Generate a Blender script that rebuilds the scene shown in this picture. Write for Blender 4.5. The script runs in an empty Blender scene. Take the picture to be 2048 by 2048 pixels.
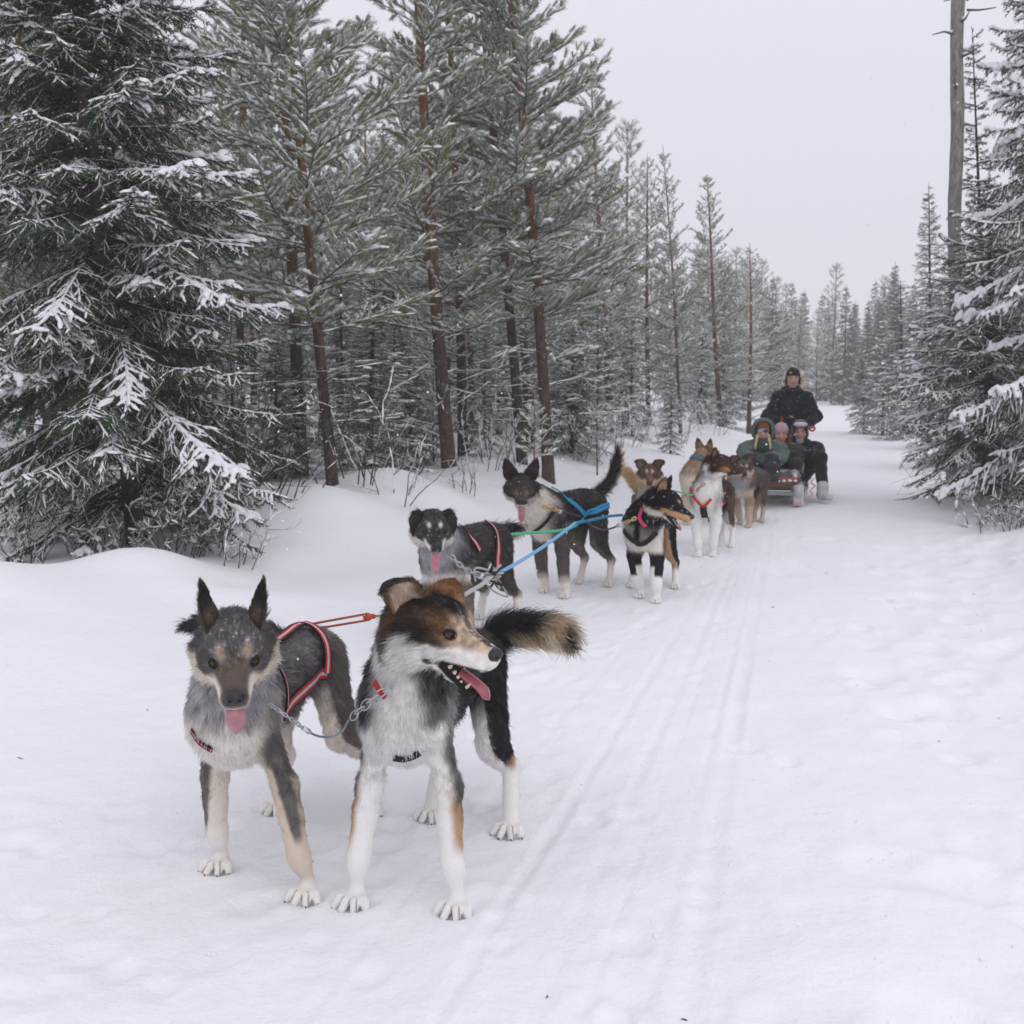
import bpy, math, random
import numpy as np
from mathutils import Vector, Matrix

SC = bpy.context.scene
COL = SC.collection
# ------------------------------------------------------------------ camera, sky, sun, exposure
FPX = 2200.0            # focal length in pixels of the 2048 px photograph
CAM_H = 1.40
HORIZON = 775.0
PITCH = math.atan((1024 - HORIZON) / FPX)
cam_d = bpy.data.cameras.new('camera')
cam_d.sensor_width = 36.0
cam_d.lens = 36.0 * FPX / 2048.0
cam_d.clip_end = 3000
cam_d.clip_start = 0.05
cam_d.dof.use_dof = True
cam_d.dof.focus_distance = 2.95
cam_d.dof.aperture_fstop = 9.0
cam = bpy.data.objects.new('camera', cam_d)
COL.objects.link(cam)
cam.location = (0, 0, CAM_H)
cam.rotation_euler = (math.pi / 2 - PITCH, 0, 0)
SC.camera = cam

world = bpy.data.worlds.new('World')
SC.world = world
world.use_nodes = True
wn = world.node_tree
wn.nodes.clear()
w_out = wn.nodes.new('ShaderNodeOutputWorld')
w_bg = wn.nodes.new('ShaderNodeBackground')
w_sky = wn.nodes.new('ShaderNodeTexSky')
w_sky.sky_type = 'NISHITA'
w_sky.sun_disc = False
SUN_EL, SUN_ROT = math.radians(38), math.radians(150)
w_sky.sun_elevation = SUN_EL
w_sky.sun_rotation = SUN_ROT
w_mix = wn.nodes.new('ShaderNodeMix')
w_mix.data_type = 'RGBA'
w_mix.inputs[0].default_value = 0.93          # closed cloud cover in front of the clear sky
w_mix.inputs[7].default_value = (8.12, 8.02, 8.78, 1)
wn.links.new(w_sky.outputs[0], w_mix.inputs[6])
w_tc = wn.nodes.new('ShaderNodeTexCoord')      # an overcast sky is brighter overhead than at the horizon
w_sep = wn.nodes.new('ShaderNodeSeparateXYZ'); wn.links.new(w_tc.outputs['Generated'], w_sep.inputs[0])
w_mr = wn.nodes.new('ShaderNodeMapRange'); w_mr.inputs[1].default_value = 0.0; w_mr.inputs[2].default_value = 1.0
w_mr.inputs[3].default_value = 0.97; w_mr.inputs[4].default_value = 1.38
wn.links.new(w_sep.outputs['Z'], w_mr.inputs[0])
w_sc = wn.nodes.new('ShaderNodeVectorMath'); w_sc.operation = 'SCALE'
wn.links.new(w_mix.outputs[2], w_sc.inputs[0]); wn.links.new(w_mr.outputs[0], w_sc.inputs['Scale'])
wn.links.new(w_sc.outputs[0], w_bg.inputs[0])
w_bg.inputs[1].default_value = 0.100
wn.links.new(w_bg.outputs[0], w_out.inputs[0])

sun_d = bpy.data.lights.new('sun', 'SUN')
sun_d.energy = 0.5
sun_d.angle = math.radians(60)
sun_d.color = (1.0, 0.97, 0.93)
sun = bpy.data.objects.new('sun', sun_d)
COL.objects.link(sun)
sd = Vector((math.sin(SUN_ROT) * math.cos(SUN_EL), math.cos(SUN_ROT) * math.cos(SUN_EL), math.sin(SUN_EL)))
sun.rotation_euler = (-sd).to_track_quat('-Z', 'Y').to_euler()
sun.location = (0, 0, 40)

SC.view_settings.view_transform = 'Standard'
SC.view_settings.look = 'None'
SC.view_settings.exposure = -0.09
SC.view_settings.gamma = 1.0
SC.view_settings.use_curve_mapping = False
SC.render.engine = 'CYCLES'
SC.cycles.use_denoising = True
SC.cycles.max_bounces = 10
SC.cycles.diffuse_bounces = 7
SC.cycles.glossy_bounces = 2
SC.cycles.transmission_bounces = 2
SC.cycles.volume_bounces = 2
SC.cycles.use_adaptive_sampling = True
SC.cycles.adaptive_threshold = 0.015
SC.cycles.caustics_reflective = False
SC.cycles.caustics_refractive = False

# ------------------------------------------------------------------ helpers
CP, SP = math.cos(PITCH), math.sin(PITCH)
def ray(px, py):
    a, b = (px - 1024) / FPX, -(py - 1024) / FPX
    return np.array([a, CP + b * SP, -SP + b * CP])
def at(px, py, Y):
    """world point seen at pixel (px,py) at distance Y in front of the camera plane foot"""
    d = ray(px, py)
    return np.array([0, 0, CAM_H]) + d * (Y / d[1])
def on_ground(px, py, z=0.0):
    d = ray(px, py)
    return np.array([0, 0, CAM_H]) + d * ((z - CAM_H) / d[2])
def A(*v): return np.array(v, float)
def nrm(v):
    v = np.asarray(v, float)
    return v / (np.linalg.norm(v, axis=-1, keepdims=True) + 1e-12)
def sstep(a, b, x):
    t = np.clip((x - a) / (b - a), 0, 1)
    return t * t * (3 - 2 * t)
def lerp(a, b, t): return a + (b - a) * t

def _hash(i, j, k, seed):
    h = (i * 374761393 + j * 668265263 + k * 2147483647 + seed * 1274126177) & 0xFFFFFFFF
    h = ((h ^ (h >> 13)) * 1274126177) & 0xFFFFFFFF
    h = (h ^ (h >> 16)) & 0xFFFFFFFF
    return h / 4294967295.0
def vnoise(P, seed=0):
    """value noise in [-1,1] for an (N,3) array"""
    P = np.asarray(P, float)
    I = np.floor(P).astype(np.int64)
    F = P - I
    F = F * F * (3 - 2 * F)
    r = 0
    for dx in (0, 1):
        wx = F[:, 0] if dx else 1 - F[:, 0]
        for dy in (0, 1):
            wy = F[:, 1] if dy else 1 - F[:, 1]
            for dz in (0, 1):
                wz = F[:, 2] if dz else 1 - F[:, 2]
                r = r + wx * wy * wz * _hash(I[:, 0] + dx, I[:, 1] + dy, I[:, 2] + dz, seed)
    return r * 2 - 1
def fbm(P, seed=0, octv=3):
    r, a = 0, 1.0
    for o in range(octv):
        r = r + a * vnoise(np.asarray(P) * 2 ** o, seed + 17 * o)
        a *= 0.5
    return r

def raw_mesh(name, V, F, tint=None, smooth=False, mats=(), mat_idx=None):
    """V (n,3); F: (m,3) or (m,4) int array, or a list of such arrays"""
    me = bpy.data.meshes.new(name)
    Fs = F if isinstance(F, list) else [F]
    Fs = [np.asarray(f, np.int32) for f in Fs if len(f)]
    V = np.asarray(V, np.float32)
    me.vertices.add(len(V))
    me.vertices.foreach_set('co', V.ravel())
    loops = np.concatenate([f.ravel() for f in Fs])
    sizes = np.concatenate([np.full(len(f), f.shape[1], np.int32) for f in Fs])
    starts = np.concatenate([[0], np.cumsum(sizes)[:-1]]).astype(np.int32)
    me.loops.add(len(loops))
    me.loops.foreach_set('vertex_index', loops)
    me.polygons.add(len(sizes))
    me.polygons.foreach_set('loop_start', starts)
    if smooth:
        me.polygons.foreach_set('use_smooth', np.ones(len(sizes), bool))
    else:
        me.polygons.foreach_set('use_smooth', np.zeros(len(sizes), bool))
    for m in mats: me.materials.append(m)
    if mat_idx is not None:
        me.polygons.foreach_set('material_index', np.asarray(mat_idx, np.int32))
    if tint is not None:
        t = np.asarray(tint, np.float32)
        at_ = me.color_attributes.new('tint', 'FLOAT_COLOR', 'POINT')
        t4 = np.concatenate([t, np.ones((len(t), 1), np.float32)], 1)
        at_.data.foreach_set('color', t4.ravel())
    me.update(calc_edges=True)
    me.validate()
    return me
def link(name, data, parent=None, loc=None):
    o = bpy.data.objects.new(name, data)
    COL.objects.link(o)
    if parent is not None: o.parent = parent
    if loc is not None: o.location = loc
    return o
def tag(o, label, cat, group=None):
    o['label'] = label; o['category'] = cat
    if group: o['group'] = group
    return o
def thing(name, label, cat, loc, group=None):
    o = link(name, None, None, tuple(float(c) for c in loc))
    o.empty_display_size = 0.1
    return tag(o, label, cat, group)
def local(V, parent):
    return np.asarray(V) - np.array(parent.location)

class MB:
    """collects polygons of several shapes for one mesh"""
    def __init__(s): s.V = []; s.F3 = []; s.F4 = []; s.T = []; s.n = 0
    def add(s, V, F, tint=None):
        V = np.asarray(V, float); F = np.asarray(F, int)
        (s.F3 if F.shape[1] == 3 else s.F4).append(F + s.n)
        s.V.append(V); s.n += len(V)
        if tint is None: tint = (0.5, 0.5, 0.5)
        t = np.asarray(tint, float)
        s.T.append(np.broadcast_to(t, (len(V), 3)) if t.ndim == 1 else t)
    def tube(s, pts, radii, sides=8, tint=None, cap=True, squash=None):
        pts = np.asarray(pts, float); n = len(pts)
        radii = np.broadcast_to(np.asarray(radii, float), (n,))
        tang = nrm(np.gradient(pts, axis=0))
        ref = A(0, 0, 1) if abs(tang[0][2]) < 0.9 else A(1, 0, 0)
        V = []
        for i in range(n):
            a = ref - tang[i] * np.dot(ref, tang[i]); a = nrm(a); ref = a
            b = np.cross(tang[i], a)
            ang = np.linspace(0, 2 * np.pi, sides, endpoint=False)
            q = squash if squash else (1, 1)
            V.append(pts[i] + radii[i] * (np.outer(np.cos(ang) * q[0], a) + np.outer(np.sin(ang) * q[1], b)))
        V = np.concatenate(V)
        if tint is not None and np.ndim(tint) == 2 and len(tint) == n: tint = np.repeat(np.asarray(tint), sides, 0)
        i, j = np.meshgrid(np.arange(n - 1), np.arange(sides), indexing='ij')
        i = i.ravel(); j = j.ravel(); k = (j + 1) % sides
        F = np.stack([i * sides + j, i * sides + k, (i + 1) * sides + k, (i + 1) * sides + j], 1)
        if cap and tint is not None and np.ndim(tint) == 2:
            s.add(np.concatenate([V, pts[:1], pts[-1:]]), F, np.concatenate([tint, tint[:1], tint[-1:]]))
        elif cap: s.add(np.concatenate([V, pts[:1], pts[-1:]]), F, tint)
        else: s.add(V, F, tint); return
        base = s.n - len(V) - 2
        j = np.arange(sides); k = (j + 1) % sides
        s.F3.append(np.stack([k + base, j + base, np.full(sides, base + len(V))], 1))
        e = (n - 1) * sides
        s.F3.append(np.stack([j + base + e, k + base + e, np.full(sides, base + len(V) + 1)], 1))
    def box(s, c, size, R=None, tint=None, bev=0.0):
        c = np.asarray(c, float); hs = np.asarray(size, float) / 2
        if bev <= 0:
            V = np.array([[x, y, z] for x in (-1, 1) for y in (-1, 1) for z in (-1, 1)]) * hs
            F = [[0, 1, 3, 2], [4, 6, 7, 5], [0, 4, 5, 1], [2, 3, 7, 6], [0, 2, 6, 4], [1, 5, 7, 3]]
            if R is not None: V = V @ np.asarray(R).T
            s.add(V + c, F, tint); return
        V = []; 
        for x in (-1, 1):
            for y in (-1, 1):
                for z in (-1, 1):
                    p = A(x, y, z) * hs
                    V += [p - A(0, y, z) * bev, p - A(x, 0, z) * bev, p - A(x, y, 0) * bev]
        V = np.array(V); import itertools
        import bmesh
        bm = bmesh.new()
        for v in V: bm.verts.new(v)
        r = bmesh.ops.convex_hull(bm, input=bm.verts)
        bm.verts.ensure_lookup_table(); bm.verts.index_update()
        VV = np.array([v.co[:] for v in bm.verts]); FF = np.array([[v.index for v in f.verts] for f in bm.faces if len(f.verts) == 3])
        bm.free()
        if R is not None: VV = VV @ np.asarray(R).T
        s.add(VV + c, FF, tint)
    def ball(s, c, r, R=None, tint=None, nu=12, nv=8):
        r = np.broadcast_to(np.asarray(r, float), (3,))
        th = np.linspace(0, np.pi, nv + 1); ph = np.linspace(0, 2 * np.pi, nu, endpoint=False)
        T, Pp = np.meshgrid(th[1:-1], ph, indexing='ij')
        V = np.stack([np.sin(T) * np.cos(Pp), np.sin(T) * np.sin(Pp), np.cos(T)], -1).reshape(-1, 3)
        V = np.concatenate([V, [[0, 0, 1], [0, 0, -1]]]) * r
        if R is not None: V = V @ np.asarray(R).T
        i, j = np.meshgrid(np.arange(nv - 2), np.arange(nu), indexing='ij'); i = i.ravel(); j = j.ravel(); k = (j + 1) % nu
        F = np.stack([i * nu + j, (i + 1) * nu + j, (i + 1) * nu + k, i * nu + k], 1)
        s.add(V + np.asarray(c), F, tint)
        b = s.n - len(V); m = (nv - 1) * nu; j = np.arange(nu); k = (j + 1) % nu
        s.F3.append(np.stack([j + b, k + b, np.full(nu, b + m)], 1))
        e = (nv - 2) * nu
        s.F3.append(np.stack([k + b + e, j + b + e, np.full(nu, b + m + 1)], 1))
    def build(s, name, mat, parent=None, loc=None, smooth=True):
        V = np.concatenate(s.V)
        if parent is not None: 
            p = parent; off = np.zeros(3)
            while p is not None: off = off + np.array(p.location); p = p.parent
            V = V - off
        elif loc is not None: V = V - np.asarray(loc)
        Fs = []
        if s.F4: Fs.append(np.concatenate(s.F4))
        if s.F3: Fs.append(np.concatenate(s.F3))
        me = raw_mesh(name, V, Fs, np.concatenate(s.T), smooth, [mat])
        return link(name, me, parent, None if loc is None else tuple(float(c) for c in loc))

# ------------------------------------------------------------------ materials
def new_mat(name):
    m = bpy.data.materials.new(name); m.use_nodes = True
    nt = m.node_tree
    b = nt.nodes['Principled BSDF']
    return m, nt, b
def N(nt, t, **kw):
    n = nt.nodes.new(t)
    for k, v in kw.items(): setattr(n, k, v)
    return n
def noise(nt, scale, detail=4, rough=0.6, vec=None):
    n = N(nt, 'ShaderNodeTexNoise'); n.inputs['Scale'].default_value = scale
    n.inputs['Detail'].default_value = detail; n.inputs['Roughness'].default_value = rough
    if vec is not None: nt.links.new(vec, n.inputs['Vector'])
    return n
def bump(nt, b, h, strength, dist):
    n = N(nt, 'ShaderNodeBump'); n.inputs['Strength'].default_value = strength; n.inputs['Distance'].default_value = dist
    nt.links.new(h, n.inputs['Height']); nt.links.new(n.outputs[0], b.inputs['Normal']); return n
def mixc(nt, fac, a, b, blend='MIX'):
    n = N(nt, 'ShaderNodeMix', data_type='RGBA', blend_type=blend)
    for sock, v in ((n.inputs[0], fac), (n.inputs[6], a), (n.inputs[7], b)):
        if isinstance(v, (int, float)): sock.default_value = v
        elif isinstance(v, tuple): sock.default_value = (*v, 1)
        else: nt.links.new(v, sock)
    return n.outputs[2]
def ramp(nt, fac, lo, hi, c0=0.0, c1=1.0):
    n = N(nt, 'ShaderNodeMapRange'); n.inputs[1].default_value = lo; n.inputs[2].default_value = hi
    n.inputs[3].default_value = c0; n.inputs[4].default_value = c1
    nt.links.new(fac, n.inputs[0]); return n.outputs[0]
def coords(nt): return N(nt, 'ShaderNodeTexCoord').outputs['Object']
def geo_pos(nt): return N(nt, 'ShaderNodeNewGeometry').outputs['Position']

def mat_snow(name, fine=True):
    m, nt, b = new_mat(name)
    c = coords(nt)
    n1 = noise(nt, 1.3, 4, 0.55, c); n2 = noise(nt, 14.0, 5, 0.65, c)
    col = mixc(nt, ramp(nt, n1.outputs[0], 0.3, 0.7), (0.865, 0.868, 0.895), (0.895, 0.895, 0.912))
    nt.links.new(col, b.inputs['Base Color'])
    b.inputs['Roughness'].default_value = 0.75
    b.inputs['Specular IOR Level'].default_value = 0.25
    if fine:
        n3 = noise(nt, 70.0, 4, 0.7, c)
        add = N(nt, 'ShaderNodeMath', operation='MULTIPLY_ADD'); add.inputs[1].default_value = 0.22
        nt.links.new(n3.outputs[0], add.inputs[0]); nt.links.new(n2.outputs[0], add.inputs[2])
        bump(nt, b, add.outputs[0], 0.5, 0.022)
    return m
def mat_tint(name, rough=0.7, spec=0.3, bscale=None, bstr=0.3, bdist=0.004, sheen=0.0, coat=0.0, vary=0.0, vscale=40):
    m, nt, b = new_mat(name)
    a = N(nt, 'ShaderNodeAttribute', attribute_name='tint')
    col = a.outputs['Color']
    if vary:
        n = noise(nt, vscale, 3, 0.6, coords(nt))
        f = ramp(nt, n.outputs[0], 0.3, 0.7, 1 - vary, 1 + vary)
        mul = N(nt, 'ShaderNodeVectorMath', operation='SCALE')
        nt.links.new(col, mul.inputs[0]); nt.links.new(f, mul.inputs['Scale']); col = mul.outputs[0]
    nt.links.new(col, b.inputs['Base Color'])
    b.inputs['Roughness'].default_value = rough
    b.inputs['Specular IOR Level'].default_value = spec
    b.inputs['Sheen Weight'].default_value = sheen
    b.inputs['Coat Weight'].default_value = coat
    if bscale:
        n = noise(nt, bscale, 4, 0.65, coords(nt)); bump(nt, b, n.outputs[0], bstr, bdist)
    return m
M_SNOW = mat_snow('snow_ground')
def mat_treesnow():
    m, nt, b = new_mat('tree_snow')
    b.inputs['Base Color'].default_value = (0.87, 0.875, 0.90, 1)
    b.inputs['Roughness'].default_value = 0.8; b.inputs['Specular IOR Level'].default_value = 0.15
    n = noise(nt, 60, 3, 0.6, coords(nt)); bump(nt, b, n.outputs[0], 0.5, 0.01)
    return m
M_TSNOW = mat_treesnow()
M_NEEDLE = mat_tint('needles', 0.6, 0.25)
def mat_bark():
    m, nt, b = new_mat('bark')
    a = N(nt, 'ShaderNodeAttribute', attribute_name='tint')
    mp = N(nt, 'ShaderNodeMapping'); mp.inputs['Scale'].default_value = (1, 1, 0.25)
    nt.links.new(coords(nt), mp.inputs[0])
    n1 = noise(nt, 26, 5, 0.7, mp.outputs[0])
    vo = N(nt, 'ShaderNodeTexVoronoi', feature='DISTANCE_TO_EDGE'); vo.inputs['Scale'].default_value = 34
    nt.links.new(mp.outputs[0], vo.inputs['Vector'])
    f = ramp(nt, n1.outputs[0], 0.3, 0.7, 0.45, 1.45)
    mul = N(nt, 'ShaderNodeVectorMath', operation='SCALE'); nt.links.new(a.outputs['Color'], mul.inputs[0]); nt.links.new(f, mul.inputs['Scale'])
    n2 = noise(nt, 9, 5, 0.7, coords(nt))
    frost = ramp(nt, n2.outputs[0], 0.60, 0.72, 0.0, 0.45)
    nt.links.new(mixc(nt, frost, mul.outputs[0], (0.62, 0.62, 0.64)), b.inputs['Base Color'])
    b.inputs['Roughness'].default_value = 0.9; b.inputs['Specular IOR Level'].default_value = 0.15
    add = N(nt, 'ShaderNodeMath', operation='MULTIPLY_ADD'); add.inputs[1].default_value = 0.6
    nt.links.new(ramp(nt, vo.outputs['Distance'], 0.0, 0.25), add.inputs[0]); nt.links.new(n1.outputs[0], add.inputs[2])
    bump(nt, b, add.outputs[0], 0.8, 0.012)
    return m
M_BARK = mat_bark()

# ------------------------------------------------------------------ terrain
ROAD = 0.303            # the trail runs along x = ROAD * y
def tracks(x, y):
    g = np.zeros_like(x)
    for x0, sl, w, dp, cv in ((0.36, 0.250, 0.026, 0.014, 0.0006), (0.27, 0.254, 0.012, 0.007, 0.0006), (0.02, 0.266, 0.020, 0.008, 0.0004),
                              (-0.20, 0.285, 0.020, 0.009, 0.0002), (-0.50, 0.302, 0.016, 0.005, 0.0001), (0.13, 0.258, 0.012, 0.005, 0.0005)):
        cx = x0 + sl * (y - 2.2) + cv * (y - 2.2) ** 2
        ww = w * (1 + 0.02 * y)
        e = (x - cx) / ww
        brk = 0.35 + 0.65 * sstep(-0.5, 0.35, vnoise(np.stack([y * 0.8 + x0 * 31, x0 * 9 + 0 * y, 0 * y], 1), 5))
        dp = dp * 0.6; g -= brk * dp * np.exp(-e ** 6 * 0.5) - brk * dp * 0.6 * np.exp(-((np.abs(e) - 1.6) / 0.5) ** 2)
    return g
DENTS = []
MOUNDS = [(-2.60, 7.45, 0.17, 0.40, 0.36), (-3.45, 6.9, 0.07, 0.6, 0.4), (-1.75, 10.3, 0.12, 0.75, 0.7), (-0.95, 11.8, 0.08, 0.6, 0.6), (-1.75, 7.1, 0.06, 0.5, 0.3), (-2.0, 10.2, 0.16, 0.8, 0.7), (-1.35, 12.0, 0.12, 0.7, 0.8),
          (5.35, 12.9, 0.10, 0.7, 0.5), (-3.6, 6.5, 0.10, 0.9, 0.4), (2.2, 20.0, 0.30, 1.2, 1.6), (6.2, 10.5, 0.12, 0.9, 0.6), (3.2, 24.5, 0.35, 1.1, 2.0),
          (-0.2, 14.6, 0.16, 0.8, 0.8), (4.8, 27.5, 0.45, 1.3, 1.8)]
def ground_z(x, y, fine=True):
    x = np.atleast_1d(np.asarray(x, float)); y = np.atleast_1d(np.asarray(y, float))
    u = x - ROAD * y
    P = np.stack([x, y, 0 * x], 1)
    wob = 0.45 * vnoise(P * 0.55, 3) + 0.2 * vnoise(P * 1.7, 4)
    far = 1 + 0.5 * sstep(20, 60, y)
    z = (0.14 + 0.21 * sstep(8.3, 10.2, y)) * sstep(-3.4, -4.9, u + wob * 0.7) * (0.8 + 0.35 * vnoise(P * 0.5 + 9, 8))
    z += 0.16 * sstep(-5.6, -9, u) + 0.10 * np.maximum(0, vnoise(P * 0.35, 21)) * sstep(-5, -6, u)
    z += 0.17 * sstep(1.15, 2.2, u + wob * 0.5) * far + 0.1 * sstep(2.4, 5, u)
    off = sstep(-3.4, -4.4, u) + sstep(1.2, 2.0, u)
    z += 0.05 * off * vnoise(P * 1.3, 11) + 0.035 * vnoise(P * 0.7, 12) + 0.018 * vnoise(P * np.array([[1.6, 0.9, 1]]), 13)
    for mx, my, mh, rx, ry in MOUNDS:
        z += mh * np.exp(-(((x - mx) / rx) ** 2 + ((y - my) / ry) ** 2))
    # trodden snow where the dogs stand stays level
    lev = np.exp(-(((u + 1.4) / 1.7) ** 4)) * sstep(15, 12, y)
    z = z * (1 - 0.75 * lev)
    # rise at the far end of the trail
    z += 0.35 * sstep(45, 72, y) * sstep(40, 0, np.abs(u)) + 0.012 * off * fbm(P * np.array([[3.1, 2.2, 1]]), 51, 3)
    if fine:
        onroad = sstep(-3.8, -3.0, u) * sstep(1.6, 1.0, u)
        z += tracks(x, y) * onroad * (0.35 + 0.65 * sstep(9, 4, y)) * sstep(40, 15, y)
        z += 0.007 * onroad * fbm(P * 3.4, 31, 3) + 0.004 * fbm(P * 9, 33, 2) * sstep(9, 5, y)
        # old footprints and scuffs on the right of the trail
        fp = np.maximum(0, vnoise(P * np.array([[3.4, 2.6, 1]]), 41) - 0.35)
        z -= 0.030 * fp * sstep(-0.55, 0.1, u + 0.35) * sstep(30, 10, y)
    return z
def gz(x, y): return float(ground_z(x, y, False)[0])
def build_ground():
    us = [0.0]; d = 0.015
    while us[-1] < 420: us.append(us[-1] + d); d = 0.015 if us[-1] < 1.7 else d * 1.04
    us = np.array(us); us = np.concatenate([-us[:0:-1], us]) - 0.6
    ys = [-6.0]
    while ys[-1] < 900:
        y = ys[-1]; ys.append(y + (0.3 if y < 1.2 else max(0.026, 0.0082 * y) if y < 40 else 0.02 * y))
    ys = np.array(ys)
    U, Y = np.meshgrid(us, ys, indexing='ij')
    X = U + ROAD * Y
    Z = ground_z(X.ravel(), Y.ravel())
    # paw prints: the dogs' own and older ones along their line
    rng = np.random.default_rng(4)
    D = list(DENTS)
    for _ in range(420):
        yy = 2.0 + 12 * rng.random() ** 1.4; xx = ROAD * yy - 1.7 + rng.normal(0, 0.85)
        D.append((xx, yy, 0.010 * (0.4 + rng.random()), 0.032 + 0.03 * rng.random()))
    for _ in range(200):
        yy = 2.0 + 9 * rng.random(); D.append((ROAD * yy + 0.1 + 1.5 * rng.random(), yy, 0.016 * (0.3 + rng.random()), 0.06 + 0.07 * rng.random()))
    Xr, Yr = X.ravel(), Y.ravel()
    for (dx, dy, dep, rad) in D:
        j0, j1 = np.searchsorted(ys, [dy - 3 * rad, dy + 3 * rad]); i0, i1 = np.searchsorted(us, [dx - ROAD * dy - 4 * rad, dx - ROAD * dy + 4 * rad])
        if j1 <= j0 or i1 <= i0: continue
        Zv = Z.reshape(X.shape)
        q = np.hypot(X[i0:i1, j0:j1] - dx, Y[i0:i1, j0:j1] - dy) / rad
        Zv[i0:i1, j0:j1] += dep * (-np.exp(-q ** 4) + 0.35 * np.exp(-((q - 1.45) / 0.35) ** 2))
    V = np.stack([Xr, Yr, Z], 1)
    nu, ny = len(us), len(ys)
    i, j = np.meshgrid(np.arange(nu - 1), np.arange(ny - 1), indexing='ij'); i = i.ravel(); j = j.ravel()
    F = np.stack([i * ny + j, (i + 1) * ny + j, (i + 1) * ny + j + 1, i * ny + j + 1], 1)
    o = link('snow_ground', raw_mesh('snow_ground', V, F, None, True, [M_SNOW]))
    o['kind'] = 'structure'; o['label'] = 'packed snow trail with soft snow banks'
    print('ground verts', len(V))
# ------------------------------------------------------------------ trees
def frames(d):
    """for directions d (n,3): side and world-up-leaning normal"""
    d = nrm(d)
    up = A(0, 0, 1) - d * d[:, 2:3]
    bad = np.linalg.norm(up, axis=1) < 0.05
    up[bad] = A(1, 0, 0)
    up = nrm(up)
    return d, np.cross(up, d), up
def place(TV, TF, pos, d, ls, rs, jit=None):
    d, s, u = frames(d)
    V = pos[:, None, :] + TV[None, :, 0:1] * (d * ls[:, None])[:, None, :] + TV[None, :, 1:2] * (s * rs[:, None])[:, None, :] + TV[None, :, 2:3] * (u * rs[:, None])[:, None, :]
    if jit is not None: V = V + jit
    n, m = len(pos), len(TV)
    F = (TF[None] + (np.arange(n) * m)[:, None, None]).reshape(-1, TF.shape[1])
    return V.reshape(-1, 3), F
def needle_template(rng, n, w, lean):
    V, F = [], []
    for i in range(n):
        x = (i + rng.random()) / n
        a = i * 2.39996 + rng.random() * 0.6
        r = 0.8 + 0.4 * rng.random()
        V += [[x - w, 0, 0], [x + w, 0, 0], [x + lean * (0.7 + 0.6 * rng.random()), r * math.cos(a), r * math.sin(a)]]
        F.append([3 * i, 3 * i + 1, 3 * i + 2])
    return np.array(V), np.array(F)
def snow_template(lowres=False):
    xs = [0.0, 0.5, 1.02] if lowres else [-0.05, 0.28, 0.72, 1.05]
    pr = [0.55, 1.0, 0.45] if lowres else [0.35, 1.0, 0.9, 0.3]
    ang = np.radians([-25, 50, 130, 205]) if lowres else np.radians([-35, 20, 90, 160, 215])
    V = []
    for x, p in zip(xs, pr):
        for a in ang: V.append([x, math.cos(a) * p, math.sin(a) * p * 0.85 + 0.25])
    k = len(ang); F = []
    for i in range(len(xs) - 1):
        for j in range(k - 1): F.append([i * k + j, i * k + j + 1, (i + 1) * k + j + 1, (i + 1) * k + j])
    if not lowres:
        F.append([0, 1, 2, 3]); e = (len(xs) - 1) * k; F.append([e + 3, e + 2, e + 1, e])
    return np.array(V), np.array(F)
def rot_about(v, axis, ang):
    axis = nrm(axis)
    return v * math.cos(ang) + np.cross(axis, v) * math.sin(ang) + axis * np.dot(axis, v) * (1 - math.cos(ang))

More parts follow.
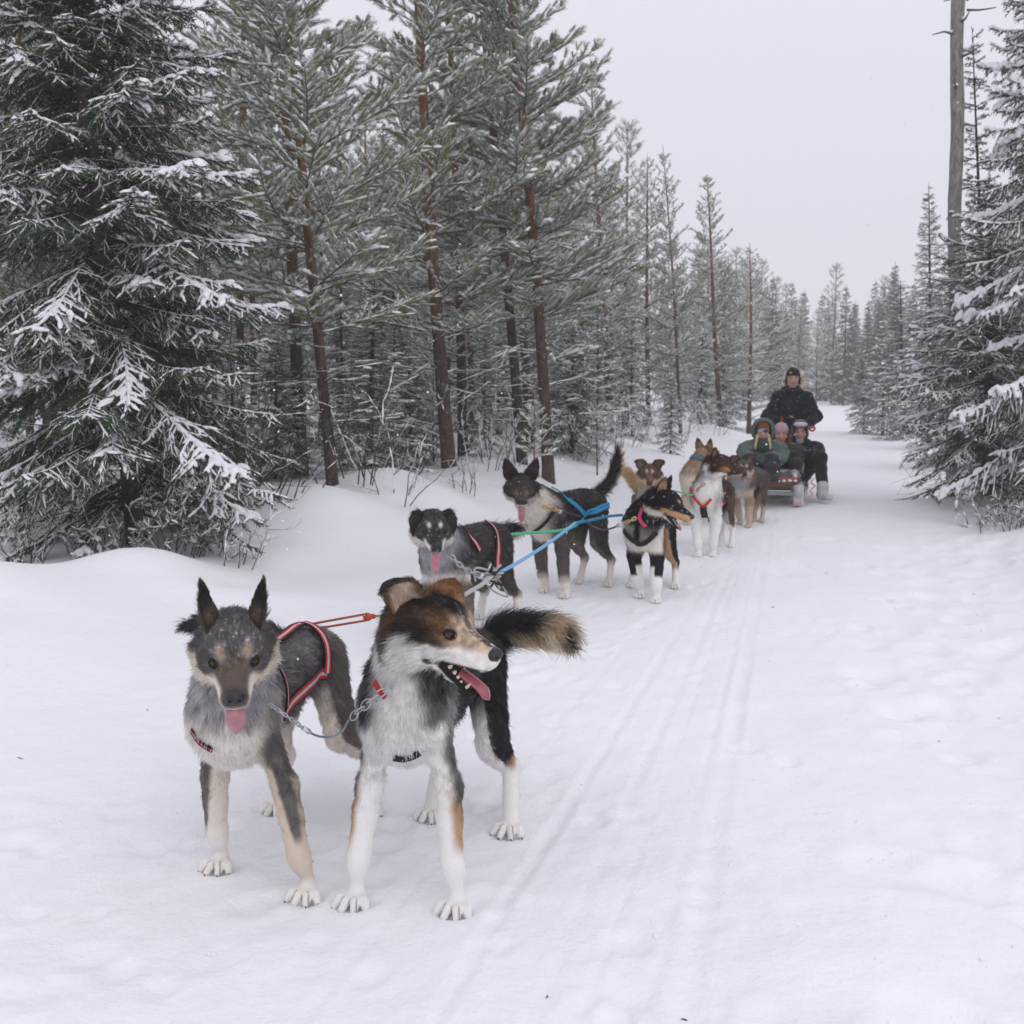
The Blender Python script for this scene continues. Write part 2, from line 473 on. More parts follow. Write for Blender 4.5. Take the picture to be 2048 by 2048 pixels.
class Tree:
    def __init__(s, seed):
        s.rng = np.random.default_rng(seed); s.wood = MB(); s.trunk = MB()
        s.sp, s.sd, s.sl, s.sr, s.ss = [], [], [], [], []     # shoots: position, direction, length, radius, snow
        s.lp, s.ld, s.ll, s.lr = [], [], [], []                 # snow lines on bare wood
    def shoot(s, p, d, l, r, snow): s.sp.append(p); s.sd.append(d); s.sl.append(l); s.sr.append(r); s.ss.append(snow)
    def line_snow(s, pts, r):
        for a, b in zip(pts[:-1], pts[1:]):
            if s.rng.random() < 0.8:
                s.lp.append(a); s.ld.append(b - a); s.ll.append(np.linalg.norm(b - a)); s.lr.append(r * (0.7 + 0.6 * s.rng.random()))
    def finish(s, name, n_needles, w, lean, green, frost, snow_lo=False, frostcol=(0.66, 0.74, 0.62)):
        rng = s.rng; out = {}
        P, D, L, R, S = map(np.array, (s.sp, s.sd, s.sl, s.sr, s.ss))
        Vs, Fs, Ts = [], [], []
        ntmp = 5
        which = rng.integers(0, ntmp, len(P))
        for k in range(ntmp):
            TV, TF = needle_template(rng, n_needles, w, lean)
            m = which == k
            if not m.any(): continue
            V, F = place(TV, TF, P[m], D[m], L[m], R[m])
            n = m.sum()
            g = np.array(green)[None] * (0.6 + 0.75 * rng.random((n, 1))) * np.array([[1, 1, 1]])
            g[:, 0] *= 0.8 + 0.5 * rng.random(n)
            upz = TV[2::3, 2]                                     # how far a needle points up
            fr = np.clip(frost * (0.55 + 0.75 * np.clip(upz, -0.6, 1))[None, :] * (0.35 + 0.9 * S[m])[:, None], 0, 0.92)
            fr = fr * (rng.random(fr.shape) * 1.3)
            fr = np.clip(fr, 0, 0.9)[..., None]
            col = g[:, None, :] * (1 - fr) + np.array(frostcol) * fr
            Ts.append(np.repeat(col.reshape(-1, 3), 3, 0))
            Fs.append(F + sum(len(v) for v in Vs)); Vs.append(V)
        out['crown'] = raw_mesh(name + '_crown', np.concatenate(Vs), np.concatenate(Fs), np.concatenate(Ts), False, [M_NEEDLE])
        # snow lying on the shoots and on bare branches
        Dn = nrm(D); flat = np.sqrt(np.clip(1 - Dn[:, 2] ** 2, 0, 1))
        keep = (S > 0.12)
        amt = (S * (0.25 + 0.75 * flat))[keep]
        TV, TF = snow_template(snow_lo)
        p = np.concatenate([P[keep] + A(0, 0, 1) * (R[keep] * 0.30)[:, None], np.array(s.lp).reshape(-1, 3)])
        d = np.concatenate([D[keep], np.array(s.ld).reshape(-1, 3)])
        l = np.concatenate([L[keep] * (0.75 + 0.3 * rng.random(keep.sum())), np.array(s.ll)])
        r = np.concatenate([R[keep] * amt * (0.65 + 0.7 * rng.random(keep.sum())) * (1 + 0.3 * (amt > 0.75)), np.array(s.lr)])
        jit = rng.normal(0, 1, (len(p), len(TV), 3)) * (0.16 * r)[:, None, None]
        V, F = place(TV, TF, p, d, l, r, jit)
        out['snow'] = raw_mesh(name + '_snow', V, F, None, True, [M_TSNOW])
        for k, mb in (('trunk', s.trunk), ('branches', s.wood)):
            if not mb.V: continue
            F_ = []
            if mb.F4: F_.append(np.concatenate(mb.F4))
            if mb.F3: F_.append(np.concatenate(mb.F3))
            out[k] = raw_mesh(name + '_' + k, np.concatenate(mb.V), F_, np.concatenate(mb.T), True, [M_BARK])
        print(name, 'shoots', len(P), 'needle tris', len(P) * n_needles, 'snow faces', len(F))
        return out

def spruce(name, seed, H, R, z0=0.5, zmax=None, gap=0.26, per=6, detail=2, r_tr=0.09, green=(0.028, 0.060, 0.020), frost=0.20, snow=0.9,
           srad=0.016, snow_lo=False, dead=True, lean=(0, 0), nn=12, piece=0.11, tw=0.055):
    t = Tree(seed); rng = t.rng
    zmax = zmax or H
    zs = np.linspace(-0.3, H, 26)
    ph = rng.random(4) * 6
    def axis(z): return np.stack([np.sin(z * 0.5 + ph[0]) * 0.03 + lean[0] * z, np.sin(z * 0.43 + ph[1]) * 0.03 + lean[1] * z, z], -1)
    t.trunk.tube(axis(zs), r_tr * (1 - zs / H) ** 0.8 * 1.0 + 0.07 * r_tr + 0.55 * r_tr * np.exp(-(zs + 0.3) * 3.0), 9, (0.075, 0.062, 0.055))
    z = z0
    while z < min(zmax, H - 0.1):
        f = z / H
        n = per + int(rng.integers(0, 3)); a0 = rng.random() * 6.28
        for k in range(n):
            zz = z + rng.normal(0, gap * 0.3)
            if zz >= H - 0.05: continue
            az = a0 + 6.283 * k / n + rng.normal(0, 0.25)
            prof = (1 - zz / H) ** 0.75
            low = min(1.0, 0.72 + 0.28 * (zz - z0) / 0.8) if zz < z0 + 0.8 else 1.0
            L = max(0.10, R * prof * low * (0.6 + 0.55 * rng.random()))
            e0 = lerp(-0.10, 0.55, (zz / H) ** 1.2) + rng.normal(0, 0.10)
            droop = lerp(0.50, 0.12, (zz / H)) * (0.7 + 0.7 * rng.random())
            o = A(math.cos(az), math.sin(az), 0); side = A(-o[1], o[0], 0)
            tt = np.linspace(0, 1, 7)
            bend = rng.normal(0, 0.10)
            pts = axis(np.full(7, zz)) + L * (np.outer(tt, o) + np.outer(bend * tt ** 2, side) + np.outer(e0 * tt - droop * tt ** 1.6 + 0.16 * tt ** 4, A(0, 0, 1)))
            rb = 0.006 + 0.010 * L
            t.wood.tube(pts, rb * (1 - 0.85 * tt), 4, (0.07, 0.055, 0.045), cap=False)
            cover = (0.22 + 0.95 * rng.random()) * snow
            bareness = 0.0 if zz > z0 + 0.9 else 0.5 * (1 - (zz - z0) / 0.9)
            s0 = 0.10 + 0.16 * (1 - f)
            nt_ = max(3, int(L / tw))
            def bp(q):
                q = np.clip(q, 0, 1) * 6; i = int(min(5, q)); return pts[i] + (pts[i + 1] - pts[i]) * (q - i)
            # the branch axis
            q = s0
            while q < 1.0:
                a, b = bp(q), bp(min(1.0, q + piece / L))
                if rng.random() > bareness: t.shoot(a, b - a, np.linalg.norm(b - a) * 1.1 + 0.01, srad * 1.05, cover * (0.7 + 0.5 * rng.random()) * (0.2 + 0.85 * q))
                q += piece / L
            for i in range(nt_):
                q = s0 + (1 - s0) * (i + rng.random()) / nt_
                if rng.random() < bareness: continue
                sgn = 1 if i % 2 else -1
                a = bp(q); fw = nrm(bp(min(1, q + 0.08)) - bp(q - 0.08))
                tl = (0.30 * L * (1 - q) ** 0.65 * (0.4 + 0.9 * rng.random()) + 0.07 * (0.6 + rng.random())) 
                ang = math.radians(54 + rng.normal(0, 17))
                sd_ = nrm(np.cross(A(0, 0, 1), fw)) * sgn
                hang = 0.12 + 0.45 * (1 - f) * rng.random() + (0.8 * rng.random() if rng.random() < 0.35 else 0)
                d = nrm(fw * math.cos(ang) + sd_ * math.sin(ang) - A(0, 0, hang))
                npc = max(1, int(round(tl / piece))) if detail > 0 else 1
                p = a.copy(); cov = cover * (0.5 + 0.7 * rng.random()) * (0.12 + 0.95 * q ** 1.3)
                if detail > 0 and tl > 0.12: t.wood.tube(np.array([a, a + d * tl]), [0.004, 0.0015], 3, (0.07, 0.055, 0.045), cap=False)
                for c in range(npc):
                    l = tl / npc
                    t.shoot(p, d, l * 1.08, srad * (1.0 if detail > 0 else 1.5), cov)
                    if detail > 1 and tl > 0.10:
                        for sg in (1, -1):
                            if rng.random() < 0.8:
                                d2 = nrm(d * 0.75 + np.cross(A(0, 0, 1), d) * sg * 0.75 - A(0, 0, 0.15 + 0.25 * rng.random()))
                                t.shoot(p + d * l * rng.random(), d2, min(0.10, 0.5 * tl) * (0.6 + 0.6 * rng.random()), srad * 0.92, cov * 0.85)
                    p = p + d * l; d = nrm(d - A(0, 0, 0.13) + rng.normal(0, 0.16, 3) + fw * 0.10)
        z += gap * (1.0 - 0.35 * f) * (0.85 + 0.3 * rng.random())
    # leader
    t.shoot(axis(H - 0.35), A(0, 0, 1), 0.4, srad, 0.3)
    if dead:      # bare lower twigs
        for k in range(26):
            zz = 0.25 + rng.random() * (z0 + 0.2); az = rng.random() * 6.28
            o = A(math.cos(az), math.sin(az), -0.15 + 0.3 * rng.random()); L = R * (0.35 + 0.4 * rng.random())
            tt = np.linspace(0, 1, 4)
            pts = axis(np.full(4, zz)) + L * (np.outer(tt, o) - np.outer(0.15 * tt ** 2, A(0, 0, 1)))
            t.wood.tube(pts, 0.007 * (1 - 0.8 * tt), 3, (0.06, 0.05, 0.043), cap=False)
            for c in range(5):
                q = 0.3 + 0.7 * rng.random(); a = pts[0] + (pts[-1] - pts[0]) * q
                t.wood.tube(np.array([a, a + 0.25 * L * nrm(o + rng.normal(0, 0.6, 3))]), [0.003, 0.001], 3, (0.06, 0.05, 0.043), cap=False)
    return t.finish(name, nn, 0.095, 0.32, green, frost, snow_lo)

def pine(name, seed, H, R, z0, gap=0.42, per=5, r_tr=0.07, green=(0.145, 0.178, 0.052), frost=0.54, snow=0.62, nn=22, dens=1.75, shoot_l=0.115, srad=0.034, snow_lo=True, rust=(0.20, 0.088, 0.050), open_top=1.0):
    t = Tree(seed); rng = t.rng
    zs = np.linspace(-0.3, H, 30); ph = rng.random(4) * 6
    def axis(z): return np.stack([np.sin(z * 0.6 + ph[0]) * 0.035, np.sin(z * 0.5 + ph[1]) * 0.035, z], -1)
    tb = sstep(0.12, 0.42, zs / H)[:, None]
    tc = np.array((0.082, 0.062, 0.052)) * (1 - tb) + np.array(rust) * tb
    t.trunk.tube(axis(zs), r_tr * (1 - zs / H) ** 0.75 + 0.1 * r_tr + 0.42 * r_tr * np.exp(-(zs + 0.3) * 3), 9, tc)
    z = 0.7
    while z < H - 0.15:
        f = z / H
        n = per + int(rng.integers(-1, 2)); a0 = rng.random() * 6.28
        live = sstep(z0 - 0.5, z0 + 0.7, z)
        for k in range(n):
            zz = z + rng.normal(0, 0.05)
            if zz > H - 0.08: continue
            az = a0 + 6.283 * k / n + rng.normal(0, 0.25)
            o = A(math.cos(az), math.sin(az), 0); side = A(-o[1], o[0], 0)
            alive = rng.random() < live
            top = (1 - zz / H)
            L = R * min(1, top * 1.45 + 0.05) ** 0.95 * (0.55 + 0.55 * rng.random())
            if zz < z0: L *= 0.75
            e0 = lerp(0.16, 1.25, f ** 1.8) + rng.normal(0, 0.10)
            tt = np.linspace(0, 1, 6)
            drp = (0.28 if zz < z0 + 1 else 0.12) * rng.random()
            pts = axis(np.full(6, zz)) + L * (np.outer(tt, o) + np.outer(rng.normal(0, 0.12) * tt ** 2, side) + np.outer(e0 * tt - drp * tt ** 2 + 0.12 * tt ** 3, A(0, 0, 1)))
            bc = (0.10, 0.085, 0.075) if not alive else (0.14, 0.09, 0.06)
            t.wood.tube(pts, (0.004 + 0.007 * L) * (1 - 0.8 * tt), 4, bc, cap=False)
            t.line_snow(pts, 0.007 + 0.004 * L)
            def bp(q):
                q = np.clip(q, 0, 1) * 5; i = int(min(4, q)); return pts[i] + (pts[i + 1] - pts[i]) * (q - i)
            if not alive:
                for c in range(4):
                    q = 0.35 + 0.65 * rng.random(); a = bp(q)
                    d = nrm(o + side * rng.normal(0, 0.9) + A(0, 0, rng.normal(0, 0.3)))
                    e = a + d * L * 0.3 * (0.5 + rng.random())
                    t.wood.tube(np.array([a, e]), [0.004, 0.0015], 3, bc, cap=False)
                    if rng.random() < 0.5: t.line_snow(np.array([a, e]), 0.006)
                    if rng.random() < 0.25 and live > 0.01: t.shoot(e - d * 0.05, d, shoot_l * 0.8, srad * 0.8, snow)
                continue
            nt_ = max(3, int(dens * L / 0.085))
            cov = snow * (0.55 + 0.8 * rng.random())
            for i in range(nt_):
                q = 0.18 + 0.82 * (i + rng.random()) / nt_
                a = bp(q); fw = nrm(bp(min(1, q + 0.1)) - bp(q - 0.1))
                sgn = 1 if i % 2 else -1
                tl = 0.42 * L * (1.05 - q) ** 0.7 * (0.5 + 0.8 * rng.random()) + 0.06
                sd_ = nrm(np.cross(A(0, 0, 1), fw)) * sgn
                d = nrm(fw * 0.8 + sd_ * 0.65 + A(0, 0, 0.22 + rng.normal(0, 0.28)))
                if tl > 0.14: t.wood.tube(np.array([a, a + d * tl]), [0.004, 0.002], 3, bc, cap=False)
                m = max(1, int(tl / (shoot_l * 0.85)))
                for c in range(m):
                    pp = a + d * tl * (c + 0.25) / m
                    t.shoot(pp, d + rng.normal(0, 0.08, 3), shoot_l * (0.75 + 0.4 * rng.random()), srad * (0.8 + 0.35 * rng.random()), cov * (0.6 + 0.6 * rng.random()))
                    if rng.random() < 0.7:
                        d2 = nrm(d + np.cross(A(0, 0, 1), d) * rng.choice([-1, 1]) * 0.7 + A(0, 0, 0.15 + 0.4 * rng.random()))
                        t.shoot(pp, d2, shoot_l * 0.8, srad * 0.85, cov * (0.5 + 0.6 * rng.random()))
            t.shoot(bp(0.9), pts[-1] - pts[-2], shoot_l * 1.1, srad, cov)
        z += gap * (1.05 - 0.35 * f) * (0.85 + 0.3 * rng.random())
    for k in range(4): t.shoot(axis(H - 0.5 + 0.14 * k), A(0.02, 0.01, 1), 0.17, srad * 0.75, 0.5)
    return t.finish(name, nn, 0.035, 0.32, green, frost, snow_lo)

PART = {'trunk': 'trunk', 'branches': 'branches', 'crown': 'crown', 'snow': 'snow_cover'}
def plant(meshes, kind, label, cat, x, y, scale=1.0, yaw=0.0, tilt=(0, 0), group=None, sink=0.05, sxy=1.0):
    o = thing(kind, label, cat, (x, y, gz(x, y) - sink), group)
    o.rotation_euler = (tilt[1], tilt[0], 0)
    o.scale = (scale * sxy, scale * sxy, scale)
    # yaw is given to the parts so that the lean stays as measured
    for k, me in meshes.items():
        p = link(PART[k], me, o); p.rotation_euler = (0, 0, yaw)
        if k != 'trunk': p['kind'] = 'stuff'
    return o
def base_of(px, py, dz=0.0, y0=None):
    """point of the terrain seen at a pixel"""
    d = ray(px, py); c = np.array([0, 0, CAM_H])
    ts = np.linspace(2, 130, 6000) if y0 is None else np.array([y0 / d[1]])
    P = c + np.outer(ts, d)
    if y0 is not None: return P[0]
    g = ground_z(P[:, 0], P[:, 1], False) + dz
    k = np.argmax(P[:, 2] < g)
    return P[k] if P[k, 2] < g[k] else P[-1]
def lean_of(px0, py0, px1, py1, Y):
    a, b = at(px0, py0, Y), at(px1, py1, Y)
    return (b[0] - a[0]) / (b[2] - a[2])
# ---- the prototypes
SPR_NEAR = spruce('spruce_near', 11, 8.4, 1.68, z0=0.45, zmax=5.6, gap=0.25, per=8, detail=2, r_tr=0.075, snow=0.95, srad=0.023, nn=12, tw=0.039)
SPR_RIGHT = spruce('spruce_right', 23, 8.0, 1.85, z0=0.35, zmax=7.5, gap=0.31, per=6, detail=1, r_tr=0.10, snow=1.25, srad=0.030, nn=11, green=(0.038, 0.060, 0.026), frost=0.4, tw=0.055, dead=True)
SPR_BUSHY = spruce('spruce_bushy', 29, 4.0, 1.75, z0=0.25, gap=0.21, per=7, detail=2, r_tr=0.08, snow=1.25, srad=0.026, nn=10, green=(0.038, 0.062, 0.026), frost=0.35, tw=0.07, snow_lo=True)
SPR_MID = spruce('spruce_mid', 31, 7.5, 1.25, z0=0.3, gap=0.30, per=6, detail=0, r_tr=0.07, snow=0.95, srad=0.022, nn=10, frost=0.5, green=(0.05, 0.066, 0.042), tw=0.055, snow_lo=True)
SPR_FROST = spruce('spruce_frost', 37, 4.2, 1.1, z0=0.15, gap=0.24, per=6, detail=0, r_tr=0.05, snow=1.0, srad=0.024, nn=10, frost=0.85, green=(0.075, 0.09, 0.07), tw=0.055, snow_lo=True, dead=False)
SPR_THIN = spruce('spruce_thin', 41, 7.0, 0.62, z0=1.2, gap=0.30, per=5, detail=0, r_tr=0.045, snow=0.35, srad=0.022, nn=10, frost=0.2, green=(0.04, 0.055, 0.03), tw=0.06, snow_lo=True)
PINE_A = pine('pine_a', 51, 8.5, 1.35, 1.4, r_tr=0.052)
PINE_B = pine('pine_b', 52, 9.0, 1.22, 1.6, r_tr=0.064)
PINE_C = pine('pine_c', 53, 8.0, 1.22, 1.2, gap=0.38)
PINE_D = pine('pine_d', 54, 7.5, 1.4, 1.0, gap=0.40, dens=1.4, nn=18)
SPR_FAR = spruce('spruce_far', 33, 7.5, 1.35, z0=0.2, gap=0.34, per=6, detail=0, r_tr=0.07, snow=0.26, srad=0.040, nn=9, frost=0.10, green=(0.042, 0.064, 0.034), tw=0.075, snow_lo=True, dead=False)
PINE_FAR = pine('pine_far', 56, 8.5, 1.6, 0.9, gap=0.5, dens=0.7, nn=12, shoot_l=0.22, srad=0.075, per=5, frost=0.36, snow=0.45)
PINE_YOUNG = pine('pine_young', 55, 1.5, 0.38, 0.2, gap=0.2, per=5, r_tr=0.015, dens=1.2, shoot_l=0.10, srad=0.03)

HEIGHT = {}
def put(meshes, kind, label, cat, base, top=None, H=None, Y=None, yaw=0, group=None, sxy=1.0, fit=None, sink=0.06):
    """base, top: where trunk foot and trunk top (or another trunk point) show in the photograph; Y distance"""
    P = base_of(*base) if Y is None else at(base[0], base[1], Y)
    Y = P[1]
    s = 1.0; tilt = (0, 0)
    if top is not None:
        T = at(top[0], top[1], Y)
        tilt = (math.atan2(T[0] - P[0], T[2] - P[2]), 0)
    if H is not None: s = H
    if fit:           # the tip of the tree is in view: its height follows from the distance
        s = (T[2] - gz(P[0], Y) + sink) / fit; sxy = sxy * H / s
    o = plant(meshes, kind, label, cat, P[0], Y, s, yaw, tilt, group, sink, sxy)
    return o
rr = random.Random(7)
# left edge of the trail, near to far
put(SPR_NEAR, 'spruce_tree', 'big dark spruce with drooping snow-laden boughs nearest the camera on the left', 'tree', (272, 1100), (140, 0), 1.0, 8.9, 0.6)
put(PINE_B, 'pine_tree', 'pine trunk behind the big dark spruce at the left edge of the photo', 'tree', (108, 1040), (28, 0), 1.0, 10.8, 2.0)
put(PINE_A, 'pine_tree', 'slender red-barked pine leaning beside the bushy young spruce, second trunk right of the big spruce', 'tree', (659, 985), (586, 0), 1.05, 11.3, 4.0)
put(PINE_B, 'pine_tree', 'thick red-barked pine trunk just left of and behind the slender leaning pine', 'tree', (605, 960), (563, 100), 1.15, 13.5, 1.0)
put(SPR_MID, 'spruce_tree', 'bushy low spruce filling the gap between two red pine trunks', 'tree', (742, 985), (748, 560), 0.62, 12.6, 1.2, fit=7.5)
put(PINE_C, 'pine_tree', 'red-trunked pine standing alone on the bank above the floppy-eared dog', 'tree', (898, 945), (838, 0), 1.2, 14.2, 3.0)
put(PINE_D, 'pine_tree', 'thin pine stem just right of the lone red-trunked pine', 'tree', (929, 920), (900, 200), 1.1, 17.0, 2.0)
put(PINE_A, 'pine_tree', 'tall pine directly behind the ears of the blue-harnessed dog', 'tree', (1040, 930), (968, 0), 1.28, 15.5, 5.0)
put(PINE_D, 'pine_tree', 'dark pine stem between the two tall pines behind the blue-harnessed dog', 'tree', (1056, 905), (1025, 300), 1.1, 19.5, 0.3)
put(PINE_B, 'pine_tree', 'tall pine right of the blue-harnessed dog ears with its top out of frame', 'tree', (1094, 945), (1027, 0), 1.18, 15.0, 2.6)
put(PINE_C, 'pine_tree', 'spire-topped pine whose bare tip rises against the sky above the raised black tail', 'tree', (1218, 880), (1184, 127), 0.95, 23.5, 1.5, fit=8.0)
put(PINE_D, 'pine_tree', 'shorter pine squeezed behind the spire with the cross-shaped tip', 'tree', (1298, 872), (1293, 312), 0.85, 27.0, 4.4, fit=7.5)
put(PINE_A, 'pine_tree', 'pine with a cross-shaped bare tip standing out against the sky left of the sled', 'tree', (1364, 868), (1327, 296), 0.72, 25.5, 0.9, fit=8.5)
put(PINE_C, 'pine_tree', 'pine just left of the standing driver with a red middle stem', 'tree', (1446, 852), (1413, 355), 0.95, 29.5, 3.3, fit=8.0)
put(PINE_D, 'pine_tree', 'pale frosted pine touching the standing driver on the left', 'tree', (1500, 848), (1500, 490), 1.0, 34.0, 2.2, fit=7.5)
put(SPR_MID, 'spruce_tree', 'frosted spruce behind the left shoulder of the standing driver', 'tree', (1448, 845), (1452, 520), 1.2, 37.0, 2.9, fit=7.5)
# right side
put(SPR_BUSHY, 'spruce_tree', 'broad bushy snow-laden spruce on the right bank below the bare grey trunk', 'tree', (1975, 1000), (1972, 440), 0.92, 12.8, 0.4, sxy=0.9)
put(SPR_RIGHT, 'spruce_tree', 'tall snow-laden spruce behind the nearest right-hand spruce, cut by the picture edge', 'tree', (2085, 1000), (2078, 0), 1.0, 13.8, 1.3, sxy=0.62)
put(SPR_RIGHT, 'spruce_tree', 'nearest right-hand spruce reaching in from the right picture edge', 'tree', (2150, 1060), (2135, 0), 0.98, 11.0, 2.3, sxy=0.78)
t_ = put(SPR_MID, 'spruce_tree', 'narrow spruce spire left of the bare grey trunk', 'tree', (1862, 880), (1857, 372), 0.8, 25.0, 0.2, fit=7.5)
put(SPR_THIN, 'spruce_tree', 'thin scraggy spruce just right of the bare grey trunk', 'tree', (1975, 985), (1948, 60), 0.85, 14.5, 1.0, fit=7.0)
put(SPR_MID, 'spruce_tree', 'spruce half hidden behind the bare grey trunk', 'tree', (1915, 905), (1912, 470), 0.9, 19.0, 2.0, fit=7.5)
put(SPR_FROST, 'spruce_tree', 'pale frosted young spruce at the right edge of the trail beyond the sled', 'tree', (1765, 852), (1768, 640), 0.95, 33.0, 1.0, fit=4.2)
put(SPR_FROST, 'spruce_tree', 'smaller frosted spruce leaning on the pale young spruce by the trail', 'tree', (1728, 848), (1725, 700), 0.75, 34.0, 3.0, fit=4.2)
put(SPR_MID, 'spruce_tree', 'frosty spruce right behind the pale young spruce on the right trail edge', 'tree', (1812, 858), (1803, 560), 0.95, 30.0, 2.5, fit=7.5)

# deep forest behind the front row: every stem its own tree
rf = random.Random(21)
FORE = []
def free(x, y, d):
    return all((x - a) ** 2 + (y - b) ** 2 > d * d for a, b in FORE)
MARKS = [(0.0, 'the left picture edge'), (0.085, 'the edge pine'), (0.19, 'the big spruce'), (0.31, 'the leaning pine'), (0.43, 'the lone pine'), (0.52, 'the twin pines'), (0.60, 'the spire-topped pine'), (0.66, 'the cross-tipped pine'), (0.72, 'the driver')]
ROWS = ('in the second row', 'in the middle rows', 'deep in the forest', 'in the farthest rows')
def deep_label(kind, x, y, band):
    f = 0.5 + x / y * FPX / 2048
    i = max([0] + [k for k, (q, n) in enumerate(MARKS) if q <= f]); j = min(i + 1, len(MARKS) - 1)
    a, b = MARKS[i][1], MARKS[j][1]
    where = f'between {a} and {b}' if i != j else f'beside {a}'
    return f'snow-dusted {kind} {ROWS[band]}, {where}'.replace('between the left picture edge and the edge pine', 'at the left picture edge')
n_ = 0
for band, (u0, u1, y0, y1, cnt, gap) in enumerate(((-8.5, -6.2, 10.5, 34, 22, 1.25), (-12.5, -8.5, 11, 46, 40, 1.35), (-19, -12.5, 15, 62, 44, 1.8), (-30, -19, 24, 80, 30, 2.6))):
    k = 0
    for _ in range(cnt * 12):
        if k >= cnt: break
        y = y0 + (y1 - y0) * rf.random() ** 1.3; x = ROAD * y + u0 + (u1 - u0) * rf.random()
        if abs(x) > 0.56 * y + 2.5 or not free(x, y, gap): continue
        if band == 0 and -0.30 < x / y < -0.02 and y < 20: continue
        FORE.append((x, y)); k += 1
        r = rf.random()
        m = (PINE_FAR if y > 20 else rf.choice([PINE_B, PINE_D, PINE_C])) if r < 0.8 else SPR_MID
        plant(m, 'pine_tree' if r < 0.8 else 'spruce_tree', deep_label('pine' if r < 0.8 else 'spruce', x, y, band), 'tree', x, y, (0.62 + 0.36 * rf.random()) * (1.0 if r < 0.8 else 0.85), rf.random() * 6.28, (rf.uniform(-0.03, 0.03), rf.uniform(-0.02, 0.02)),
              deep_label('pines' if r < 0.8 else 'spruces', x, y, band).replace('snow-dusted ', ''), 0.1)
        
# along the left side of the trail farther off
for i in range(16):
    y = 37 + i * 2.1; x = ROAD * y - 4.4 - 2.6 * rf.random() - 0.02 * (y - 37)
    r = rf.random()
    plant(PINE_FAR if r < 0.6 else SPR_MID, 'pine_tree' if r < 0.6 else 'spruce_tree', ('hazy pine' if r < 0.6 else 'hazy spruce') + ' lining the left side of the trail beyond the standing driver', 'tree', x, y, (0.62 + 0.3 * rf.random()) * (1.0 if r < 0.6 else 1.1), rf.random() * 6.28, (0, 0), 'hazy trees on the left of the trail beyond the sled', 0.1)
# across the end of the trail
NF = 120
for i in range(NF):
    y = 68 + 34 * rf.random(); x = ROAD * 74 - 10 + 24 * (i + rf.random()) / NF
    r = rf.random()
    q = ('leftmost', 'left-centre', 'right-centre', 'rightmost')[min(3, 4 * i // NF)]; n_ = 'pine' if r < 0.35 else 'spruce'
    plant(PINE_FAR if r < 0.35 else SPR_FAR, n_ + '_tree', f'faint {n_} in the {q} part of the far wall of trees ending the trail', 'tree', x, y, (0.62 + 0.5 * rf.random()) * (1.05 if r < 0.35 else 1.2), rf.random() * 6.28, (0, 0), f'{q} far {n_}s at the end of the trail', 0.15)
# right of the trail
for i in range(34):
    y = 16 + 58 * (i + rf.random()) / 34; x = ROAD * y + 3.4 + 7.5 * rf.random() ** 1.5 + 0.02 * y
    if not (x / y < 0.62): continue
    x += 1.2 + (1.5 if y < 34 else 0)
    r = rf.random()
    plant((SPR_MID if y < 30 else SPR_FAR) if r < 0.75 else PINE_FAR, 'spruce_tree' if r < 0.75 else 'pine_tree', ('snowy spruce' if r < 0.75 else 'snowy pine') + ' in the row behind the big right-hand spruces', 'tree', x, y, (0.65 + 0.35 * rf.random()) * (1.0 if y < 40 else 1.1), rf.random() * 6.28, (0, 0), 'trees behind the big right-hand spruces', 0.1)

# low young trees that fill the gaps between the trunks
for m, n_, lab, px, py, Y, h, yw in (
    (SPR_FROST, 'spruce', 'low frosted spruce peeping out right of the big spruce boughs', 470, 1000, 12.2, 0.40, 0.3),
    (SPR_BUSHY, 'spruce', 'waist-high bushy spruce left of the leaning pine trunk', 555, 992, 13.2, 0.42, 1.9),
    (SPR_BUSHY, 'spruce', 'snowy young spruce right of the bushy low spruce', 822, 968, 14.8, 0.40, 3.1),
    (PINE_YOUNG, 'pine', 'young snowy pine close left of the lone pine trunk', 868, 958, 15.2, 1.0, 4.2),
    (SPR_FROST, 'spruce', 'small pale spruce midway between the lone pine and the twin pines', 972, 938, 16.6, 0.46, 5.0),
    (SPR_BUSHY, 'spruce', 'bushy young spruce right of the twin tall pines', 1142, 912, 18.5, 0.55, 0.9),
    (SPR_FROST, 'spruce', 'frosted young spruce under the spire-topped pine', 1192, 892, 20.5, 0.60, 2.2),
    (SPR_FROST, 'spruce', 'frosted young spruce left of the cross-tipped pine trunk', 1262, 882, 23.0, 0.62, 3.9),
    (SPR_MID, 'spruce', 'slim half-grown spruce right of the cross-tipped pine', 1402, 864, 28.0, 0.42, 1.1),
    (SPR_MID, 'spruce', 'half-grown spruce in the gap left of the lone pine', 790, 965, 16.5, 0.40, 0.2),
    (SPR_MID, 'spruce', 'half-grown dark spruce between the leaning pine and the bushy spruce', 690, 975, 15.5, 0.42, 2.7)):
    put(m, n_ + '_sapling', lab, 'sapling', (px, py), None, h, Y, yw, 'young trees between the trunks', sink=0.04)
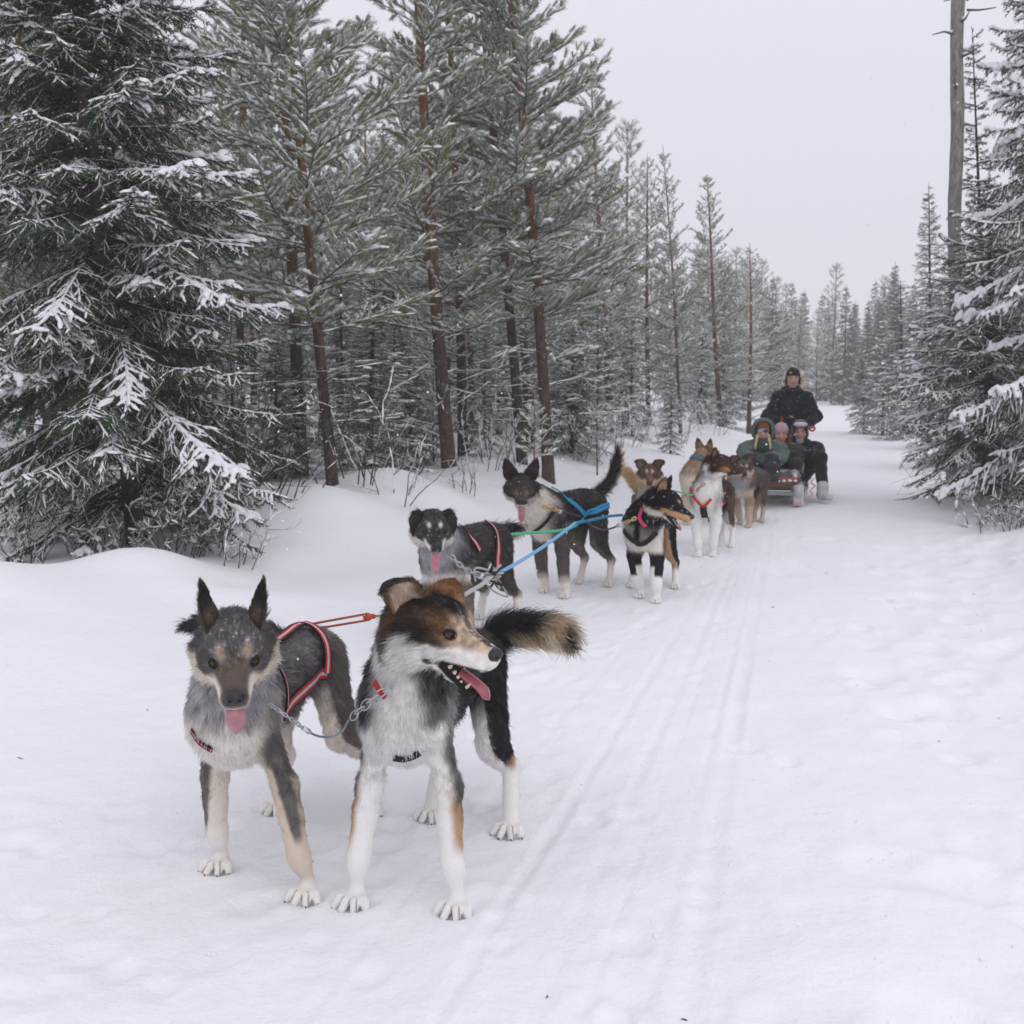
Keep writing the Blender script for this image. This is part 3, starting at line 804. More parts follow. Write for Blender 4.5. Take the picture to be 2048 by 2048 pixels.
# ------------------------------------------------------------------ implicit surfaces for bodies and clothes
class Prim:
    __slots__ = ('a', 'b', 'ra', 'rb', 'q', 'qd', 'k', 'grp', 't0', 't1', 'flow', 'fur', 'sub')
def cone(a, b, ra, rb=None, k=0.03, grp='body', t=(0, 0), flow=None, fur=0.02, flat=None, sub=False):
    """tapered capsule; flat=(direction, factor) squeezes it along a direction"""
    p = Prim(); p.a = np.asarray(a, float); p.b = np.asarray(b, float); p.ra = ra; p.rb = ra if rb is None else rb
    p.k = k; p.grp = grp; p.t0, p.t1 = t; p.fur = fur; p.sub = sub
    p.flow = nrm(p.b - p.a + 1e-6) if flow is None else nrm(flow)
    p.q, p.qd = (None, None) if flat is None else (flat[1], nrm(flat[0]))
    return p
def ell(c, r, R=None, **kw):
    """ellipsoid: stored as a capsule of no length with a linear map"""
    p = cone(c, c, 1.0, 1.0, **kw)
    R = np.eye(3) if R is None else np.asarray(R, float)
    p.q = (np.asarray(r, float), R); return p
def pdist(p, X):
    if isinstance(p.q, tuple):
        r, R = p.q
        Y = (X - p.a) @ R
        k0 = np.linalg.norm(Y / r, axis=-1); k1 = np.linalg.norm(Y / (r * r), axis=-1)
        return k0 * (k0 - 1.0) / np.maximum(k1, 1e-9)
    if p.q is not None:
        w = (X - p.a) @ p.qd
        X = X + p.qd * (w * (1.0 / p.q - 1.0))[..., None]
        b = p.b + p.qd * (np.dot(p.b - p.a, p.qd) * (1.0 / p.q - 1.0))
    else: b = p.b
    ab = b - p.a; L = np.dot(ab, ab)
    if L < 1e-12: return np.linalg.norm(X - p.a, axis=-1) - p.ra
    t = np.clip((X - p.a) @ ab / L, 0, 1)
    return np.linalg.norm(X - (p.a + t[..., None] * ab), axis=-1) - (p.ra + (p.rb - p.ra) * t)
def pbounds(p):
    if isinstance(p.q, tuple): m = p.q[0].max(); return p.a - m, p.a + m
    r = max(p.ra, p.rb) 
    return np.minimum(p.a, p.b) - r, np.maximum(p.a, p.b) + r
class Field:
    def __init__(s, prims, h):
        s.prims = prims; s.h = h
        lo = np.min([pbounds(p)[0] for p in prims], 0) - 4 * h; hi = np.max([pbounds(p)[1] for p in prims], 0) + 4 * h
        s.lo = lo; s.n = np.ceil((hi - lo) / h).astype(int) + 1
        s.G = np.full(s.n, 0.5, np.float32)
        for p in prims:
            a, b = pbounds(p); m = p.k + 3 * h
            i0 = np.maximum(0, np.floor((a - m - lo) / h).astype(int)); i1 = np.minimum(s.n, np.ceil((b + m - lo) / h).astype(int) + 1)
            ax = [lo[c] + h * np.arange(i0[c], i1[c]) for c in range(3)]
            X = np.stack(np.meshgrid(*ax, indexing='ij'), -1)
            d = pdist(p, X).astype(np.float32)
            sl = tuple(slice(i0[c], i1[c]) for c in range(3))
            g = s.G[sl]
            if p.sub:
                e = np.maximum(p.k - np.abs(-d - g), 0) / p.k
                s.G[sl] = np.maximum(g, -d) + e * e * p.k * 0.25
            else:
                e = np.maximum(p.k - np.abs(d - g), 0) / p.k
                s.G[sl] = np.minimum(g, d) - e * e * p.k * 0.25
    def sample(s, P):
        q = (np.asarray(P) - s.lo) / s.h
        q = np.clip(q, 0, np.array(s.n) - 1.001); i = q.astype(int); f = q - i
        r = 0
        for dx in (0, 1):
            for dy in (0, 1):
                for dz in (0, 1):
                    w = (f[:, 0] if dx else 1 - f[:, 0]) * (f[:, 1] if dy else 1 - f[:, 1]) * (f[:, 2] if dz else 1 - f[:, 2])
                    r = r + w * s.G[i[:, 0] + dx, i[:, 1] + dy, i[:, 2] + dz]
        return r
    def grad(s, P, e=None):
        e = e or s.h
        g = np.stack([s.sample(P + np.eye(3)[c] * e) - s.sample(P - np.eye(3)[c] * e) for c in range(3)], -1)
        return nrm(g)
    def project(s, P, off=0.0, it=12):
        P = np.array(P, float)
        for _ in range(it): P = P - s.grad(P) * np.clip(s.sample(P) - off, -0.03, 0.03)[:, None]
        return P
    def surface(s, smooth=2):
        G = s.G; I = G < 0
        c = np.zeros(np.array(G.shape) - 1, np.uint8)
        O = [(x, y, z) for x in (0, 1) for y in (0, 1) for z in (0, 1)]
        sh = G.shape
        for o in O: c += I[o[0]:sh[0] - 1 + o[0], o[1]:sh[1] - 1 + o[1], o[2]:sh[2] - 1 + o[2]]
        M = (c > 0) & (c < 8); idx = np.argwhere(M)
        acc = np.zeros((len(idx), 3)); cnt = np.zeros(len(idx))
        for o in O:
            for ax in range(3):
                if o[ax]: continue
                o1 = list(o); o1[ax] = 1
                v0 = G[idx[:, 0] + o[0], idx[:, 1] + o[1], idx[:, 2] + o[2]]; v1 = G[idx[:, 0] + o1[0], idx[:, 1] + o1[1], idx[:, 2] + o1[2]]
                x = (v0 < 0) != (v1 < 0)
                t = np.where(x, v0 / np.where(x, v0 - v1, 1), 0)
                pt = np.array(o, float)[None] + t[:, None] * (np.array(o1) - np.array(o))[None]
                acc += pt * x[:, None]; cnt += x
        V = s.lo + s.h * (idx + acc / cnt[:, None])
        ids = np.full(M.shape, -1, np.int64); ids[M] = np.arange(len(idx))
        F = []
        for ax in range(3):
            u, v = (ax + 1) % 3, (ax + 2) % 3
            a = [slice(1, -1)] * 3; b = [slice(1, -1)] * 3
            a[ax] = slice(0, -1); b[ax] = slice(1, None)
            A_, B_ = I[tuple(a)], I[tuple(b)]
            E = np.argwhere(A_ != B_)
            flip = A_[A_ != B_]
            off = np.ones(3, int); off[ax] = 0; E = E + off
            def cell(du, dv):
                q = E.copy(); q[:, u] += du; q[:, v] += dv; return ids[q[:, 0], q[:, 1], q[:, 2]]
            Q = np.stack([cell(-1, -1), cell(0, -1), cell(0, 0), cell(-1, 0)], 1)
            Q[~flip] = Q[~flip][:, ::-1]
            F.append(Q)
        F = np.concatenate(F)
        E = np.concatenate([F[:, [0, 1]], F[:, [1, 2]], F[:, [2, 3]], F[:, [3, 0]]])
        for _ in range(smooth):
            S = np.zeros_like(V); C = np.zeros(len(V))
            for x in range(3): S[:, x] = np.bincount(E[:, 0], V[E[:, 1], x], len(V)) + np.bincount(E[:, 1], V[E[:, 0], x], len(V))
            C = np.bincount(E[:, 0], minlength=len(V)) + np.bincount(E[:, 1], minlength=len(V))
            V = V * 0.4 + 0.6 * S / np.maximum(C, 1)[:, None]
        return V, F
    def ctx(s, V, soft=0.012):
        """blended group weights, limb parameter, flow and fur length at points"""
        W = np.zeros(len(V)); fl = np.zeros((len(V), 3)); fu = np.zeros(len(V)); tt = np.zeros(len(V)); gw = {}
        for p in s.prims:
            if p.sub: continue
            d = pdist(p, V)
            w = np.exp(-np.clip(d, -0.02, 0.5) / soft)
            if not isinstance(p.q, tuple) and np.dot(p.b - p.a, p.b - p.a) > 1e-9:
                ab = p.b - p.a; q = np.clip((V - p.a) @ ab / np.dot(ab, ab), 0, 1)
            else: q = 0.5
            W += w; fl += w[:, None] * p.flow; fu += w * p.fur; tt += w * (p.t0 + (p.t1 - p.t0) * q)
            gw[p.grp] = gw.get(p.grp, 0) + w
        c = {'flow': nrm(fl / W[:, None]), 'fur': fu / W, 't': tt / W, 'g': {k: v / W for k, v in gw.items()}}
        return c
def bez(pts, n):
    """smooth curve through points"""
    pts = np.asarray(pts, float); m = len(pts)
    if m == 2: return pts[0] + (pts[1] - pts[0]) * np.linspace(0, 1, n)[:, None]
    P = np.concatenate([[2 * pts[0] - pts[1]], pts, [2 * pts[-1] - pts[-2]]])
    out = []
    for u in np.linspace(0, m - 1, n):
        i = min(int(u), m - 2); t = u - i
        a, b, c, d = P[i:i + 4]
        out.append(0.5 * (2 * b + (c - a) * t + (2 * a - 5 * b + 4 * c - d) * t * t + (3 * b - a - 3 * c + d) * t ** 3))
    return np.array(out)
def basis(fw, up=(0, 0, 1)):
    f = nrm(fw); l = nrm(np.cross(up, f)); return np.stack([f, l, np.cross(f, l)], 1)      # columns: forward, left, up
def head_basis(yaw, pitch, roll=0.0):
    """yaw 0 looks at the camera (-Y), positive turns to the picture's right (+X); pitch up positive"""
    f = A(math.sin(yaw) * math.cos(pitch), -math.cos(yaw) * math.cos(pitch), math.sin(pitch))
    B = basis(f)
    c, s_ = math.cos(roll), math.sin(roll)
    return B @ np.array([[1, 0, 0], [0, c, -s_], [0, s_, c]])

# ------------------------------------------------------------------ fur
def mat_fur():
    m, nt, b = new_mat('fur')
    a = N(nt, 'ShaderNodeAttribute', attribute_name='tint')
    nt.links.new(a.outputs['Color'], b.inputs['Base Color'])
    b.inputs['Roughness'].default_value = 0.55; b.inputs['Specular IOR Level'].default_value = 0.2
    tr = N(nt, 'ShaderNodeBsdfTranslucent'); mx = N(nt, 'ShaderNodeMixShader'); mx.inputs[0].default_value = 0.48
    nt.links.new(a.outputs['Color'], tr.inputs['Color']); nt.links.new(b.outputs[0], mx.inputs[1]); nt.links.new(tr.outputs[0], mx.inputs[2])
    nt.links.new(mx.outputs[0], nt.nodes['Material Output'].inputs['Surface'])
    return m
M_FUR = mat_fur()
M_COAT = mat_tint('dog_skin_and_coat', 0.8, 0.15, 180, 0.5, 0.003)
M_GLOSS = mat_tint('wet_gloss', 0.10, 0.28, None)
M_NOSE = mat_tint('nose_leather', 0.38, 0.5, 420, 0.6, 0.0012)
M_TONGUE = mat_tint('tongue_flesh', 0.28, 0.5, 220, 0.5, 0.0015, coat=0.4, vary=0.18, vscale=70)
M_WEB = mat_tint('webbing', 0.8, 0.2, 500, 0.5, 0.001, vary=0.12, vscale=90)
M_ROPE = mat_tint('rope', 0.8, 0.2, 700, 0.6, 0.0015)
M_STEEL = mat_tint('steel', 0.42, 0.6, 200, 0.3, 0.001); M_STEEL.node_tree.nodes['Principled BSDF'].inputs['Metallic'].default_value = 0.75
def grow_fur(rng, V, F, n, flow, fur, tint, nvec, wgt=None, seg=4, rad=0.0007, lift=0.35, mess=0.36, tipmul=1.15, curl=0.25):
    """strands on a quad mesh: returns points (n,seg+1,3), radii, colours"""
    a, b, c, d = (V[F[:, i]] for i in range(4))
    ar = np.linalg.norm(np.cross(b - a, c - a), axis=1) + np.linalg.norm(np.cross(c - a, d - a), axis=1)
    dens = fur[F].mean(1); w = ar * (dens > 0.0015)
    if wgt is not None: w = w * wgt[F].mean(1)
    pick = rng.choice(len(F), n, p=w / w.sum())
    u, v = rng.random((2, n))
    W = np.stack([(1 - u) * (1 - v), u * (1 - v), u * v, (1 - u) * v], 1)
    def ip(X): return np.einsum('nk,nk...->n...', W, X[F[pick]])
    P, NV, FL, L, T = ip(V), nrm(ip(nvec)), ip(flow), ip(fur), ip(tint)
    tg = nrm(FL - NV * np.sum(FL * NV, 1, keepdims=True))
    # clumps: strands near each other share their disorder
    cl = np.stack([vnoise(P * 55, 61), vnoise(P * 55, 62), vnoise(P * 55, 63)], 1)
    d0 = nrm(tg + NV * lift + mess * rng.normal(0, 0.6, (n, 3)) + cl * mess * 1.3)
    L = L * (0.65 + 0.55 * rng.random(n))
    pts = [P - NV * 0.002]; dd = d0; p = pts[0]
    for s_ in range(seg):
        p = p + dd * (L / seg)[:, None]
        pts.append(p); dd = nrm(dd + curl * (tg * 0.7 - NV * 0.25 + A(0, 0, -0.25)))
    pts = np.stack(pts, 1)
    T = 1 - (1 - np.clip(T, 0, 0.97)) ** 1.7          # fibre colour that gives the coat its colour after many bounces
    T = T * (0.80 + 0.36 * rng.random((n, 1)))
    r = rad * np.linspace(1.0, 0.25, seg + 1)[None] * (0.75 + 0.5 * rng.random((n, 1)))
    return pts, r, np.clip(T, 0, 0.97)
def fur_object(name, parts, parent):
    pts = np.concatenate([p[0] for p in parts]); rad = np.concatenate([p[1] for p in parts]); col = np.concatenate([p[2] for p in parts])
    pts = pts - np.array(parent.location)
    hc = bpy.data.hair_curves.new(name)
    n, m = pts.shape[:2]
    hc.add_curves([m] * n)
    hc.attributes['position'].data.foreach_set('vector', pts.astype(np.float32).ravel())
    ra = hc.attributes.get('radius') or hc.attributes.new('radius', 'FLOAT', 'POINT')
    ra.data.foreach_set('value', rad.astype(np.float32).ravel())
    ca = hc.attributes.new('tint', 'FLOAT_COLOR', 'CURVE')
    ca.data.foreach_set('color', np.concatenate([col, np.ones((n, 1))], 1).astype(np.float32).ravel())
    hc.materials.append(M_FUR)
    return link(name, hc, parent)
def vnormals(V, F):
    nf = np.cross(V[F[:, 2]] - V[F[:, 0]], V[F[:, 3]] - V[F[:, 1]])
    nv = np.zeros_like(V)
    for k in range(4):
        for x in range(3): nv[:, x] += np.bincount(F[:, k], nf[:, x], len(V))
    return nrm(nv)

# ------------------------------------------------------------------ dogs
def ear_mesh(path, opens, width, fold_curl=0.9, n=14, m=9):
    """path: centre line points (world) base->tip; opens: direction the cup faces at base and tip; width: half width at base"""
    C = bez(path, n); tang = nrm(np.gradient(C, axis=0))
    O0, O1 = nrm(opens[0]), nrm(opens[1])
    Vo, Vi = [], []
    for i in range(n):
        s_ = i / (n - 1)
        o = nrm(O0 * (1 - s_) + O1 * s_); o = nrm(o - tang[i] * np.dot(o, tang[i]))
        sd = np.cross(tang[i], o)
        w = width * (1 - s_ ** 1.7) ** 0.75 * (0.92 + 0.30 * math.sin(s_ * 2.4)) + 0.0025
        th = max(0.003, 0.008 * (1 - s_) + 0.003)
        for j in range(m):
            a = (j / (m - 1) - 0.5) * 2 * fold_curl * 1.35
            base = C[i] + sd * w * math.sin(a) / math.sin(min(1.5, fold_curl * 1.35)) + o * w * 0.75 * (1 - math.cos(a)) - o * w * 0.25
            nn = nrm(-o * math.cos(a) + sd * math.sin(a))
            Vo.append(base + nn * th); Vi.append(base)
    Vo, Vi = np.array(Vo), np.array(Vi)
    i, j = np.meshgrid(np.arange(n - 1), np.arange(m - 1), indexing='ij'); i = i.ravel(); j = j.ravel()
    Fo = np.stack([i * m + j, i * m + j + 1, (i + 1) * m + j + 1, (i + 1) * m + j], 1)
    K = n * m
    Fi = Fo[:, ::-1] + K
    rim = []
    edge = [(r * m) for r in range(n)] + [(n - 1) * m + c for c in range(1, m)] + [r * m + m - 1 for r in range(n - 2, -1, -1)]
    for a, b in zip(edge[:-1], edge[1:]): rim.append([a, b, b + K, a + K])
    # keep the outside facing outwards
    V = np.concatenate([Vo, Vi]); F = np.concatenate([Fo, Fi, np.array(rim)])
    nv = np.cross(Vo[Fo[:, 2]] - Vo[Fo[:, 0]], Vo[Fo[:, 3]] - Vo[Fo[:, 1]])
    if np.mean(np.sum(nv * (Vo[Fo[:, 0]] - Vi[Fo[:, 0]]), 1)) < 0: F = F[:, ::-1].copy()
    t = np.repeat(np.linspace(0, 1, n), m); t = np.concatenate([t, t])
    inner = np.concatenate([np.zeros(K), np.ones(K)])
    flow = np.repeat(tang, m, 0); flow = np.concatenate([flow, flow])
    e = np.tile(np.abs(np.linspace(-1, 1, m)), n); e = np.concatenate([e, e])
    return V, F, t, inner, flow, e

def make_dog(label, feet, chest, hip, head, yaw, pitch, tail, coat, s=1.0, hs=1.0, roll=0.0, ears=None, jaw=0.0, tongue=None, h=0.007, nfur=30000,
             frad=0.0010, furk=1.0, paws=True, claws=False, eye=(0.10, 0.045, 0.015), teeth=False, elbow_out=0.0, wr=1.0, nose_col=(0.012, 0.012, 0.014), stiff=None, hidden=(), neck_r=1.0, eye_y=0.037, eye_r=1.0):
    """feet: [near-left, near-right, hind-left, hind-right] as the dog's own left/right, world points"""
    name = 'sled_dog'
    C, Hp, Hd = (np.asarray(v, float) for v in (chest, hip, head))
    feet = [np.asarray(f, float) + A(0, 0, -0.011 * s) for f in feet]
    for i_, f in enumerate(feet):
        if ('fl', 'fr', 'hl', 'hr')[i_] not in hidden: DENTS.append((f[0], f[1], 0.013 * s, 0.055 * s))
    g0 = float(np.mean([f[2] for f in feet]))
    root = thing(name, label, 'dog', (C[0] * 0.5 + Hp[0] * 0.5, C[1] * 0.5 + Hp[1] * 0.5, g0), 'sled dogs in harness')
    fw = C - Hp; fwh = nrm(A(fw[0], fw[1], 0)); lf = A(-fwh[1], fwh[0], 0); up = A(0, 0, 1)
    Lb = np.linalg.norm(fw)
    HB = head_basis(yaw, pitch, roll)
    k = s
    def hd(x, y, z): return Hd + HB @ (A(x, y, z) * hs)
    dn = A(0, 0, -1)
    P = []
    bk = -fwh
    # trunk
    P += [ell(C + A(0, 0, -0.01) * k, (0.150 * k, 0.100 * k, 0.150 * k), basis(fwh), k=0.05, flow=bk * 0.8 + dn * 0.6, fur=0.026),
          ell(C + fwh * 0.05 * k + A(0, 0, 0.0), (0.10 * k, 0.098 * k, 0.125 * k), basis(fwh), k=0.05, flow=dn * 0.7 + bk * 0.5, fur=0.026),
          ell(lerp(C, Hp, 0.38) + A(0, 0, 0.0) * k, (0.19 * k, 0.100 * k, 0.125 * k), basis(fw), k=0.06, flow=bk + dn * 0.35, fur=0.034),
          ell(lerp(C, Hp, 0.72) + A(0, 0, 0.035) * k, (0.17 * k, 0.082 * k, 0.092 * k), basis(fw), k=0.06, flow=bk + dn * 0.3, fur=0.030),
          ell(Hp + A(0, 0, 0.0), (0.115 * k, 0.090 * k, 0.105 * k), basis(fwh), k=0.05, flow=bk + dn * 0.5, fur=0.032),
          ell(Hp + bk * 0.05 * k + dn * 0.03 * k, (0.07 * k, 0.085 * k, 0.10 * k), basis(fwh), k=0.05, flow=dn + bk * 0.3, fur=0.034)]
    # neck, from the withers and the chest to the back of the head
    occ = hd(-0.045, 0, -0.02); thr = hd(-0.01, 0, -0.065)
    nk = lerp(C + A(0, 0, 0.07) * k, occ, 0.5)
    nd = nrm(C - Hd)
    P += [cone(occ, C + A(0, 0, 0.055) * k + fwh * 0.01 * k, 0.066 * hs * neck_r, 0.108 * k, k=0.05, grp='neck', flow=nd, fur=0.036, t=(0, 1)),
          cone(thr, C + fwh * 0.085 * k + A(0, 0, -0.01) * k, 0.058 * hs * neck_r, 0.085 * k, k=0.05, grp='neck', flow=nd * 0.7 + dn * 0.5, fur=0.036, t=(0, 1))]
    # legs
    legs = {}
    for i, (sg, nm) in enumerate(((1, 'fl'), (-1, 'fr'))):
        F = feet[i]
        if nm in hidden: continue
        S = C + lf * sg * 0.068 * k + A(0, 0, 0.01) * k + fwh * 0.035 * k
        E = lerp(S, F, 0.40) - fwh * 0.035 * k + lf * sg * (0.012 + elbow_out) * k; E[2] = lerp(S[2], F[2], 0.42)
        Wp = lerp(E, F, 0.70) + fwh * 0.010 * k; Wp[2] = F[2] + 0.125 * k
        An = F - fwh * 0.022 * k + A(0, 0, 0.050 * k)
        fdn = nrm(F - E)
        P += [cone(S, E, 0.060 * k * wr, 0.038 * k * wr, k=0.045, grp=nm, t=(0.0, 0.32), flow=fdn + bk * 0.3, fur=0.022),
              cone(E - fwh * 0.022 * k, E - fwh * 0.016 * k - A(0, 0, 0.02 * k), 0.024 * k, 0.018 * k, k=0.025, grp=nm, t=(0.3, 0.34), flow=fdn, fur=0.016),
              cone(lerp(E, Wp, 0.05) + fwh * 0.016 * k + lf * sg * 0.010 * k, lerp(E, Wp, 0.6) + fwh * 0.008 * k, 0.027 * k * wr, 0.016 * k * wr, k=0.03, grp=nm, t=(0.33, 0.55), flow=fdn, fur=0.011),
              cone(lerp(E, Wp, 0.1) - fwh * 0.018 * k, Wp - fwh * 0.012 * k, 0.020 * k * wr, 0.013 * k * wr, k=0.025, grp=nm, t=(0.34, 0.7), flow=fdn - fwh * 0.4, fur=0.016),
              ell(Wp - fwh * 0.022 * k - A(0, 0, 0.012 * k), (0.010 * k, 0.011 * k, 0.016 * k), basis(fwh), k=0.012, grp=nm, t=(0.74, 0.74), flow=fdn, fur=0.006),
              cone(E, lerp(E, Wp, 0.45), 0.034 * k * wr, 0.031 * k * wr, k=0.04, grp=nm, t=(0.32, 0.5), flow=fdn, fur=0.009),
              cone(lerp(E, Wp, 0.45), Wp, 0.031 * k * wr, 0.0250 * k * wr, k=0.04, grp=nm, t=(0.5, 0.72), flow=fdn, fur=0.006),
              cone(lerp(E, Wp, 0.8), lerp(Wp, An, 0.3), 0.0245 * k * wr, 0.0255 * k * wr, k=0.04, grp=nm, t=(0.66, 0.78), flow=fdn, fur=0.005),
              cone(Wp, An, 0.0250 * k * wr, 0.0270 * k * wr, k=0.03, grp=nm, t=(0.72, 0.9), flow=fdn, fur=0.005)]
        legs[nm] = (S, E, Wp, An, F, sg)
    for i, (sg, nm) in enumerate(((1, 'hl'), (-1, 'hr'))):
        F = feet[2 + i]
        if nm in hidden: continue
        S = Hp + lf * sg * 0.058 * k + A(0, 0, -0.01) * k
        K_ = lerp(S, F, 0.42) + fwh * 0.085 * k + lf * sg * 0.015 * k
        Hk = A(F[0], F[1], F[2]) - fwh * 0.075 * k + A(0, 0, 0.170 * k) + (S - F) * A(1, 1, 0) * 0.16
        An = F - fwh * 0.020 * k + A(0, 0, 0.045 * k)
        P += [cone(S, K_, 0.084 * k, 0.050 * k, k=0.05, grp=nm, t=(0, 0.38), flow=nrm(K_ - S) + bk * 0.5, fur=0.026, flat=(lf, 0.72)),
              cone(S - fwh * 0.05 * k - A(0, 0, 0.04 * k), lerp(K_, Hk, 0.5), 0.056 * k, 0.031 * k, k=0.045, grp=nm, t=(0.05, 0.55), flow=dn + bk * 0.3, fur=0.026, flat=(lf, 0.75)),
              cone(K_, Hk, 0.043 * k, 0.0215 * k, k=0.03, grp=nm, t=(0.38, 0.72), flow=nrm(Hk - K_), fur=0.014),
              cone(lerp(K_, Hk, 0.25) - fwh * 0.045 * k, Hk - fwh * 0.016 * k + A(0, 0, 0.008 * k), 0.020 * k, 0.013 * k, k=0.02, grp=nm, t=(0.45, 0.72), flow=nrm(Hk - K_) - fwh * 0.3, fur=0.016),
              ell(Hk - fwh * 0.008 * k, (0.026 * k, 0.022 * k, 0.030 * k), basis(fwh), k=0.02, grp=nm, t=(0.73, 0.73), flow=dn, fur=0.008),
              cone(Hk, An, 0.0235 * k, 0.0255 * k, k=0.02, grp=nm, t=(0.72, 0.9), flow=dn, fur=0.008)]
        legs[nm] = (S, K_, Hk, An, F, sg)
    toes = []
    k_all = k; k = k * 0.92
    for nm, (S, E, Wp, An, F, sg) in legs.items():
        base = A(F[0], F[1], F[2]) - fwh * 0.012 * k
        P.append(ell(base + A(0, 0, 0.026 * k), (0.034 * k, 0.031 * k, 0.026 * k), basis(fwh), k=0.015, grp=nm, t=(0.92, 0.92), flow=fwh + dn, fur=0.006))
        spread = (-0.60, -0.20, 0.20, 0.60) if paws == 'splayed' else (-0.45, -0.15, 0.15, 0.45)
        for q, a in enumerate(spread):
            d = fwh * math.cos(a) + lf * math.sin(a)
            o = base + lf * math.sin(a) * 0.036 * k + fwh * 0.004 * k + A(0, 0, 0.030 * k)
            ln = (0.052 if q in (1, 2) else 0.040) * k * (1.12 if paws == 'splayed' else 0.95)
            mid = o + d * ln * 0.62 + A(0, 0, 0.002 * k); tip = o + d * ln + A(0, 0, -0.014 * k)
            r = 0.0140 * k
            P += [cone(o, mid, 0.0150 * k, r, k=0.005, grp=nm, t=(0.95, 0.97), flow=d + dn * 0.3, fur=0.007),
                  cone(mid, tip, r, 0.0112 * k, k=0.005, grp=nm, t=(0.97, 1.0), flow=d + dn * 0.6, fur=0.007)]
            toes.append((tip, nrm(d + A(0, 0, -0.45))))
    k = k_all
    # tail
    T = bez(tail[0], 9); tr = np.interp(np.linspace(0, 1, 9), [0, 0.25, 0.7, 1], [0.030, 0.036, 0.034, 0.014]) * k * tail[1]
    for i in range(8): P.append(cone(T[i], T[i + 1], tr[i], tr[i + 1], k=0.025, grp='tail', t=(i / 8, (i + 1) / 8), flow=nrm(T[i + 1] - T[i]) + A(0, 0, -0.38), fur=tail[2]))
    # head
    hf, hl, hu = HB[:, 0], HB[:, 1], HB[:, 2]
    J = jaw
    ja = A(math.cos(J), 0, -math.sin(J))
    def hcone(a, b, ra, rb, **kw): return cone(hd(*a), hd(*b), ra * hs, rb * hs, **kw)
    g = dict(grp='head')
    P += [ell(hd(0, 0, 0.004), A(0.078, 0.066, 0.058) * hs, HB, k=0.03, flow=-hf, fur=0.014, **g),
          ell(hd(0.046, 0, 0.010), A(0.052, 0.058, 0.040) * hs, HB, k=0.03, flow=-hf + hu * 0.3, fur=0.013, **g),
          hcone((0.078, 0, -0.018), (0.160, 0, -0.031), 0.036, 0.0265, k=0.03, flow=-hf, fur=0.007, **g),
          ell(hd(-0.035, 0, -0.03), A(0.06, 0.065, 0.06) * hs, HB, k=0.04, flow=-hf - hu * 0.3, fur=0.028, **g)]
    for sg in (1, -1):
        P += [ell(hd(0.006, 0.046 * sg, -0.036), A(0.056, 0.036, 0.046) * hs, HB, k=0.03, flow=-hf * 0.9 + hl * sg * 0.5 - hu * 0.45, fur=0.030, **g),
              ell(hd(-0.030, 0.056 * sg, -0.045), A(0.045, 0.034, 0.050) * hs, HB, k=0.03, flow=-hf * 0.7 + hl * sg * 0.5 - hu * 0.7, fur=0.042, **g),
              ell(hd(0.066, 0.030 * sg, 0.017), A(0.020, 0.016, 0.013) * hs, HB, k=0.018, flow=-hf + hu * 0.4, fur=0.007, **g),
              ell(hd(0.052, 0.044 * sg, -0.014), A(0.030, 0.016, 0.016) * hs, HB, k=0.02, flow=-hf + hl * sg * 0.4, fur=0.010, **g),
              ell(hd(0.034, 0.043 * sg, -0.026), A(0.050, 0.030, 0.036) * hs, HB, k=0.03, flow=-hf * 0.9 + hl * sg * 0.4, fur=0.018, **g),
              hcone((0.084, 0.016 * sg, -0.040), (0.158, 0.0125 * sg, -0.0435), 0.028, 0.0195, k=0.018, flow=-hf - hu * 0.2, fur=0.006, **g)]
    jx = 0.035
    def jw(x, z=0.0, y=0.0): return A(jx, y, -0.062) + ja * (x - jx) + A(math.sin(J), 0, math.cos(J)) * z
    P += [hcone(tuple(jw(0.02)), tuple(jw(0.085)), 0.030, 0.021, k=0.016, flow=-hf, fur=0.014, grp='jaw'),
          hcone(tuple(jw(0.085)), tuple(jw(0.146, 0.002)), 0.0195, 0.0125, k=0.010, flow=-hf, fur=0.006, grp='jaw')]
    for sg in (1, -1):
        P.append(ell(hd(0.074, eye_y * sg, 0.001), A(0.013, 0.0125, 0.0105) * hs * eye_r, HB, k=0.008, sub=True, **g))
    fld = Field(P, h)
    V, F = fld.surface(1 if h < 0.006 else 2)
    c = fld.ctx(V)
    # coordinates for the coat pattern
    def context(V, c):
        q = (V - Hd) @ HB / hs
        r = V - Hp
        c.update(V=V, hx=q[:, 0], hy=q[:, 1], hz=q[:, 2], bu=(r @ fwh) / max(1e-3, (C - Hp) @ fwh), bv=(r @ lf) / k, bz=(V[:, 2] - g0) / k,
                 foot=(V - Hp) @ fwh, lf=lf, fwh=fwh, k=k)
        out = np.zeros(len(V)); front = np.zeros(len(V))
        for nm, (S, E, Wp, An, Ft, sg) in legs.items():
            w = c['g'].get(nm)
            if w is None: continue
            ax = np.interp(V[:, 2], [Ft[2], An[2], Wp[2], E[2], S[2]], [0, 1, 2, 3, 4]); pts = np.array([Ft, An, Wp, E, S])
            i = np.clip(ax.astype(int), 0, 3); f = (ax - i)[:, None]; cen = pts[i] * (1 - f) + pts[i + 1] * f
            out += w * ((V - cen) @ (lf * sg)) / (0.04 * k); front += w * ((V - cen) @ fwh) / (0.04 * k)
        c['out'] = out; c['front'] = front
        c['under'] = V[:, 2] - np.interp((V - T[0]) @ nrm(T[-1] - T[0]), np.maximum.accumulate((T - T[0]) @ nrm(T[-1] - T[0])), T[:, 2])
        z = np.zeros(len(V)); c['jaw'] = c['g'].pop('jaw', z); c['g']['head'] = c['g'].get('head', z) + c['jaw']
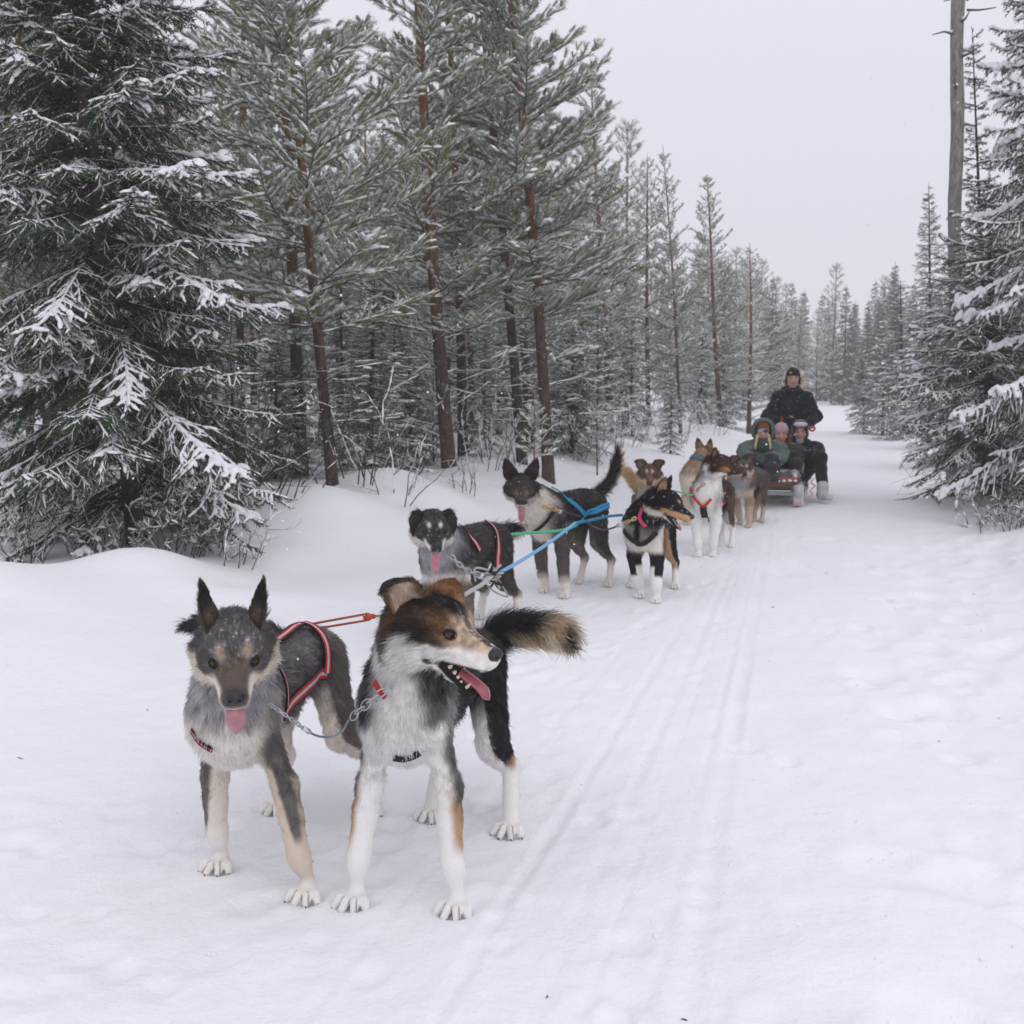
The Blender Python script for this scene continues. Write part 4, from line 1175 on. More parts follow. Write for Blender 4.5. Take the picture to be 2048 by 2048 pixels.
        for kk in ('fl', 'fr', 'hl', 'hr', 'body', 'neck', 'head', 'tail'): c['g'].setdefault(kk, z)
        c['leg'] = np.clip(c['g']['fl'] + c['g']['fr'] + c['g']['hl'] + c['g']['hr'], 0, 1)
        c['fore'] = np.clip(c['g']['fl'] + c['g']['fr'], 0, 1); c['hind'] = np.clip(c['g']['hl'] + c['g']['hr'], 0, 1)
        c['nz'] = fbm(V * 18 / k, 71, 3); c['nf'] = fbm(V * 70 / k, 72, 2)
        return c
    context(V, c)
    tint = coat(c)
    # eye rims and gaps between the toes
    for sg in (1, -1):
        d = np.sqrt((c['hx'] - 0.079) ** 2 + ((c['hy'] - eye_y * sg)) ** 2 + ((c['hz'] - 0.001) * 1.15) ** 2)
        m = (1 - sstep(0.0135 * eye_r, 0.0185 * eye_r, d))[:, None]; tint = tint * (1 - m) + A(0.018, 0.014, 0.013) * m
        c['fur'] = c['fur'] * (0.15 + 0.85 * sstep(0.013, 0.024, d))
    # lips
    q = (V - Hd) @ HB / hs
    jq = q - A(jx, 0, -0.062); jz = jq @ A(math.sin(J), 0, math.cos(J)); jl = jq @ ja
    up_l = sstep(0.0045, 0.0015, np.abs(q[:, 2] + 0.0625 - 0.06 * np.clip(q[:, 0] - 0.12, 0, 1))) * (q[:, 0] > 0.05) * (q[:, 0] < 0.175) * (np.abs(q[:, 1]) > 0.007) * c['g']['head'] * 0.75
    lo_l = sstep(0.15, 0.4, c['jaw']) * sstep(-0.016, -0.008, jz) * sstep(0.14, 0.13, jl) * (jl > 0.025) if J > 0.12 else 0 * jz
    corner = c['g']['head'] * sstep(0.020, 0.010, np.hypot(q[:, 0] - 0.052, q[:, 2] + 0.068)) * (J > 0.3)
    ml = np.clip(np.maximum(np.maximum(up_l, lo_l), corner), 0, 1)[:, None]
    tint = tint * (1 - ml) + A(0.018, 0.014, 0.015) * ml
    c['fur'] = c['fur'] * (1 - 0.9 * ml[:, 0])
    if paws:
        gap = np.zeros(len(V))
        for nm, (S, E, Wp, An, Ft, sg) in legs.items():
            r = V - (Ft - fwh * 0.012 * k); fx, fy = r @ fwh, r @ lf
            an = np.arctan2(fy, fx); rad_ = np.hypot(fx, fy)
            for m_ in (-0.40, 0.0, 0.40):
                gap = np.maximum(gap, sstep(0.060, 0.020, np.abs(an - m_)) * sstep(0.034, 0.044, rad_ / k) * (rad_ < 0.10 * k) * (np.abs(r[:, 2]) < 0.07 * k))
        tint = tint * (1 - gap[:, None]) + A(0.36, 0.27, 0.245) * gap[:, None]; c['fur'] = c['fur'] * (1 - gap)
    tint = np.clip(tint, 0.004, 0.9)
    nv = vnormals(V, F)
    me = raw_mesh('dog_body', V - np.array(root.location), F, tint, True, [M_COAT])
    body = link('body', me, root)
    rng = np.random.default_rng(int(abs(C[0] * 1000)) + 5)
    parts = []
    fl = c['fur'] * furk * k
    if nfur: parts.append(grow_fur(rng, V, F, nfur, c['flow'], fl, tint, nv, 1 + 2.2 * c['g']['head'] + 0.8 * c['leg'], rad=frad, seg=4 if nfur > 60000 else 3))
    # ears
    for sg, e in ((1, ears[0]), (-1, ears[1])):
        path = [hd(*(A(*p) * A(1, sg, 1))) for p in e['path']]
        op = [HB @ (A(*o) * A(1, sg, 1)) for o in e['open']]
        EV, EF, et, ei, efl, ee = ear_mesh(path, op, e['w'] * hs, e.get('curl', 0.9))
        ec = np.array(e['out'])[None] * (1 - ei[:, None]) + np.array(e['inn'])[None] * ei[:, None]
        tip = sstep(e.get('dark', 0.5), e.get('dark', 0.5) + 0.35, et)[:, None] * (1 - 0.6 * ei[:, None]); ec = ec * (1 - tip) + np.array(e['tip']) * tip
        edge = (ei * sstep(0.75, 1.0, ee))[:, None]; ec = ec * (1 - edge) + np.array(e.get('rim', e['out'])) * edge
        base = (sstep(0.25, 0.0, et) * (1 - ei))[:, None] * 0.5; ec = ec * (1 - base) + np.array(e['out']) * base
        ec = ec * (1 + 0.2 * fbm(EV * 60, 5, 2))[:, None]
        link('ear', raw_mesh('dog_ear', EV - np.array(root.location), EF, np.clip(ec, 0.004, 0.9), True, [M_COAT]), root)
        if nfur: parts.append(grow_fur(rng, EV, EF, max(900, int(nfur * 0.04)), efl, np.where(ei > 0.5, 0.016 * (1 - 0.7 * et), 0.009) * (1 + 0.6 * (et < 0.25)) * (1 + 0.8 * sstep(0.8, 1, ee)) * furk * hs, ec, vnormals(EV, EF), rad=frad * 0.8, seg=4 if nfur > 60000 else 3, lift=0.3))
    if nfur: fur_object('fur', parts, root)
    # eyes
    for sg in (1, -1):
        mb = MB(); o = hd(0.0725, eye_y * sg, 0.0005); r = 0.0122 * hs
        look = nrm(hf * 1.0 + hl * sg * 0.20)
        o = o + hf * 0.002 * hs; r = r * 1.10 * eye_r; mb.ball(o, r, basis(look), None, 20, 14)
        X = np.concatenate(mb.V) - o; ang = np.arccos(np.clip(nrm(X) @ look, -1, 1))
        t = np.where(ang[:, None] < 0.38, A(0.004, 0.004, 0.004), np.where(ang[:, None] < 0.98, np.array(eye), A(0.02, 0.015, 0.014)))
        mb.T = [t]; mb.build('eye', M_GLOSS, root)
        if nfur > 40000:        # upper and lower lid over the ball
            LB = basis(look, hu); th = np.linspace(0, 1, 7); ph = np.linspace(-1.35, 1.35, 11); ld = MB()
            for sgn, e0, e1 in ((1, 0.42, 1.35), (-1, 0.62, 1.3)):
                VV = np.array([LB @ A(math.cos(e) * math.cos(a), math.cos(e) * math.sin(a), math.sin(e) * sgn) for e in [e0 * (1 - 0.55 * 0) + (e1 - e0) * q for q in th] for a in ph]) * r * 1.07
                VV = np.array([v * (1 + 0.04 * (k_ // 11 == 0)) for k_, v in enumerate(VV)])
                i_, j_ = np.meshgrid(np.arange(6), np.arange(10), indexing='ij'); i_ = i_.ravel(); j_ = j_.ravel()
                FF = np.stack([i_ * 11 + j_, i_ * 11 + j_ + 1, (i_ + 1) * 11 + j_ + 1, (i_ + 1) * 11 + j_], 1)
                ld.add(o + VV, FF, (0.022, 0.018, 0.017))
            ld.build('eyelid', M_COAT, root)
    # nose
    fn = [ell(hd(0.178, 0, -0.022), A(0.016, 0.019, 0.0145) * hs, HB, k=0.006), ell(hd(0.172, 0, -0.034), A(0.014, 0.009, 0.010) * hs, HB, k=0.008)]
    fn += [ell(hd(0.176, 0.0115 * sg, -0.026), A(0.013, 0.0098, 0.0105) * hs, HB, k=0.005) for sg in (1, -1)]
    fn += [ell(hd(0.192, 0.0095 * sg, -0.026), A(0.008, 0.0042, 0.0036) * hs, HB, k=0.002, sub=True) for sg in (1, -1)]
    NVv, NFf = Field(fn, min(0.0022, h * 0.35)).surface(1)
    link('nose', raw_mesh('dog_nose', NVv - np.array(root.location), NFf, np.broadcast_to(np.array(nose_col), (len(NVv), 3)), True, [M_NOSE]), root)
    # mouth lining, tongue, teeth
    if J > 0.12:
        fm = [cone(hd(0.045, 0, -0.062), hd(0.142, 0, -0.052), 0.020 * hs, 0.011 * hs, k=0.01), cone(hd(*jw(0.04, 0.006)), hd(*jw(0.140, 0.006)), 0.019 * hs, 0.0105 * hs, k=0.01),
              ell(hd(*(0.5 * (jw(0.06) + A(0.06, 0, -0.055)))), A(0.026, 0.019, 0.026) * hs, HB, k=0.02)]
        mv, mf = Field(fm, min(0.004, h)).surface(1)
        q = (mv - Hd) @ HB / hs
        dark = sstep(0.013, 0.018, np.abs(q[:, 1]))[:, None]
        mt = A(0.16, 0.045, 0.05) * (1 - dark) + A(0.018, 0.014, 0.015) * dark
        link('mouth', raw_mesh('dog_mouth', mv - np.array(root.location), mf, mt, True, [M_TONGUE]), root)
    if tongue:
        pts = bez([hd(*p) for p in tongue['path']], 14); n = 14
        tg = nrm(np.gradient(pts, axis=0)); wv = tongue['w'] * hs
        VV = []; m = 9
        for i in range(n):
            q = i / (n - 1); w = wv * np.interp(q, [0, 0.3, 0.75, 0.93, 1], [0.85, 0.95, 1.0, 0.72, 0.25])
            sd = HB[:, 1]; nn = nrm(np.cross(sd, tg[i]))
            for j in range(m * 2):
                a = 2 * np.pi * j / (m * 2); x = math.cos(a); z = math.sin(a)
                VV.append(pts[i] + sd * w * x + nn * (0.0045 * hs * z - 0.0035 * hs * math.exp(-(x / 0.18) ** 2) * (1 if abs(z) > 0.3 else 0) * (1 if z < 0 else -1) * 0.6 + 0.006 * hs * x * x))
        VV = np.array(VV); M2 = m * 2
        i, j = np.meshgrid(np.arange(n - 1), np.arange(M2), indexing='ij'); i = i.ravel(); j = j.ravel(); k2 = (j + 1) % M2
        FF = np.stack([i * M2 + j, i * M2 + k2, (i + 1) * M2 + k2, (i + 1) * M2 + j], 1)
        mb = MB(); tc = np.array(tongue.get('col', (0.40, 0.155, 0.18))); mb.add(VV, FF, tc * (1 + 0.12 * vnoise(VV * 60, 3))[:, None])
        e = (n - 1) * M2
        mb.add(np.concatenate([VV[e:e + M2], [pts[-1] + tg[-1] * 0.003]]), np.stack([np.arange(M2), (np.arange(M2) + 1) % M2, np.full(M2, M2)], 1), tc)
        mb.build('tongue', M_TONGUE, root)
    if teeth:
        for sg in (1, -1):
            for x, hh, r in ((0.138, 0.015, 0.0042), (0.121, 0.003, 0.0034), (0.109, 0.005, 0.0046), (0.096, 0.006, 0.0054), (0.080, 0.008, 0.0070)):
                a = hd(*(jw(x, 0.010, 0.0135 * sg if x > 0.13 else 0.016 * sg))); b = hd(*(jw(x + 0.001, 0.012 + hh, 0.0135 * sg if x > 0.13 else 0.0165 * sg)))
                mb = MB(); mb.tube(np.array([a, lerp(a, b, 0.5), b]), np.array([r, r * 0.7, r * 0.12]) * hs, 7, (0.66, 0.60, 0.45)); mb.build('tooth', M_GLOSS, root)
    if claws:
        for (tip, d) in toes:
            mb = MB(); mb.tube(np.array([tip + A(0, 0, 0.001), tip + d * 0.010 * k + A(0, 0, 0.001 * k), tip + d * 0.017 * k + A(0, 0, -0.003 * k)]), np.array([0.0028, 0.0021, 0.0007]) * k, 6, (0.06, 0.05, 0.05))
            mb.build('claw', M_NOSE, root)
    return dict(root=root, fld=fld, hd=hd, C=C, Hp=Hp, fwh=fwh, lf=lf, k=k, legs=legs, HB=HB, hs=hs, Hd=Hd)

def strap(d, pts, width, name, colors, off=0.014, n=40, parent=None, thick=0.003, snap=True):
    """webbing laid over the coat; colors across the width"""
    P = bez(pts, n)
    if snap: P = d['fld'].project(P, off)
    for _ in range(2): P[1:-1] = 0.5 * P[1:-1] + 0.25 * (P[:-2] + P[2:])
    nn = d['fld'].grad(P, 0.02); tg = nrm(np.gradient(P, axis=0)); sd = nrm(np.cross(nn, tg))
    m = len(colors); V, T = [], []
    xs = np.linspace(-0.5, 0.5, m + 1)
    mb = MB()
    for c in range(m):
        a, b = xs[c], xs[c + 1]
        VV = np.concatenate([P + sd * width * a + nn * thick, P + sd * width * b + nn * thick, P + sd * width * b - nn * thick, P + sd * width * a - nn * thick])
        i = np.arange(n - 1); F = []
        for q in range(4):
            q2 = (q + 1) % 4
            F.append(np.stack([q * n + i, q2 * n + i, q2 * n + i + 1, q * n + i + 1], 1))
        mb.add(VV, np.concatenate(F), colors[c])
    return mb.build(name, M_WEB, parent or d['root'])
# ------------------------------------------------------------------ the nine dogs
CREAM = A(0.60, 0.51, 0.41); WHITE = A(0.80, 0.79, 0.77); TAN = A(0.40, 0.24, 0.12); BLACK = A(0.014, 0.014, 0.017); GREY = A(0.095, 0.088, 0.086)
def mixm(a, b, m): return a * (1 - m[:, None]) + np.asarray(b) * m[:, None]
def base_cols(n, c): return np.broadcast_to(np.asarray(c, float), (n, 3)).copy()
def mirror(c): return np.abs(c['hy'])
def face(c, t, dark, pale, brow, spot=0.0085, cheek_h=-0.012, bridge=0.020, bridge_col=None, cheek_front=0.02, spot_y=0.026, spot_z=0.030, spot_x=0.066, muz_z=1.0):
    """dark mask over the brow and bridge, pale cheeks and lips, spots over the eyes"""
    ay = mirror(c); hd_ = sstep(0.35, 0.65, c['g']['head'])
    wob = 0.006 * c['nz']
    line = cheek_h - 0.22 * np.clip(c['hx'] - 0.03, 0, 0.2) + wob
    pal = sstep(0.006, -0.008, c['hz'] - line) * sstep(cheek_front - 0.055, cheek_front - 0.02, c['hx'] + 0.35 * (ay - 0.03) + wob)
    pal = np.maximum(pal, sstep(0.085, 0.10, c['hx']) * sstep(bridge * 0.55, bridge * 1.0, ay + 0.5 * wob) * sstep(muz_z + 0.007, muz_z - 0.007, c['hz'] + wob))
    pal = np.maximum(pal, sstep(-0.05, -0.062, c['hz']) * sstep(-0.03, 0.0, c['hx']))
    f = mixm(base_cols(len(ay), dark), pale, pal)
    if bridge_col is not None:
        b = sstep(0.08, 0.11, c['hx']) * sstep(bridge * 1.0, bridge * 0.6, ay) * sstep(-0.06, -0.045, c['hz'])
        f = mixm(f, bridge_col, b * 0.85)
    sp = np.exp(-(((ay - spot_y) / spot) ** 2 + ((c['hz'] - spot_z) / (spot * 1.05)) ** 2) ** 1.5) * sstep(0.03, 0.045, c['hx'])
    f = mixm(f, brow, np.clip(sp * 1.2, 0, 1))
    return mixm(t, f, hd_)
UP_EAR = lambda w, out, inn, tip, h=0.115, splay=0.25, open_=(0.35, 1.0, 0.0), lean=0.0, dark=0.45, curl=0.95: dict(
    path=[(-0.030, 0.046, 0.030), (-0.036 + lean * 0.5, 0.050 + splay * 0.05, 0.030 + h * 0.5), (-0.034 + lean, 0.050 + splay * 0.12, 0.035 + h)], open=[open_, open_], w=w, out=out, inn=inn, tip=tip, dark=dark, curl=curl)
def FOLD_EAR(w, out, inn, tip, up=0.055, fwd=0.045, drop=0.03, side=0.03, dark=0.6):
    return dict(path=[(-0.026, 0.048, 0.030), (-0.028, 0.056, 0.030 + up * 0.7), (-0.012 + fwd * 0.2, 0.062 + side * 0.4, 0.032 + up), (fwd * 0.8, 0.066 + side * 0.9, 0.030 + up - drop * 0.5), (fwd, 0.068 + side, 0.03 + up - drop)],
                open=[(0.9, 0.45, 0.0), (-0.2, 0.2, -1.0)], w=w, out=out, inn=inn, tip=tip, dark=dark, curl=0.75)
def G_(px, py): return on_ground(px, py, gz(*on_ground(px, py)[:2]) + 0.0)

# --- 1: grey leader, ears up, looking into the camera
def coat1(c):
    n = len(c['bu']); nz = c['nz']
    t = base_cols(n, (0.165, 0.158, 0.160))
    t = t * (1 + 0.35 * c['nf'] + 0.2 * nz)[:, None]
    t = mixm(t, A(0.24, 0.215, 0.195), sstep(0.1, 0.7, nz) * 0.5)
    # frosted ruff
    ruff = c['g']['neck'] * sstep(-0.02, -0.07, c['hz']) + sstep(-0.02, -0.06, c['hz']) * c['g']['head'] * sstep(0.045, 0.06, mirror(c))
    t = mixm(t, A(0.56, 0.56, 0.58), np.clip(ruff, 0, 1) * sstep(-0.5, 0.5, c['nf'] + 0.4) * 0.75)
    # pale chest and belly
    ch = sstep(0.54, 0.47, c['bz'] + 0.02 * nz) * np.clip(c['g']['body'] + c['fore'] + c['g']['neck'], 0, 1) * sstep(0.7, 0.95, c['bu'])
    ch = np.maximum(ch, sstep(0.42, 0.37, c['bz'] + 0.02 * nz) * c['g']['body'])
    t = mixm(t, A(0.78, 0.74, 0.68), ch)
    # legs
    lg = np.maximum(c['fore'] * sstep(0.10, 0.24, c['t'] + 0.05 * nz), c['hind'] * sstep(0.36, 0.62, c['t'] + 0.05 * nz + 0.30 * sstep(0.3, -0.2, c['out'] - 0.4 * c['front'])))
    legc = mixm(base_cols(n, (0.70, 0.64, 0.57)), A(0.80, 0.78, 0.74), sstep(0.60, 0.8, c['t']))
    legc = mixm(legc, A(0.60, 0.50, 0.40), sstep(0.2, 0.7, c['g']['fl']) * sstep(0.96, 0.88, c['t']) * 0.85)
    t = mixm(t, legc, lg)
    wd = np.interp(c['t'], [0.1, 0.35, 0.7], [0.75, 0.5, 0.22]); st = c['fore'] * sstep(0.72, 0.58, c['t'] + 0.04 * nz) * np.exp(-((c['out'] - 0.50 + 0.1 * nz) / wd) ** 4) * sstep(-0.9, -0.2, c['front'])
    t = mixm(t, A(0.09, 0.085, 0.088), np.clip(st * 1.3, 0, 1) * 0.9)
    hs_ = c['hind'] * sstep(0.3, 0.5, c['out'] - 0.2 * c['front']) * sstep(0.78, 0.5, c['t'])
    t = mixm(t, A(0.15, 0.13, 0.11), np.clip(hs_, 0, 1) * 0.85)
    t = face(c, t, A(0.110, 0.105, 0.105), A(0.72, 0.64, 0.55), A(0.34, 0.27, 0.21), spot=0.0115, cheek_h=-0.014, bridge=0.034, bridge_col=A(0.11, 0.082, 0.064), cheek_front=0.0, spot_y=0.029, spot_z=0.030, muz_z=-0.020)
    # tan in front of and under the eyes
    ay = mirror(c)
    und = c['g']['head'] * np.exp(-(((c['hx'] - 0.082) / 0.022) ** 2 + ((ay - 0.026) / 0.014) ** 2 + ((c['hz'] + 0.014) / 0.014) ** 2))
    t = mixm(t, A(0.24, 0.175, 0.125), und * 0.8)
    mz = c['g']['head'] * sstep(0.155, 0.17, c['hx']) * sstep(-0.05, -0.03, c['hz']); t = mixm(t, A(0.06, 0.055, 0.055), mz * 0.7)
    fr = sstep(0.35, 0.9, fbm(c['V'] * 160, 9, 2)) * sstep(0.0, 0.03, c['hz']) * c['g']['head'] * 0.6      # snow grains on the brow
    t = mixm(t, A(0.7, 0.7, 0.73), fr)
    t = mixm(t, BLACK, c['g']['tail'] * 0.8)
    return t
E1 = UP_EAR(0.029, (0.10, 0.082, 0.066), (0.50, 0.42, 0.33), (0.02, 0.02, 0.022), h=0.108, splay=0.15, open_=(-0.05, 1.0, 0.0), dark=0.30, curl=1.1)
Y1 = 2.95
hd1 = at(468, 1284, 2.84)
D1 = make_dog('grey leader dog with tall pointed ears and hanging tongue, facing the camera',
    [G_(612, 1795), G_(438, 1735), G_(742, 1622), G_(553, 1622)], at(476, 1420, 3.04), at(616, 1318, 3.60), hd1, 0.24, -0.36,
    ([at(590, 1300, 3.74), at(520, 1262, 3.86), at(440, 1246, 3.92), at(372, 1250, 3.95)], 0.85, 0.045), coat1, s=1.0, hs=1.16, wr=0.70, eye_r=1.15,
    ears=(E1, E1), jaw=0.10, tongue=dict(path=[(0.10, 0, -0.066), (0.152, 0, -0.062), (0.172, 0, -0.072), (0.168, 0, -0.105), (0.150, 0, -0.140)], w=0.022, col=(0.40, 0.17, 0.20)),
    h=0.0046, nfur=150000, frad=0.0008, paws='splayed', claws=True, eye=(0.075, 0.036, 0.013), eye_y=0.0375, furk=1.0)

# --- 2: tricolour leader, head turned to the side, mouth open
def coat2(c):
    n = len(c['bu']); nz = c['nz']; ay = mirror(c)
    t = base_cols(n, (0.030, 0.029, 0.031)) * (1 + 0.5 * c['nf'])[:, None]
    t = mixm(t, A(0.20, 0.15, 0.10), sstep(0.25, 0.8, nz) * 0.35 * c['g']['body'])
    t = mixm(t, A(0.20, 0.20, 0.21), sstep(0.0, 0.8, c['nf'] + 0.1) * 0.4 * (1 - c['g']['head']) * (1 - c['leg']))
    ch = np.exp(-(((c['bv'] - 0.026 + 0.010 * nz) / 0.062) ** 4)) * sstep(0.80, 1.0, c['bu'] + 0.05 * nz) * sstep(0.76, 0.68, c['bz'])
    ch = np.maximum(ch, sstep(0.50, 0.45, c['bz'] + 0.025 * nz) * sstep(0.7, 1.0, c['bu']))
    ch = np.maximum(ch, sstep(0.40, 0.36, c['bz'] + 0.02 * nz) * c['g']['body'])
    t = mixm(t, WHITE, np.clip(ch, 0, 1) * np.clip(c['g']['body'] + c['g']['neck'] + c['fore'], 0, 1))
    lg = np.maximum(c['fore'] * sstep(0.04, 0.16, c['t'] + 0.04 * nz), c['hind'] * np.maximum(sstep(0.5, 0.62, c['t']), sstep(0.15, 0.35, c['t']) * (c['out'] < 0.35)))
    legc = mixm(base_cols(n, WHITE), A(0.44, 0.28, 0.16), sstep(0.05, 0.7, c['out'] + 0.12 * nz) * sstep(0.25, 0.45, c['t']) * sstep(0.74, 0.58, c['t'] + 0.04 * nz))
    t = mixm(t, legc, lg)
    bk = c['fore'] * sstep(0.30, 0.9, c['out'] + 0.15 * nz + 0.6 * (0.3 - c['t'])) * sstep(0.56, 0.34, c['t'] + 0.05 * nz)
    t = mixm(t, A(0.045, 0.042, 0.042), np.clip(bk, 0, 1) * 0.9)
    # head
    f = base_cols(n, (0.028, 0.026, 0.026)) * (1 + 0.4 * c['nf'])[:, None]
    br = np.exp(-(((c['hx'] - 0.052) / 0.055) ** 2 + ((ay - 0.042) / 0.024) ** 2 + ((c['hz'] - 0.012) / 0.03) ** 2)); f = mixm(f, A(0.20, 0.105, 0.045), np.clip(br * 1.25, 0, 1) * (0.75 + 0.25 * nz))
    br2 = np.exp(-(((c['hx'] + 0.05) / 0.03) ** 2 + ((ay - 0.055) / 0.03) ** 2 + ((c['hz'] - 0.0) / 0.035) ** 2)); f = mixm(f, A(0.22, 0.11, 0.05), br2 * 0.8)
    tp = sstep(0.026, 0.014, ay + 0.006 * nz) * sstep(0.02, 0.035, c['hz']); f = mixm(f, A(0.022, 0.02, 0.02), tp)
    line = -0.022 + 0.05 * np.clip(c['hx'] - 0.06, 0, 0.2) + 0.006 * nz
    pal = sstep(0.006, -0.006, c['hz'] - line) * sstep(-0.028, -0.006, c['hx'] + 0.25 * np.clip(-0.03 - c['hz'], 0, 0.05) + 0.01 * nz)
    pal = np.maximum(pal, sstep(0.095, 0.115, c['hx']) * sstep(0.004, 0.011, ay) * sstep(-0.012, -0.026, c['hz']))
    wedge = sstep(0.004, -0.006, np.abs(c['hx'] + 0.002) - 0.016) * sstep(-0.005, -0.02, c['hz']); pal = np.maximum(pal, wedge)
    f = mixm(f, A(0.76, 0.73, 0.69), np.clip(pal, 0, 1))
    sp = np.exp(-((((ay - 0.027) / 0.011) ** 2 + ((c['hz'] - 0.027) / 0.010) ** 2 + ((c['hx'] - 0.073) / 0.018) ** 2)) ** 1.3); f = mixm(f, A(0.58, 0.45, 0.31), np.clip(sp * 1.3, 0, 1))
    ey = np.exp(-(((ay - 0.043) / 0.013) ** 2 + ((c['hz'] + 0.010) / 0.011) ** 2 + ((c['hx'] - 0.075) / 0.02) ** 2)); f = mixm(f, A(0.20, 0.095, 0.04), ey * 0.8)
    bl = sstep(0.075, 0.095, c['hx']) * sstep(0.17, 0.12, c['hx']) * sstep(0.022, 0.008, ay + 0.004 * nz) * sstep(-0.03, -0.012, c['hz']); f = mixm(f, A(0.14, 0.095, 0.07), bl * 0.9)
    mz = np.exp(-(((c['hx'] - 0.10) / 0.025) ** 2 + ((c['hz'] + 0.004) / 0.014) ** 2)); f = mixm(f, A(0.42, 0.29, 0.18), mz * 0.6); up_ = sstep(0.075, 0.10, c['hx']) * sstep(-0.030, -0.014, c['hz']) * sstep(0.006, 0.012, ay); f = mixm(f, A(0.52, 0.40, 0.29), np.clip(up_ * (0.75 + 0.35 * c['nf']), 0, 1))
    fr = sstep(0.3, 0.8, fbm(c['V'] * 150, 9, 2)) * sstep(0.018, 0.008, ay) * sstep(0.05, 0.08, c['hx']) * 0.85; f = mixm(f, A(0.75, 0.75, 0.78), fr)
    f = f * (1 + 0.22 * c['nf'] + 0.10 * nz)[:, None]
    t = mixm(t, f, sstep(0.35, 0.65, c['g']['head']))
    thr = c['g']['neck'] * np.exp(-((c['bv'] - 0.034 + 0.012 * nz) / 0.064) ** 4) * sstep(-0.01, -0.04, c['hz']) * sstep(1.3, 0.9, c['t'] + 0.1 * nz); t = mixm(t, A(0.78, 0.76, 0.73), np.clip(thr, 0, 1))
    tl = c['g']['tail']
    tc = mixm(base_cols(n, (0.03, 0.028, 0.03)), A(0.62, 0.49, 0.33), sstep(0.018, -0.004, c['under'] + 0.004 * nz) * sstep(0.20, 0.4, c['t']) * sstep(0.9, 0.84, c['t']) + 0.8 * sstep(0.55, 0.66, c['t']) * sstep(0.86, 0.8, c['t']))
    tc = mixm(tc, A(0.05, 0.045, 0.045), sstep(0.2, 0.9, c['nf'] + 0.2) * 0.6)
    return mixm(t, tc, tl)
hd2 = at(862, 1243, 2.80)
E2a = dict(path=[(-0.032, 0.044, 0.028), (-0.040, 0.055, 0.060), (-0.044, 0.066, 0.080), (-0.054, 0.092, 0.086), (-0.060, 0.112, 0.066)], open=[(0.75, 0.65, 0.0), (0.1, -0.1, -1.0)], w=0.032, out=(0.030, 0.026, 0.026), inn=(0.72, 0.60, 0.50), tip=(0.03, 0.026, 0.026), rim=(0.22, 0.13, 0.07), curl=0.8, dark=0.42)
E2b = dict(path=[(-0.030, 0.040, 0.028), (-0.030, 0.048, 0.050), (-0.014, 0.054, 0.063), (0.012, 0.060, 0.058), (0.030, 0.064, 0.042)], open=[(0.9, 0.4, 0.0), (-0.3, 0.1, -1.0)], w=0.036, out=(0.17, 0.085, 0.038), inn=(0.42, 0.33, 0.26), tip=(0.40, 0.28, 0.17), curl=0.6, dark=0.7)
D2 = make_dog('black, white and tan leader dog with folded ears, its open-mouthed head turned to the side',
    [G_(910, 1822), G_(708, 1808), G_(1018, 1664), G_(862, 1634)], at(820, 1408, 3.02), at(932, 1325, 3.60), hd2, 0.98, -0.16,
    ([at(962, 1292, 3.72), at(1010, 1262, 3.72), at(1065, 1258, 3.66), at(1112, 1262, 3.60), at(1130, 1274, 3.56)], 0.95, 0.080), coat2, s=1.05, hs=1.17, wr=0.70, eye_r=1.2,
    ears=(E2b, E2a), jaw=0.60, tongue=dict(path=[(0.06, 0.004, -0.078), (0.10, 0.004, -0.086), (0.138, 0.006, -0.098), (0.160, 0.010, -0.112), (0.168, 0.014, -0.132)], w=0.019, col=(0.32, 0.075, 0.095)),
    h=0.0046, nfur=160000, frad=0.0008, paws='splayed', claws=True, eye=(0.085, 0.035, 0.011), teeth=True, roll=0.0)
